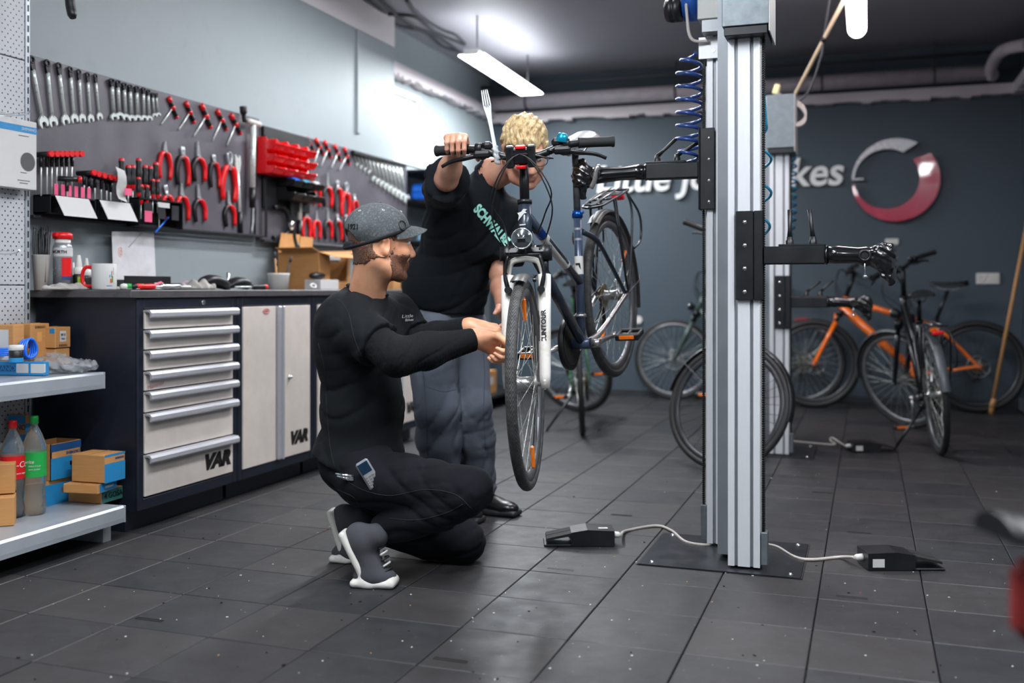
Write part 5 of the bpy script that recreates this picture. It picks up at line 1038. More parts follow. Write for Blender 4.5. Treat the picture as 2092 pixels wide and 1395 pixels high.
    if G.rack:
        z = 2*R+.055; mb = MB(); outl = bez([(.13, 0, z), (.11, .03, z), (.06, .045, z), (-.22, .06, z), (-.26, .04, z), (-.26, -.04, z), (-.22, -.06, z), (.06, -.045, z), (.11, -.03, z), (.13, 0, z)], 4); mb.tube(outl[:-1], .005, 7, closed=True)
        for x in (.05, -.05, -.15): mb.tube([(x, -.05, z), (x, .05, z)], .004, 6)
        mb.box((-.06, 0, z+.004), (.3, .022, .004)); mb.box((-.15, .0, z+.004), (.08, .10, .003))
        for s in (-1, 1):
            mb.tube(bez([(-.21, s*.06, z), (-.2, s*.075, z-.1), (-.05, s*.075, R+.06), (0, s*.072, R+.01)], 4), .005, 6); mb.tube([(-.04, s*.052, z), (-.005, s*.072, R+.03)], .005, 6); mb.tube([(-.06, s*.055, z), (.0, s*.074, R+.02)], .004, 6)
            mb.tube(bez([(-.22, s*.06, z-.01), (-.28, s*.085, z-.12), (-.25, s*.085, z-.22), (-.16, s*.078, z-.24)], 5), .005, 6)
        mb.build('rack', mat('rack_metal', '#34373b', .3, .6), t); MB().box((-.275, 0, z-.035), (.02, .06, .022), None, .006).build('tail_lamp', M_REARL, t)
        mb = MB(); [mb.tube([(-.26, s*.02, z+.012), (.05, s*.02, z+.014)], .003, 5) for s in (-1, 1)]; mb.build('spring_clip', M_ALU, t)
    if G.lampf:
        q = crown+ax*.045+fw*.075; mb = MB(); mb.lathe([(0, -.045), (.018, -.042), (.030, -.015), (.035, .008), (.034, .014)], q, fw, 20); mb.tube([q-fw*.02-ax*.02, crown+fw*.02-ax*.01], .007, 8); o = st_(mb.build('head_lamp', M_BLACKP, t)); MB().lathe([(.034, .012), (.024, .019), (0, .021)], q, fw, 20).build('lens', M_LENS, o); MB().torus(q+fw*.012, fw, .0335, .003, 24, 6).build('lamp_ring', M_CHROME, o)
        MB().box(q+fw*.0195-ax*.008, (.004, .026, .018), None, .001).build('lamp_reflector', M_BLACKM, o)
    if G.kick: mb = MB(); k0 = V((.20, .04, R-.09)); k1 = V((.12, .24, .012)); mb.tube([k0, k1], [.010, .008], 8); mb.tube([k1-V((0, .015, -.004)), k1+V((0, .03, -.004))], .009, 8, flat=.5); mb.box(k0, (.04, .03, .03), None, .006); mb.build('kickstand', M_BLACKM, t)
    t['bar'] = [0]; del t['bar']; D_ = dict(S=S, bc=bc, half=half, BB=BB, sd=sd, ST=ST, SD=SD, FA=FA, RA=RA, crown=crown, root=t, ax=ax, fw=fw, hbar=hbar)
    return t, D_
def headv(v): return atan2(v[1], v[0])
# the bicycle on the lift
HP = radians(15.6); HH = headv((-.048, -.999)); RA_W = W(1249, 603, 4.28)
Rm = Matrix.Rotation(HH, 4, 'Z') @ Matrix.Rotation(HP, 4, 'Y') @ Matrix.Rotation(radians(3), 4, 'X'); loc = RA_W-(Rm @ V((0, 0, .345)))
hung, HB = bike('bicycle', 'dark blue trekking bicycle with white fork, raised on the lift by its seatpost', loc, HH, HP, radians(3), steer=14, frame=M_NAVY, seatt=M_NAVYL, detail=True, hub=.03, sad=M_SADW, crank=188, ff=(84, 118), fendm=mat('guard_grey', '#4b4a49', .4), c_spin=-14, wb=1.06, bar=.772, sh=.765)
HM = Matrix.Translation(loc) @ Rm
# extras on that bicycle
bc, S, hb_ = HB['bc'], HB['S'], HB['hbar']
mb = MB(); mb.box(bc+V((.03, 0, .004)), (.022, .085, .055), None, .006)
for s in (-1, 1): mb.box(bc+V((.036, s*.036, .004)), (.034, .026, .074), None, .004); [mb.cyl(bc+V((.05, s*.034, z)), bc+V((.053, s*.034, z)), .004, n=8) for z in (-.018, .026)]
mb.build('phone_holder', M_BLACKP, hb_)
for z in (.034, -.032): MB().box(bc+V((.034, 0, z)), (.022, .034, .012), None, .003).build('red_clamp', M_RED, hb_)
q = bc+V((-.012, .135, .045)); mb = MB(); mb.lathe([(0, .024), (.014, .022), (.020, .008), (.020, -.004)], q, (0, .2, 1), 20); o = mb.build('bell', M_TEALA, hb_); MB().cyl(q-V((0, 0, .03)), q, .006).build('bell_mount', M_BLACKP, o)
q = HB['BB']+HB['sd']*.30; fr_ = [o for o in hung.children if o.name.startswith('seat_tube')][0]
MB().tube([q-HB['sd']*.035, q+HB['sd']*.035], .0172, 16, caps=False).build('white_decal', M_WHITEP, fr_); e = frame(q+V((.0176, .002, 0)), (0, 1, 0), (1, 0, 0)); mb = MB(); mb.M = e; mb.box((0, .01, 0), (.018, .007, .001)); mb.box((.006, -.01, 0), (.006, .035, .001)); mb.build('seat_tube_mark', M_NAVY, fr_)
for z in (.40, .44): MB().tube([HB['BB']+HB['sd']*z-HB['sd']*.004, HB['BB']+HB['sd']*z+HB['sd']*.004], .0171, 16, caps=False).build('decal_ring', M_SILV, fr_)
MB().tube([HB['BB']+HB['sd']*.10, HB['BB']+HB['sd']*.112], .022, 16).build('cable_band', M_ALU, fr_)
# disposable fork tied to the handlebar
wb_ = HM @ S @ (bc+V((.012, -.085, .008))); tip = W(989, 183, (wb_).dot(DV)-.02); d = (tip-wb_); L = d.length; z = d.normalized(); x = RV-z*RV.dot(z); x.normalize(); y = z.cross(x); M = Matrix((x, y, z)).transposed().to_4x4(); M.translation = wb_
M_CUT = m_clear('translucent_white_plastic', '#e9eef0', .15, .8); t = thing('plastic_fork', 'white translucent plastic fork standing up from the handlebar', 'fork'); t.matrix_world = M
mb = MB(); rows = [[V((sx*w_, .003*cos(sx*3)-.004*sin(zz*9), zz)) for sx in (-1, -.5, 0, .5, 1)] for zz, w_ in ((-.02, .007), (.03, .0065), (.08, .006), (.12, .007), (.145, .010), (.16, .0125), (L-.055, .013))]
mb.grid(rows); mb.grid([[p+V((0, .0016, 0)) for p in r] for r in rows]); mb.build('fork_handle', M_CUT, t, recalc=False)
for k in range(4): x_ = (k-1.5)*.0075; MB().tube(bez([(x_, -.003, L-.057), (x_*.95, 0, L-.03), (x_*.8, .004, L)], 4), [.0026]*5+[.0022]*3+[.0008], 6).build('tine', M_CUT, t)
s = SDF((-.03, -.03, -.05), (.03, .03, .05), .003); s.rbox((0, 0, 0), (.011, .016, .032), None, .008); P = s.pts(); s.F += .002*np.sin(P[..., 2]*300+P[..., 0]*200); sdf_obj('tape', [s.polys()], M_BAG, t, 1)
# bicycles in the background
def park(name, label, rear_px, dr, front_px, df, **c):
    a, b = W(rear_px, 590, dr), W(front_px, 590, df); a.z = b.z = 0; d = b-a
    return bike(name, label, a, headv(d), wb=c.pop('wb', 1.06), **c)
M_GREEN = mat('frame_green', '#2f6d3f', .35, .2, coat=.3); M_GRG = mat('frame_greygreen', '#4b5a54', .4, .2); M_ORF = mat('frame_orange', '#f07114', .3, var=.05, coat=.4); M_ANTH = mat('frame_black', '#17181b', .35, .2, coat=.3); M_SLF = mat('frame_silver', '#4e5358', .4, .3)
park('bicycle', 'black bicycle with green frame tubes on a kickstand behind the raised bicycle', 1190, 6.66, 1185, 7.7, frame=M_GREEN, fork=M_ANTH, steer=58, kick=True, roll=radians(-3), sad=M_BLACKP, style='diamond', plain='s', ff=None, refl=False, rack=False, lampf=False, fr=(40, 140))
park('bicycle', 'grey-green bicycle standing along the slate wall left of the front post', 1640, 8.42, 1372, 8.74, frame=M_GRG, fork=M_GRG, steer=0, style='diamond', fend=True, plain='s', refl=False, rack=False, disc=True, ff=None, fr=(80, 135), fendm=mat('red_guard', '#8d1f26', .4))
park('bicycle', 'black bicycle with dark rims and black mudguard half hidden behind the front post', 1512, 6.36, 1466, 5.42, frame=M_ANTH, fork=M_ANTH, steer=72, style='diamond', plain='b', refl=False, bars='swept', bar=.80, ff=(5, 185), roll=radians(-2))
park('mountain_bike', 'bright orange mountain bike leaning against the slate wall', 1998, 7.78, 1655, 8.12, frame=M_ORF, fork=M_ORF, style='mtb', R=.355, tr=.027, fend=False, rack=False, lampf=False, ff=None, plain='b', disc=True, bars='flat', wb=1.2, refl=False, sa=70, st=.44, hl=.12, roll=radians(3))
park('bicycle', 'black city bicycle seen from behind on its kickstand, in front of the orange one', 1921, 5.83, 1862, 6.82, frame=M_ANTH, fork=M_ANTH, steer=42, style='trapez', kick=True, roll=radians(-5), fendm=M_SLF, refl=False, plain='s', lampf=True, crank=260, sh=.66, fr=(75, 172))
b_, _ = bike('folding_bicycle', 'blurred small bicycle at the right edge showing its saddle end and red saddle bag', W(1927, 590, 1.22)-V((0, 0, .95)), headv(RV*.95+DV*.1), frame=mat('frame_bluegrey', '#6d8496', .4), fork=M_ANTH, scale=.68, sh=.715, style='trapez', rack=False, ff=None, refl=False, fend=False, steer=0)
MB().box((.165, 0, .845), (.07, .07, .15), None, .025).build('saddle_bag', mat('dull_red_cloth', '#7d1c1c', .8, var=.25), b_)
# ------------------------------------------------------------------ electric bicycle lifts
M_ALP = mat('anodised_aluminium', '#cfd1d6', .36, .12, var=.04, stretch=(40, 40, 1)); M_ALG = mat('aluminium_groove', '#7d8288', .45, .4, var=.05)
M_PLATE = mat('floor_plate_steel', '#34363b', .35, .7, var=.3); M_FOIL = mat('black_film', '#0e0e10', .12, var=.2, coat=.8, bump=1, bscale=45); M_ARM = mat('arm_black_gloss', '#101114', .16, .1, coat=.6); M_BELT = mat('drive_belt', '#0d0d0e', .6)
M_BOXW = mat('cover_white', '#aeaeab', .4, var=.03); M_MOT = mat('motor_blue', '#1d4fa0', .4)
def profile(w_, d):
    def side(L, m):  # from 0 to L with two slots
        a = [.10, .21, .79-.0, .90]
        s1, s2 = L*.20, L*.315; s3, s4 = L*.685, L*.80; k = .010
        return [(0, 0), (s1, 0), (s1+.002, k), (s2-.002, k), (s2, 0), (s3, 0), (s3+.002, k), (s4-.002, k), (s4, 0)]
    f = side(w_, 0); r = side(d, 0)
    return [(x, y) for x, y in f]+[(w_-y, x) for x, y in r]+[(w_-x, d-y) for x, y in f]+[(y, d-x) for x, y in r]
def lift(name, label, x, y, arms, boxz, motor=True, z0=.012, top=2.05, pl=((-.30, -.05), (.24, .42))):
    t = thing(name, label, 'lift', (x, y, 0)); PW = .106; P1, P2 = (0, 0), (-.112, .28)
    for px_, py_ in (P1, P2):
        o = MB().prism(profile(PW, .11), (px_, py_, z0), (1, 0, 0), (0, 1, 0), (0, 0, top-z0)).build('aluminium_post', M_ALP, t)
        mb = MB()
        for a, b in ((.22, .295), (.705, .78)): mb.bx((px_+PW*a, py_+.0092, z0+.001), (px_+PW*b, py_+.0102, top-.002))
        mb.build('slot_lining', M_ALG, o)
    MB().bx((-.05, .111, .02), (.05, .279, top-.03)).build('spacer', M_ALG, t)
    for px_, py_, zt, zb in ((PW+.008, .02, boxz, .13), (-.112-.018, .30, boxz-.05, .15)):
        b_ = MB().bx((px_, py_, .05), (px_+.004, py_+.016, zt+.02)).build('toothed_belt', M_BELT, t); mb = MB()
        for k in range(int((zt-.06)/.008)): mb.bx((px_-.0025, py_, .06+k*.008), (px_+.0066, py_+.016, .064+k*.008))
        tag(mb.build('belt_teeth', M_BELT, b_, recalc=False), kind='stuff'); MB().bx((px_-.006, py_-.012, .02), (px_+.016, py_+.035, zb), .002).build('belt_cover', M_STEEL, t)
        MB().bx((PW-.001 if px_ > 0 else -.114-.005, py_, z0+.02), (PW+.004 if px_ > 0 else -.113, py_+.03, zt)).build('belt_strip', M_BOXW, t)
    mb = MB(); mb.bx((-.012, -.06, boxz), (PW+.035, .16, boxz+.30), .002); h = mb.build('top_housing', M_STEEL, t); MB().bx((-.006, -.054, boxz-.03), (PW+.03, .155, boxz-.001), .002).build('housing_base', M_BLACKM, h)
    MB().bx((PW+.034, -.062, boxz-.025), (PW+.038, .16, boxz+.3), .001).build('side_cover', M_BOXW, h)
    MB().bx((-.135, .20, boxz+.10), (-.014, .40, boxz+.34), .003).build('white_housing', M_BOXW, t)
    o = MB().bx((-.140, .262, boxz-.03), (-.016, .268, boxz+.05), .001).build('bracket_plate', M_ALP, t); [MB().cyl((q, .259, boxz-.002), (q, .263, boxz-.002), .006, n=10).build('screw', M_CHROME, o) for q in (-.085, -.035)]
    MB().bx((-.120, .20, boxz+.052), (-.02, .26, boxz+.098), .002).build('switch_box', mat('switch_grey', '#7c8084', .4, .4), t)
    if motor: mb = MB(); mb.cyl((-.14, .31, boxz+.20), (-.20, .31, boxz+.20), .075, n=20); m_ = mb.build('motor', M_MOT, t); mb = MB(); mb.lathe([(0, -.06), (.04, -.058), (.046, -.04), (.046, -.03), (.042, -.028), (.046, -.024), (.046, 0), (0, 0)], (-.205, .28, boxz+.165), (1, -.1, 0), 20); mb.build('motor_cap', M_BLACKP, m_); MB().tube(bez([(-.19, .26, boxz+.3), (-.178, .24, boxz+.12), (-.16, .24, boxz+.04), (-.10, .25, boxz+.03)], 6), .006, 8).build('motor_cable', M_CABLE, m_)
    for side, z, L, lev in arms:
        if side == 'R': ox, oy, sx = PW-.052, -.0015, 1
        else: ox, oy, sx = -.112+.032, .2785, -1
        c = link('carriage', None, t); c.location = (ox, oy, z); mb = MB(); mb.bx((-.026*1.0, -.013, -.15), (.032, -.001, .15), .002) if sx > 0 else mb.bx((-.055, -.013, -.15), (-.002, -.001, .15), .002)
        pl_ = mb.build('carriage_plate', M_BLACKM, c); mb = MB()
        if sx > 0: mb.bx((.033, -.013, -.15), (.062, .06, .15), .002)
        else: mb.bx((-.062, -.013, -.15), (-.056, .05, .15), .002)
        mb.build('carriage_plate', M_BLACKM, c)
        cx_ = .003 if sx > 0 else -.022
        for k in range(4): MB().lathe([(.0, .004), (.005, .0035), (.0075, 0)], (cx_, -.013, .112-k*.078), (0, -1, 0), 10).build('bolt', M_CHROME, c)
        x0 = (.062 if sx > 0 else -.062); ym = .028
        mb = MB(); mb.box((x0+sx*.10, ym, 0), (.20, .058, .060), None, .004); mb.box((x0+sx*.125, ym, .033), (.15, .05, .008), None, .002); mb.build('arm_tube', M_BLACKM, c)
        mb = MB(); mb.tube([(x0+sx*.20, ym, 0), (x0+sx*.24, ym, .001), (x0+sx*.30, ym, -.002), (x0+sx*(L-.06), ym, -.006), (x0+sx*(L-.03), ym, -.006)], [.0295, .0295, .026, .033, .030], 18); mb.cyl((x0+sx*.199, ym, 0), (x0+sx*.206, ym, 0), .032, n=18); mb.build('round_arm', M_ARM, c)
        for k, a in enumerate(lev):
            bx_ = x0+sx*(.085+k*.075); mb = MB(); mb.lathe([(.013, .036), (.013, .05), (.010, .052), (.010, .062), (0, .062)], (bx_, ym, 0), (0, 0, 1), 12); d = V((sin(a), 0, cos(a))); mb.tube([V((bx_, ym, .058)), V((bx_, ym, .058))+d*.03, V((bx_, ym, .058))+d*.095], [.009, .006, .0075], 8); mb.build('clamp_lever', M_BLACKP, c)
        je = V((x0+sx*L, ym, -.006)); s = SDF((-.08, -.09, -.14), (.08, .09, .10), .005)
        s.cap((-sx*.03, 0, 0), (sx*.0, 0, 0), .036, .04); s.rbox((0, -.022, 0), (.028, .012, .042), None, .008, .01).rbox((0, .022, 0), (.028, .012, .042), None, .008, .01)
        if sx > 0: s.cap((.012, 0, -.03), (.02, -.01, -.085), .02, .012, .02).cap((-.01, .01, -.03), (-.005, 0, -.06), .014, .008, .02).cap((.022, .0, .0), (.03, .0, -.075), .008, .003, .01)
        else: s.cap((0, 0, .03), (0, 0, .05), .022, .018).cap((0, 0, -.03), (.004, 0, -.08), .022, .014)
        P = s.pts(); s.F += .004*np.sin(P[..., 2]*190+P[..., 0]*130)*np.sin(P[..., 1]*150+P[..., 2]*60); o = sdf_obj('jaw', [s.polys()], M_FOIL, c, 1); o.location = je
        kx = je.x-sx*.062; mb = MB(); mb.torus((kx, ym-.033, -.004), (0, 1, 0), .016, .006, 18, 6); mb.cyl((kx, ym-.026, -.004), (kx, ym-.038, -.004), .011, n=12); mb.build('jaw_knob', M_BLACKP, c)
        mb = MB()
        if sx > 0: mb.tube([(kx, ym-.03, -.02), (kx, ym-.03, -.07)], .003, 6); mb.tube([(kx-.006, ym-.03, -.072), (kx+.008, ym-.03, -.072)], .006, 8)
        else: mb.tube(bez([(kx+.02, ym-.04, .02), (kx+.012, ym-.05, .015), (kx+.002, ym-.05, -.03), (kx-.012, ym-.05, -.06)], 4), [.012]*4+[.010]*8+[.008], 8, flat=.6)
        mb.build('quick_release', M_CHROME if sx > 0 else M_ALU, c)
    pp = [V((pl[0][0], pl[0][1], 0)), V((pl[1][0], pl[0][1], 0)), V((pl[1][0], pl[1][1], 0)), V((pl[0][0], pl[1][1], 0))]
    o = MB().prism([(p.x, p.y) for p in pp], (0, 0, .0008), (1, 0, 0), (0, 1, 0), (0, 0, .004)).build('floor_plate', M_PLATE, t)
    for p in pp: q = p*.86+V((.0, .03, 0)); MB().lathe([(0, .010), (.007, .009), (.009, .004)], q, (0, 0, 1), 8).build('plate_bolt', M_CHROME, o)
    mb = MB(); mb.bx((pl[0][0]-.006, pl[0][1], .0005), (pl[0][0]-.001, pl[1][1], .0022)); mb.bx((pl[1][0]+.001, pl[0][1], .0005), (pl[1][0]+.006, pl[1][1], .0022)); mb.bx((pl[0][0], pl[1][1]+.001, .0005), (pl[1][0], pl[1][1]+.006, .0022)); mb.build('plate_gap', M_INK, o)
    return t
L1 = lift('bicycle_lift', 'tall aluminium twin post bicycle lift in the middle of the floor', -.447, 3.50, [('R', 1.062, .385, (.0, -.12)), ('L', 1.392, .455, (1.05, .85))], 1.825)
L2 = lift('bicycle_lift', 'second aluminium bicycle lift farther back with an empty clamp arm', -.527, 5.96, [('R', .875, .40, (.9, .8))], 1.745, motor=False, top=1.95)
def coil(name, label, c, r, zt, zb, turns, m, w0=.2, rr=.0055, lead=()):
    mb = MB(); p = [V(q) for q in lead]; n = int(turns*22)
    for i in range(n+1): u = i/n; a = u*turns*2*pi; k = min(1, .45+4*u, .35+3*(1-u)) ; p.append(V((c.x+cos(a)*r*k, c.y+sin(a)*r*k, zt+(zb-zt)*u)))
    mb.tube(p, rr, 7); return tag(mb.build(name, m), label, 'hose')
c = W(1409, 200, 3.82); coil('coiled_air_hose', 'stretched dark blue coiled air hose left of the front lift post', c, .047, W(0, 108, 3.82).z, W(0, 348, 3.82).z, 9, mat('navy_hose', '#1d3f80', .3, coat=.4), rr=.007)
M_TEAL = mat('teal_hose', '#2a93b8', .3, coat=.3); c = W(1557, 350, 3.92); coil('coiled_air_hose', 'teal coiled air hose showing at the right edge of the front lift post', c, .034, W(0, 255, 3.92).z, W(0, 505, 3.92).z, 3.6, M_TEAL, lead=[(-.475, 3.85, 1.95), (c.x, c.y, 1.80)])
c = W(1617, 400, 6.0); coil('coiled_air_hose', 'tightly coiled teal air hose beside the farther lift post', c, .028, W(0, 308, 6).z, W(0, 480, 6).z, 11, M_TEAL, rr=.006)
def pedal(label, px, py, d, sgn, cable):
    c = W(px, py, d); c.z = 0; t = thing('foot_pedal', label, 'foot pedal', c, YAW if sgn > 0 else YAW+pi)
    mb = MB(); mb.prism([(-.10, .002), (.06, .002), (.06, .052), (.0, .062), (-.10, .058)], (0, -.055, 0), (1, 0, 0), (0, 0, 1), (0, .11, 0)); mb.build('pedal_housing', M_BLACKP, t); MB().bx((.05, -.055, .001), (.16, .055, .008), .002).build('foot_base', M_BLACKP, t)
    for s in (-1, 1): o = MB().prism([(.02, .058), (.15, .030), (.152, .022), (.02, .046)], (0, s*.028-.025, 0), (1, 0, 0), (0, 0, 1), (0, .05, 0)).build('treadle', M_RUBBER, t); MB().cyl((.06, s*.028-.026, .035), (.06, s*.028+.026, .035), .007, n=10).build('hinge', M_BLACKP, o)
    MB().bx((-.085, -.0562, .012), (-.045, -.0552, .04)).build('rating_label', M_PAPER, t) if sgn > 0 else MB().box((-.06, .02, .0615), (.035, .02, .001)).build('rating_label', M_PAPER, t)
    MB().lathe([(0, .03), (.006, .03), (.011, .022), (.013, .0), (0, 0)], (-.099, 0, .032), (-1, 0, 0), 12).build('cable_gland', M_WHITEP, t)
    g_ = c+Matrix.Rotation(t.rotation_euler.z, 3, 'Z') @ V((-.128, 0, .032)); p = [g_]+[onZ(x, y, .006) for x, y in cable]
    tag(MB().tube(bez(p, 7), .0055, 8).build('pedal_cable', M_CABLE), label.replace('foot pedal', 'cable from the foot pedal'), 'cable')
pedal('black foot pedal lying left of the front lift post', 1198, 1100, 3.80, -1, [(1280, 1084), (1340, 1074), (1372, 1084), (1400, 1106), (1440, 1113), (1466, 1108)])
pedal('black foot pedal lying right of the front lift post', 1822, 1160, 3.48, 1, [(1715, 1138), (1660, 1143), (1625, 1138), (1590, 1118), (1568, 1112)])
pedal('small black foot pedal near the farther lift post', 1772, 915, 5.95, 1, [(1722, 908), (1700, 894), (1697, 900), (1705, 908), (1660, 905), (1616, 901)])
# pole, cable and coil above the farther lift
b = W(1612, 218, 6.0); d = W(1727, -6, 5.75)-b; e = b+d*((CEIL-b.z)/d.z); o = MB().tube([b, e], .012, 10).build('conduit_pole', mat('pale_conduit', '#cdb79a', .5)); tag(o, 'pale conduit slanting from the ceiling down to the farther lift', 'conduit'); q = b+d*.62; MB().tube([q-d*.02, q+d*.02], .0145, 8).build('cable_tie', M_BLACKP, o)
tag(MB().tube(bez([b, W(1650, 190, 5.9), W(1676, 120, 5.85), q, W(1694, 0, 5.8), W(1697, -40, 5.8)], 6), .007, 6).build('hanging_cable', M_DCABLE), 'dark cable drooping beside the pale conduit', 'cable')
c = W(1612, 228, 5.86); mb = MB()
for k in range(4): mb.torus(c+V((.015*k*.4, -.01*k, -.008*k)), V((.25+.08*k, -.8, .5)), .095-.004*k, .0065, 30, 7)
mb.tube(bez([c+V((-.07, 0, .04)), c+V((-.08, 0, .12)), c+V((-.05, 0, .10)), c+V((0, 0, .02))], 5), .0065, 7); o = tag(mb.build('cable_coil', M_CABLE), 'loops of grey cable hung over the top of the farther lift', 'cable'); MB().box(c+V((-.07, -.01, .13)), (.035, .03, .06), Matrix.Rotation(.3, 3, 'Y'), .006).build('plug', mat('cream_plug', '#d9cf9d', .4), o)
# ------------------------------------------------------------------ people
def m_skin(name, base, red, speck=None, amt=0, sc=420):
    t = NT(name); a = t.ramp(t.noise(14, 4), .35, .7); o = t.mix(a, lin(base), lin(red))
    if speck: o = t.mix(t.math('MULTIPLY', t.ramp(t.noise(sc, 3, .6), .42, .58), amt), o, lin(speck))
    t.link(o, t.b.inputs['Base Color']); t.b.inputs['Roughness'].default_value = .48; t.b.inputs['Subsurface Weight'].default_value = .08; t.b.inputs['Subsurface Radius'].default_value = (.01, .004, .002)
    t.bump(t.noise(300, 3), .12, .001); return t.m
SK1 = m_skin('tanned_skin', '#e0a884', '#cf8c6c'); SK2 = m_skin('fair_skin', '#c99a82', '#bb8069'); BEARD = m_skin('stubble_beard', '#8d5f49', '#7f5541', '#20130d', .92); NAPE = m_skin('cropped_hair', '#855c48', '#74503f', '#17100d', .85, 340)
def m_cloth(name, col, var=.2, wv=900, rough=.88, stain=None, sheen=.02):
    t = NT(name); c = lin(col); f = t.ramp(t.noise(6, 5, .6), .3, .72); o = t.mix(f, tuple(x*(1-var) for x in c), tuple(x*(1+var) for x in c))
    if stain: o = t.mix(t.math('MULTIPLY', t.ramp(t.noise(stain[1], 6, .7), stain[2], stain[3]), stain[4]), o, lin(stain[0]))
    t.link(o, t.b.inputs['Base Color']); t.b.inputs['Roughness'].default_value = rough; t.b.inputs['Specular IOR Level'].default_value = .22; t.b.inputs['Sheen Weight'].default_value = sheen; t.bump(t.noise(wv, 2), .25, .0008); return t.m
C_TEE = m_cloth('black_cotton', '#0f1317'); C_TEE2 = m_cloth('navy_black_cotton', '#0d1319'); C_JEAN = m_cloth('black_denim', '#0f1118', .3, 700, stain=('#2a303d', 14, .58, .8, .35)); C_TROU = m_cloth('grey_work_cloth', '#5c626d', .14, 700); C_SLV = m_cloth('ribbed_sleeve', '#0d0e11', .15, 500)
C_CAP = m_cloth('heather_cap_cloth', '#4c5053', .25, 260, stain=('#85898b', 160, .5, .7, .6)); C_CAPD = m_cloth('dark_cap_cloth', '#1e2124', .2); C_CANV = m_cloth('grey_canvas', '#45464b', .15, 500); M_SOLE = mat('white_rubber_sole', '#d6d2cc', .55, var=.08, stain=('#7a6a55', 22, .56, .8, .6)); C_SHOE = mat('black_shoe_leather', '#101113', .3, var=.2)
C_BLOND = None
def m_hair():
    t = NT('blond_hair'); mp = t.new('ShaderNodeMapping'); mp.inputs['Scale'].default_value = (1, 1, .35); t.link(t.obj(), mp.inputs[0]); f = t.noise(75, 5, .7, mp.outputs[0], 1.5); o = t.mix(t.ramp(f, .36, .66), lin('#9a7446'), lin('#f2dcab')); t.link(o, t.b.inputs['Base Color']); t.b.inputs['Roughness'].default_value = .45; t.bump(f, .8, .006); return t.m
C_BLOND = m_hair()
A_ = np.array
def n3(v): v = V(v); return v.normalized()
def folds(P, amp, f=1.0, sd=0.0):
    x, y, z = P[..., 0]*f, P[..., 1]*f, P[..., 2]*f; w_ = .9*np.sin(11*x+7*z+sd)+.8*np.sin(9*y-13*z+2*sd)
    m = .5+.5*np.sin(5*x+6*z+4*y+sd)
    q = lambda a: (1-np.abs(np.sin(a)))**3
    return amp*(1.5*q(.8*(26*z+15*x-8*y)+2.0*w_+sd)*m+1.4*q(.8*(21*y-25*z+19*x)+1.9*w_+2*sd)*(1.05-m)+.8*q(44*z-30*x+12*y+2.4*w_)*m*(1-m)*3-.45)
def smin(a, b, k): h = np.maximum(k-np.abs(a-b), 0)/k; return np.minimum(a, b)-h*h*k*.25
def plane(P, o, n): return (P-A_(o, dtype=np.float32)) @ A_(n, dtype=np.float32)
class Head:
    def __init__(s, O, f, u):
        f = n3(f); l = n3(V(u).cross(f)); u = f.cross(l); s.O, s.f, s.l, s.u = V(O), f, l, u; s.R = Matrix((f, l, u)).transposed()
    def p(s, x, y, z): return s.O+s.f*x+s.l*y+s.u*z
    def loc(s, P): return (P-A_(s.O, dtype=np.float32)) @ A_(s.R, dtype=np.float32)
    def sdf(s, h=.0035, r=.19): return SDF(s.O-V((r, r, r)), s.O+V((r, r, r)), h)
    def build(s, S):
        p, R = s.p, s.R
        S.ell(p(-.014, 0, .030), (.096, .076, .090), R); S.ell(p(.032, 0, -.018), (.062, .058, .085), R, .03)
        for k in (-1, 1):
            S.cap(p(-.018, k*.052, -.05), p(.03, k*.042, -.092), .022, .018, .03); S.cap(p(.03, k*.042, -.092), p(.072, k*.014, -.103), .018, .016, .025)
            S.ell(p(.062, k*.036, -.024), (.028, .022, .022), R, .02)
        S.ell(p(.074, 0, -.100), (.018, .020, .017), R, .015); S.cap(p(.083, -.036, .034), p(.083, .036, .034), .012, .012, .02)
        for k in (-1, 1): S.ell(p(.099, k*.032, .012), (.017, .019, .013), R, .012, True)
        S.cap(p(.088, 0, .022), p(.112, 0, -.026), .0085, .0125, .015); [S.ell(p(.100, k*.013, -.031), (.012, .0085, .009), R, .008) for k in (-1, 1)]
        S.cap(p(.087, -.019, -.058), p(.087, .019, -.058), .0075, .0075, .012); S.cap(p(.085, -.017, -.071), p(.085, .017, -.071), .0085, .0085, .012); S.cap(p(.099, -.022, -.0645), p(.099, .022, -.0645), .0028, .0028, .004, True)
        for k in (-1, 1):
            ER = Matrix.Rotation(k*.45, 3, s.u) @ R
            S.ell(p(-.012, k*.079, -.006), (.019, .008, .031), ER, .008); S.ell(p(-.006, k*.088, -.004), (.010, .007, .017), ER, .006, True); S.cap(p(-.022, k*.083, .012), p(-.018, k*.082, .022), .006, .006, .008); S.ell(p(-.004, k*.080, -.032), (.008, .006, .009), ER, .006)
        return S
    def eyes(s, par, iris='#3a4a55'):
        for k in (-1, 1):
            e = link('eye', MB().ball(s.p(.079, k*.032, .011), .0125, 14).mesh('eye', M_PAPER), par); MB().ball(s.p(.0865, k*.033, .0105), .0062, 10).build('iris', mat('iris_'+iris[1:], iris, .2), e)
            MB().tube(bez([s.p(.086, k*.047, .032), s.p(.095, k*.032, .037), s.p(.093, k*.016, .032)], 4), [.002]+[.0035]*7+[.003], 6).build('eyebrow', mat('brow', '#3a281c', .8) if iris == '#3a4a55' else mat('brow_fair', '#a07a48', .8), par)
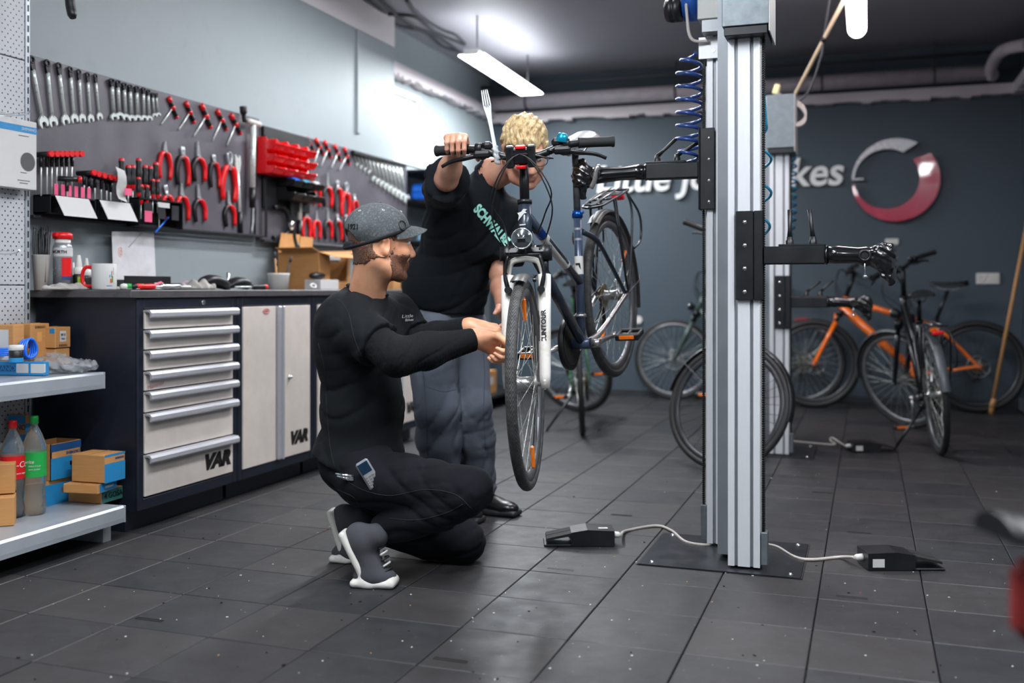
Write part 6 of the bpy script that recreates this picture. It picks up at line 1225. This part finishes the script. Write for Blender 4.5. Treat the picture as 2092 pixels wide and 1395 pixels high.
def hand(S, w0, p, n, ts, curl, k=1.0, spread=0.0, thumb=None):
    """wrist, palm direction, palm side normal, thumb side; curl: list of 4 triples in degrees"""
    w0 = V(w0); p = n3(p); n = V(n); n = n3(n-p*n.dot(p)); s = p.cross(n); s = s if s.dot(V(ts)) > 0 else -s; c = 0
    for i, (y0, y1) in enumerate(((.022, .030), (.008, .010), (-.007, -.010), (-.020, -.029))): S.cap(w0+s*y0*k+p*.012*k, w0+s*y1*k+p*(.086-.006*abs(i-1))*k, .0165*k, .0135*k, .014)
    S.cap(w0-p*.02*k, w0+p*.03*k, .025*k, .022*k, .02); S.cap(w0+s*.022*k+p*.02*k+n*.010*k, w0+s*.03*k+p*.05*k+n*.008*k, .017*k, .014*k, .015)
    ends = []
    for i, (y, L) in enumerate(((.030, .95), (.010, 1.05), (-.010, .98), (-.029, .78))):
        q = w0+s*y*k+p*(.088-.006*abs(i-1))*k; a = 0; dr = n3(p+s*spread*(1.5-i))
        for j, (ln, r0, r1) in enumerate(((.046, .0105, .0095), (.028, .0092, .0084), (.022, .0082, .0066))):
            a += radians(curl[i][j]); d = dr*cos(a)+n*sin(a); e = q+d*ln*L*k; S.cap(q, e, r0*k, r1*k, .004); q = e
        ends.append(q)
    t = thumb or (n3(p*.55+s*.75+n*.35), n3(p*.85+s*.15+n*.45)); q = w0+s*.026*k+p*.022*k+n*.006*k
    for d, ln, r0, r1 in ((t[0], .044, .0155, .0118), (t[1], .032, .0115, .0105), (n3(t[1]*.8+n*.35), .026, .0102, .0078)): e = q+d*ln*k; S.cap(q, e, r0*k, r1*k, .008); q = e
    return ends
def shoe(par, ball, t, beta, up_m, sole_m, laces=None, k=1.0, name='shoe'):
    ball = V(ball); t = n3((t[0], t[1], 0)); u = V((0, 0, 1)); s = u.cross(t); R0 = Matrix((t, s, u)).transposed(); b = radians(beta); hd, nr = -t*cos(b)+u*sin(b), t*sin(b)+u*cos(b); R1 = Matrix((-hd, s, nr)).transposed(); lo, hi = ball-V((.3, .3, .02)), ball+V((.3, .3, .36))
    S = SDF(lo, hi, .0055); S.ell(ball+t*.028*k+u*.030*k, (.072*k, .042*k, .032*k), R0); S.ell(ball+hd*.06*k+nr*.045*k, (.085*k, .038*k, .042*k), R1, .03); S.ell(ball+hd*.14*k+nr*.052*k, (.055*k, .035*k, .050*k), R1, .03); S.cap(ball+hd*.125*k+nr*.07*k, ball+hd*.125*k+nr*.105*k, .040*k, .040*k, .02)
    o = sdf_obj(name, [S.polys()], up_m, par, 1)
    S = SDF(lo, hi, .0055); S.rbox(ball+t*.028*k+u*.013, (.074*k, .043*k, .0125), R0, .012, .01); S.rbox(ball+hd*.085*k+nr*.013, (.105*k, .038*k, .0125), R1, .012, .02)
    if laces: S.ell(ball+t*.085*k+u*.022, (.020*k, .036*k, .016*k), R0, .01)
    S.F = np.maximum(S.F, -plane(S.pts(), ball, u)); sdf_obj('sole', [S.polys()], sole_m, o, 1)
    if laces:
        for i in range(6): c = ball+hd*(.0+.018*i)*k+nr*(.082+.004*i)*k+t*.010; MB().tube(bez([c-s*.024*k-nr*.012, c+nr*.006, c+s*.024*k-nr*.012], 4), .0038, 6).build('lace', [laces, M_INK][i % 2], o)
    return o
def project(o, targets, d, off=.002):
    d = n3(d); dg = bpy.context.evaluated_depsgraph_get(); bv = []
    for t in targets: me = t.data; bv.append(BVHTree.FromPolygons([v.co for v in me.vertices], [tuple(p.vertices) for p in me.polygons]))
    M = o.matrix_local.copy() if o.parent is None else o.matrix_local.copy()
    for v in o.data.vertices:
        q = M @ v.co; best = None
        for b in bv:
            h = b.ray_cast(q-d*.6, d, 2)
            if h[0] is not None and (best is None or h[3] < best[3]): best = h
        if best: v.co = best[0]-d*(off+.0005*(v.co.z > 0))
        else: v.co = q
    o.matrix_local = Matrix()
def subdiv_text(o, L=.012):
    bm = bmesh.new(); bm.from_mesh(o.data); bmesh.ops.triangulate(bm, faces=bm.faces)
    for _ in range(2): bmesh.ops.subdivide_edges(bm, edges=[e for e in bm.edges if e.calc_length() > L], cuts=1); bmesh.ops.triangulate(bm, faces=bm.faces)
    bm.to_mesh(o.data); bm.free()
def sew(nm, px, target, O, par, m, r=.0009):
    bv = BVHTree.FromPolygons([v.co for v in target.data.vertices], [tuple(p.vertices) for p in target.data.polygons]); out = []
    for q in bez([(x, y, 0) for x, y in px], 6):
        a = W(q.x, q.y, 1.5); h = bv.ray_cast(a-O, (a-V((0, 0, H0))).normalized(), 6)
        if h[0] is not None and (not out or (h[0]-out[-1]).length < .09): out.append(h[0]+h[1]*.0006*(1 if h[1].dot(a-O-h[0]) > 0 else -1))
    if len(out) > 3: MB().tube(out, r, 5).build(nm, m, par)
# ---------------------------------------------------------------- the kneeling man
def kneeling():
    J = dict(neck=W(748, 608, 3.43), shR=W(703, 655, 3.33), shL=W(806, 645, 3.60), elR=W(812, 730, 3.19), wrR=W(974, 692, 3.30), elL=W(852, 706, 3.56), wrL=W(962, 667, 3.45), chest=W(732, 700, 3.44), belly=W(741, 835, 3.46), pel=W(738, 945, 3.46),
        hpR=W(752, 975, 3.35), hpL=W(752, 975, 3.56), knR=W(962, 1003, 3.16), knL=W(948, 1106, 3.54), anR=W(772, 1088, 3.31), anL=W(708, 1062, 3.62))
    me = thing('person', 'crouching man in a grey cap, black shirt and dark jeans working at the raised wheel', 'person', V((J['pel'].x, J['pel'].y, 0))); O = me.location.copy(); G = [None]
    lo, hi = W(600, 1215, 3.4)-V((.35, .35, .0)), W(1000, 560, 3.4)+V((.35, .35, .05)); lo, hi = V((min(lo.x, hi.x), min(lo.y, hi.y), -.02)), V((max(lo.x, hi.x), max(lo.y, hi.y), 1.12))
    lo.x -= .1; hi.x += .1; lo.y -= .1; hi.y += .1
    ft = n3(RV*.80-DV*.45); lt = n3(UV.cross(ft)); RT = Matrix((ft, lt, UV)).transposed()
    def torso(S, o=0.0):
        S.ell(J['chest'], (.118+o, .165+o, .17+o), RT, .05).ell(J['belly'], (.118+o, .150+o, .16+o), RT, .07).ell(J['pel'], (.125+o, .155+o, .12+o), RT, .06)
        S.cap(J['shR'], J['shL'], .062+o, .062+o, .07).cap(J['neck']-UV*.03, J['neck']+UV*.03, .062+o*.3, .055, .04); return S
    def arms(S, o=0.0):
        for a, b, c in (('shR', 'elR', 'wrR'), ('shL', 'elL', 'wrL')): S.cap(J[a], J[b], .060+o, .050+o, .04); S.chain([J[b], J[b]+(J[c]-J[b])*.35, J[c]], [.050+o, .051+o, .032+o], .03)
        return S
    def legs(S, o=0.0, kk=.02):
        for h_, k_, a_ in (('hpR', 'knR', 'anR'), ('hpL', 'knL', 'anL')):
            S.cap(J[h_], J[k_], .092+o, .062+o, kk+.03); q = J[k_]+(J[a_]-J[k_])*.3; S.chain([J[k_], q-UV*.012, J[a_]], [.060+o, .058+o, .040+o], kk)
        return S
    H = Head(W(778, 499, 3.37), RV*cos(.46)+DV*sin(.46)-UV*.05, UV*.998+RV*.06)
    # body: one mesh
    S = SDF(lo, hi, .012); torso(S, -.016); arms(S, -.006); legs(S, -.016); parts = [S.polys()]
    S = H.sdf(r=.24); H.build(S); S.cap(H.p(-.026, 0, -.055), J['neck']-UV*.02, .056, .060, .03).cap(H.p(-.045, -.03, -.03), J['neck']+lt*-.05, .03, .025, .03).cap(H.p(.0, -.045, -.07), J['neck']+ft*.04, .022, .018, .03); parts.append(S.polys()); hs = S
    S = SDF(J['wrR']-V((.2,)*3), J['wrR']+V((.2,)*3), .0032); S.cap(J['elR']+(J['wrR']-J['elR'])*.8, J['wrR'], .036, .029, .01)
    hand(S, J['wrR']+RV*.01, RV*.93-UV*.42, -UV*.55-DV*.8+RV*.1, UV*.7-DV*.6, [(60, 75, 50), (62, 78, 50), (66, 80, 50), (70, 80, 50)], .98, thumb=(n3(RV*.7+UV*.05-DV*.6), n3(RV*.75-UV*.5-DV*.3))); parts.append(S.polys())
    S = SDF(J['wrL']-V((.2,)*3), J['wrL']+V((.2,)*3), .0035); S.cap(J['elL']+(J['wrL']-J['elL'])*.8, J['wrL'], .035, .028, .01); hand(S, J['wrL']+RV*.01, RV*.97-UV*.12, -UV*.8+DV*.2, -DV*.9+UV*.1, [(25, 40, 25), (30, 40, 25), (35, 40, 25), (40, 40, 25)], .96); parts.append(S.polys())
    parts = [(v-A_(O), f) for v, f in parts]
    body = sdf_obj('body', parts, SK1, me, 1)
    def wear(nm, S, F, m, relax=2, par=None): v, f = S.polys(F); o = sdf_obj(nm, [(v-A_(O), f)], m, par or me, relax); return o
    # jeans
    S = SDF(lo, hi, .0075); S.ell(J['pel']+UV*.015, (.131, .162, .125), RT, .06); legs(S, .010, .012); P = S.pts()
    F = S.F+folds(P, .0075, 1.15, 1)
    for h_, k_, a_ in (('hpR', 'knR', 'anR'), ('hpL', 'knL', 'anL')): F = np.maximum(F, -plane(P, J[a_]-n3(J[a_]-J[k_])*.01, -n3(J[a_]-J[k_])) *np.where(np.linalg.norm(P-A_(J[a_], dtype=np.float32), axis=-1) < .10, 1, 0)-np.where(np.linalg.norm(P-A_(J[a_], dtype=np.float32), axis=-1) < .10, 0, 9))
    F = np.maximum(F, .0008-P[..., 2]); jeans = wear('jeans', S, F, C_JEAN, 1)
    # shirt with short sleeves
    S = SDF(lo, hi, .0075); torso(S, .012)
    S.ell(J['pel']-ft*.03+UV*.0, (.128, .166, .13), RT, .05)
    P = S.pts(); F = S.F
    for a, b, q in (('shR', 'elR', .66), ('shL', 'elL', .66)): e = J[a]+(J[b]-J[a])*q; T = SDF(lo, hi, .0075); T.cap(J[a], e+(e-J[a])*.2, .074, .080, .001); F = smin(F, np.maximum(T.F, plane(P, e, n3(J[b]-J[a]))), .04)
    F = F+folds(P, .006, 1.15, 0); F = np.maximum(F, -plane(P, W(752, 972, 3.45), n3(RV*.42+UV*.90)))
    nk = SDF(lo, hi, .0075); nk.cap(J['neck']+UV*.034-lt*.0, H.p(-.02, 0, -.05), .066, .075, .001); F = np.maximum(F, -nk.F)
    shirt = wear('shirt', S, F, C_TEE, 1)
    mb = MB(); k0 = J['neck']+UV*.026-O; mb.torus(k0+ft*.006, n3(UV*.92+ft*.24+lt*.05), .064, .0065, 36, 8, 1.6); mb.build('collar', C_TEE, me)
    # ribbed sleeves
    for nm, a, b, c in (('sleeve', 'shR', 'elR', 'wrR'), ('sleeve', 'shL', 'elL', 'wrL')):
        l2, h2 = [V(map(f, *[J[q] for q in (a, b, c)])) for f in (min, max)]; S = SDF(l2-V((.1,)*3), h2+V((.1,)*3), .0042); s0 = J[a]+(J[b]-J[a])*.3
        S.cap(s0, J[b], .065, .057, .04); S.chain([J[b], J[b]+(J[c]-J[b])*.35, J[c]-(J[c]-J[b])*.02], [.056, .056, .036], .03); P = S.pts()
        ax1, ax2 = n3(J[b]-J[a]), n3(J[c]-J[b]); t1 = plane(P, J[b], ax1); t2 = plane(P, J[b], ax2); tt = np.where(t2 > 0, t2, t1)
        F = S.F+.0013*np.sin(tt*2*pi/.0105)+folds(P, .002, 1.5, 3); F = np.maximum(F, plane(P, J[c]-ax2*.012, ax2)); wear(nm, S, F, C_SLV, 0)
    # hair and beard
    F = hs.F-.0022; P = hs.pts(); L = H.loc(P); x, y, z = L[..., 0], L[..., 1], L[..., 2]; nz = .004*np.sin(y*160)+.003*np.sin(z*210)+.003*np.sin(x*190)+np.random.normal(0, .0035, x.shape); ear = np.where((np.abs(y) > .066) & (np.sqrt((x+.014)**2+(z+.006)**2) < .036), .02, -1)
    FB = np.maximum.reduce([F, z+.030+nz-.55*(x-.02)*0-.0, -(x-.006)+nz*.6-.25*(z+.05), np.where((np.abs(y) < .022) & (z > -.074) & (z < -.05) & (x > .07), .01, -1), -(z+.118), np.where((x > .085) & (np.abs(y) < .03) & (z > -.052), .01, -1), ear])
    wear('beard', hs, FB, BEARD, 1)
    F2 = hs.F-.0028; FH = np.maximum.reduce([F2, ear, -(z+.066-.35*(x+.07))+nz, x+.012+nz, z-.09]); FH2 = np.maximum.reduce([F2, ear, np.abs(x-.012)-.012+nz*.4, -(z+.034), z-.06]); wear('hair', hs, np.minimum(FH, FH2), NAPE, 1); H2 = Head(H.O-O, H.f, H.u); H2.eyes(me)
    # cap
    S = H.sdf(.004, .2); S.ell(H.p(-.014, 0, .048), (.110, .090, .088), H.R); P = S.pts(); L = H.loc(P); x, y, z = L[..., 0], L[..., 1], L[..., 2]; seam = .0012*np.cos(np.arctan2(y, x+.014)*6)**12
    F = np.maximum(S.F+.0016*np.sin(x*60+y*40)*np.sin(z*70+y*30)-seam, -(z-.022-.40*x)); F = np.maximum(F, .042-np.sqrt((x+.118)**2+y**2+(z+.002)**2)); cap = wear('cap', S, F, C_CAP, 2)
    rows = []
    for a in np.linspace(-1.25, 1.25, 19):
        i_ = V((-.014+.106*cos(a), .088*sin(a), .066-.012*(1-cos(a)))); k = max(0, cos(a*1.22))**.5*.072; rows.append([H2.p(i_.x+k*q*1.0-.006, i_.y*(1-.04*q), i_.z-.012*q*q-.03*sin(a)**2*(.3+q)+.006*q) for q in (0, .5, 1)])
    mb = MB(); mb.grid(rows); mb.grid([[p+H.u*.003 for p in r] for r in rows]); mb.add([p for r in rows for p in (r[2], r[2]+H.u*.003)], [(2*i, 2*i+1, 2*i+3, 2*i+2) for i in range(18)]); mb.build('brim', C_CAP, cap, recalc=False)
    mb = MB(); pts = [H2.p(-.014+.1095*cos(a)*1.0, .0905*sin(a), .006+.40*(-.014+.11*cos(a))+.022-.0) for a in np.linspace(0, 2*pi, 49)[:-1]]; mb.tube(pts, .006, 6, closed=True, flat=.4, up=H.u); mb.build('sweat_band', C_CAPD, cap)
    mb = MB(); mb.ball(H2.p(-.014, 0, .137), (.008, .008, .005), 10); mb.build('button', C_CAP, cap)
    mb = MB(); mb.tube([H2.p(-.014-.108*cos(a), .088*sin(a), -.012+.02*(1-cos(a))) for a in np.linspace(-.5, .5, 9)], .012, 6, flat=.25, up=H.u); mb.build('strap', C_CAPD, cap)
    def cappt(az, el): q = V((cos(el)*cos(az), cos(el)*sin(az), sin(el))); p_ = H2.p(-.014+.1115*q.x, .0915*q.y, .048+.0895*q.z); n_ = H.R @ n3((q.x/.11, q.y/.09, q.z/.088)); return p_, n_
    c, n_ = cappt(radians(-58), .18); MB().torus(c, n_, .016, .0016, 28, 6).build('stitched_ring', M_INK, cap)
    c, n_ = cappt(radians(-152), .0); text('1921', .024, frame(c, n_.cross(H.u)*-1, n_), M_INK, cap, 'stitched_number', .0008, 0, .0006)
    for az, el in ((-95, .75), (-150, .65), (-30, .8)): c, n_ = cappt(radians(az), el); MB().torus(c, n_, .0035, .0012, 12, 5).build('eyelet', M_PAPER, cap)
    # shoes
    B1 = onZ(748, 1196, 0)-O; s1 = shoe(me, B1+V((0, 0, .001)), RV*.98-DV*.12, 62, C_CANV, M_SOLE, M_PAPER, 1.0); B2 = onZ(702, 1146, 0)-O; s2 = shoe(me, B2+V((0, 0, .001)), RV*.96-DV*.1, 72, C_CANV, M_SOLE, M_PAPER, .98)
    # marks on the shirt
    for s_, (px, py), sz in (('Little', (797, 655), .016), ('Bikes', (801, 664), .012)):
        o = text(s_, sz, frame(W(px, py, 3.0)-O, n3(RV*.9+UV*.05), -DV), M_PAPER, me, 'chest_print', .0003, .1); subdiv_text(o, .01); project(o, [shirt], DV, .0015)
    M_SEAM = mat('denim_seam', '#252a34', .8)
    for pts in ([(712, 985), (748, 1003), (800, 1012), (870, 1000), (930, 1010), (965, 1040)], [(700, 1010), (720, 1035), (742, 1062), (760, 1085)], [(690, 1000), (725, 1018), (738, 1050)], [(790, 1058), (850, 1062), (910, 1048), (945, 1030)]): sew('seam', pts, jeans, O, me, M_SEAM)
    M_HEM = mat('shirt_seam', '#1d2228', .8)
    for pts in ([(668, 625), (690, 612), (712, 640), (724, 690), (742, 735)], [(650, 700), (664, 760), (668, 840), (676, 920), (690, 975)]): sew('seam', pts, shirt, O, me, M_HEM)
    return me, J, shirt, jeans, O
K, KJ, KS, KJE, KO = kneeling()
# phone in the hip pocket and a tool in the back pocket
c = W(760, 960, 3.305); z = n3(W(748, 938, 3.3)-W(776, 984, 3.3)); y = n3(DV*.9+UV*.15-RV*.25); y = n3(y-z*y.dot(z)); x = y.cross(z); M = Matrix((x, y, z)).transposed().to_4x4(); M.translation = c
bv = BVHTree.FromPolygons([v.co+KO for v in KJE.data.vertices], [tuple(p.vertices) for p in KJE.data.polygons]); hit = bv.ray_cast(c-DV*.5, DV, 2)
if hit[0] is not None: M.translation = hit[0]-DV*.006
t = thing('mobile_phone', 'grey keypad phone sticking out of the crouching man\'s hip pocket', 'phone'); t.matrix_world = M
MB().box((0, 0, 0), (.044, .015, .098), None, .006).build('phone_case', M_SILV, t); MB().box((0, -.0075, .024), (.034, .002, .036), None, .001).build('screen', mat('phone_screen', '#122a3c', .15), t)
for r in range(5):
    for q in range(3): MB().box(((q-1)*.0115, -.008, -.006-r*.0085), (.0095, .002, .006), None, .001).build('key', M_ALU, t)
hit = bv.ray_cast(W(684, 1022, 2.9), DV, 2); c = (hit[0] if hit[0] is not None else W(684, 1022, 3.4))
t = thing('pocket_pliers', 'chrome tool tips poking out of the crouching man\'s back pocket', 'tool', c); MB().tube([(0, 0, 0), RV*-.03+UV*.006, RV*-.06+UV*.012], [.009, .007, .003], 8).build('jaw', M_CHROME, t); MB().tube([(0, 0, -.006), RV*-.03-UV*.002, RV*-.055+UV*.004], [.009, .006, .003], 8).build('jaw', M_CHROME, t)
c = KJ['wrR']+RV*.075-UV*.03-DV*.02; t = thing('small_spanner', 'small chrome tool held in the crouching man\'s fist', 'tool', c); MB().tube([UV*-.045+RV*.02, UV*.02, UV*.05-RV*.008], [.006, .006, .008], 8).build('shank', M_CHROME, t)
# ---------------------------------------------------------------- the standing man
def standing():
    gp = HM @ S_ @ G_; ga = n3((HM @ S_).to_3x3() @ GD_)
    J = dict(neck=W(999, 364, 3.96), shR=W(907, 388, 3.90), shL=W(1040, 452, 4.06), elR=W(912, 366, 3.66), elL=W(1022, 562, 4.02), wrL=W(1030, 640, 3.80), chest=W(955, 470, 4.04), belly=W(915, 570, 4.12), pel=W(904, 640, 4.17), hpR=W(880, 672, 4.12), hpL=W(942, 676, 4.24), knR=W(893, 835, 4.02), knL=W(960, 832, 4.16), anR=W(903, 1005, 4.20), anL=W(978, 1000, 4.32))
    J['wrR'] = gp+DV*.075+UV*.016-RV*.012
    me = thing('person', 'standing blond man in a dark printed T-shirt and grey trousers behind the raised bicycle', 'person', V((J['pel'].x, J['pel'].y, 0))); O = me.location.copy()
    u = n3(J['neck']-J['pel']); l = n3(J['shL']-J['shR']); l = n3(l-u*l.dot(u)); f = l.cross(u); RT = Matrix((f, l, u)).transposed()
    allp = list(J.values()); lo = V((min(q.x for q in allp)-.22, min(q.y for q in allp)-.22, -.01)); hi = V((max(q.x for q in allp)+.22, max(q.y for q in allp)+.22, max(q.z for q in allp)+.12))
    def torso(S, o=0.0):
        S.ell(J['chest'], (.112+o, .165+o, .17+o), RT, .05).ell(J['belly'], (.110+o, .148+o, .15+o), RT, .07).ell(J['pel'], (.12+o, .155+o, .12+o), RT, .06); S.cap(J['shR'], J['shL'], .062+o, .062+o, .07).cap(J['neck']-u*.04, J['neck']+u*.03, .062+o*.3, .055, .04); return S
    def legs(S, o=0.0, fl=0.0):
        for a, b, c in (('hpR', 'knR', 'anR'), ('hpL', 'knL', 'anL')): S.cap(J[a], J[b], .092+o, .064+o, .04); S.chain([J[b], J[b]+(J[c]-J[b])*.35, J[c]], [.064+o, .060+o+fl*.5, .040+o+fl], .03)
        return S
    hf = RV*cos(1.28)-DV*sin(1.28); H = Head(W(1073, 309, 3.80), hf*cos(.62)-UV*sin(.62), UV*cos(.62)+hf*sin(.62)-RV*.12)
    S = SDF(lo, hi, .012); torso(S, -.016); legs(S, -.014); parts = [S.polys()]
    S = SDF(*[V(map(g, *[J[q] for q in ('shR', 'elR', 'wrR')]))+V((k,)*3) for g, k in ((min, -.15), (max, .15))], .0055); S.cap(J['shR'], J['elR'], .050, .038, .03); S.chain([J['elR'], J['elR']+(J['wrR']-J['elR'])*.35, J['wrR']], [.038, .037, .026], .03); parts.append(S.polys())
    S = SDF(*[V(map(g, *[J[q] for q in ('shL', 'elL', 'wrL')]))+V((k,)*3) for g, k in ((min, -.15), (max, .15))], .0055); S.cap(J['shL'], J['elL'], .050, .038, .03); S.chain([J['elL'], J['elL']+(J['wrL']-J['elL'])*.35, J['wrL']], [.038, .038, .028], .03); parts.append(S.polys())
    S = H.sdf(r=.22); H.build(S); S.cap(H.p(-.03, 0, -.05), J['neck'], .053, .058, .03).cap(H.p(-.02, -.05, -.05), J['neck']+f*.04, .022, .02, .03); parts.append(S.polys()); hs = S
    S = SDF(J['wrR']-V((.18,)*3), J['wrR']+V((.18,)*3), .0032); S.cap(J['elR']+(J['wrR']-J['elR'])*.75, J['wrR'], .028, .025, .01)
    side = n3(ga if ga.dot(RV) > 0 else -ga); hand(S, J['wrR'], -DV*.86+UV*.30, -UV*.9-DV*.2, side, [(48, 62, 40), (50, 64, 40), (52, 66, 42), (56, 68, 44)], 1.0, thumb=(n3(side*.75-UV*.45-DV*.35), n3(side*.45-UV*.55-DV*.6))); parts.append(S.polys())
    S = SDF(J['wrL']-V((.18,)*3), J['wrL']+V((.18,)*3), .0035); hand(S, J['wrL'], -DV*.8+RV*.35-UV*.3, -RV*.8-UV*.3, UV, [(30, 40, 25)]*4, .98); parts.append(S.polys())
    body = sdf_obj('body', [(v-A_(O), f_) for v, f_ in parts], SK2, me, 1)
    def wear(nm, S, F, m, relax=2, par=None): v, f_ = S.polys(F); return sdf_obj(nm, [(v-A_(O), f_)], m, par or me, relax)
    # trousers
    S = SDF(lo, hi, .008); S.ell(J['pel']-UV*.01, (.130, .165, .13), RT, .06); legs(S, .020, .014); P = S.pts(); F = S.F+folds(P, .0065, 1.0, 2)
    for a in ('anR', 'anL'): F = np.maximum(F, np.where(np.linalg.norm(P-A_(J[a], dtype=np.float32), axis=-1) < .2, -(P[..., 2]-(J[a].z-.075)), -9))
    zc = J['anL'].z; F = F-np.where(P[..., 2] < zc+.04, .006*np.sin((P[..., 2]-zc)*110), 0); trousers = wear('trousers', S, F, C_TROU, 1)
    M_TS = mat('trouser_seam', '#3c4452', .8)
    for pts in ([(852, 660), (862, 730), (868, 800), (872, 870), (874, 940)], [(925, 700), (938, 780), (943, 860), (946, 930)], [(985, 690), (990, 760), (988, 840), (992, 920)], [(870, 790), (905, 800), (935, 795)]): sew('seam', pts, trousers, O, me, M_TS)
    # shirt
    S = SDF(lo, hi, .0075); torso(S, .018); S.ell(J['belly']-u*.02, (.135, .170, .16), RT, .05)
    e1, d1 = J['shR']+(J['elR']-J['shR'])*.95, n3(J['elR']-J['shR']); e2, d2 = J['shL']+(J['elL']-J['shL'])*.74, n3(J['elL']-J['shL'])
    P = S.pts(); F = S.F
    for a, e, d in (('shR', e1, d1), ('shL', e2, d2)): T = SDF(lo, hi, .0075); T.cap(J[a], e+d*.03, .078, .084, .001); F = smin(F, np.maximum(T.F, plane(P, e, d)), .04)
    F = F+folds(P, .0095, .8, 5)
    F = np.maximum(F, -plane(P, W(900, 640, 4.1), n3(UV*.97+RV*.05))); nk = SDF(lo, hi, .0075); nk.cap(J['neck']+u*.02, H.p(-.03, 0, -.04), .057, .075, .001); F = np.maximum(F, -nk.F)
    shirt = wear('shirt', S, F, C_TEE2, 1); mb = MB(); mb.torus(J['neck']+u*.014+f*.006-O, n3(u*.9+f*.4), .060, .006, 36, 8, 1.6); mb.build('collar', C_TEE2, me)
    o = text('SCHWALBE', .050, frame(W(999, 442, 3.4)-O, n3(RV*.66-UV*.75), -DV), mat('mint_print', '#9fe3d6', .6), me, 'shirt_print', .0004, -.15, .0024, sx=.70); subdiv_text(o, .010); project(o, [shirt], DV, .003)
    # hair, eyes, glasses
    S = H.sdf(.0038, .21); S.ell(H.p(-.018, 0, .042), (.104, .086, .094), H.R); P = S.pts(); L = H.loc(P); x, y, z = L[..., 0], L[..., 1], L[..., 2]
    F = S.F+.003*np.sin(x*85+2.5*np.sin(y*45+z*30))*np.sin(z*70+2*np.sin(x*50)+y*20)+.0035*np.sin(y*190+x*110+2*np.sin(z*80))+.0025*np.sin(x*260+3*np.sin(y*90)); F = np.maximum.reduce([F, -(z-.018-.40*np.maximum(x, -.1)+.02*np.sin(y*120))*np.where(x > -.035, 1, 0)-np.where(x > -.035, 0, 1)*(z+.055)]); wear('hair', S, F, C_BLOND, 1)
    F = np.maximum.reduce([hs.F-.003, np.where(x[0:1, 0:1, 0:1] > 9, 1, -1)*np.ones_like(hs.F)]) if False else None
    H2 = Head(H.O-O, H.f, H.u); H2.eyes(me, '#5a7284')
    g = MB(); [g.tube([H2.p(.104-.012*abs(sin(a)*0), k*.034+.024*cos(a), .010+.019*sin(a)) for a in np.linspace(0, 2*pi, 25)[:-1]], .0014, 6, closed=True) for k in (-1, 1)]; g.tube(bez([H2.p(.104, -.011, .014), H2.p(.108, 0, .018), H2.p(.104, .011, .014)], 4), .0014, 6)
    for k in (-1, 1): g.tube([H2.p(.104, k*.058, .016), H2.p(.09, k*.076, .016), H2.p(-.005, k*.083, .016), H2.p(-.022, k*.083, .0)], .0016, 6)
    gl = g.build('glasses', M_BLACKM, me)
    # shoes
    for a, py in (('anL', 1050), ('anR', 1046)): q = J[a]-O; b = V((q.x, q.y, .001))+(RV*.9-DV*.43)*.085; shoe(me, b, RV*.9-DV*.43, 0, C_SHOE, mat('dark_sole', '#1b1b1d', .6), None, 1.02)
    return me, J
S_ = HB['S']; hf_ = HB['half']; bc_ = HB['bc']; a_, b_ = bc_+V((hf_[3][0], -hf_[3][1], hf_[3][2])), bc_+V((hf_[4][0], -hf_[4][1], hf_[4][2])); GD_ = (b_-a_).normalized(); G_ = b_-GD_*.088
standing()
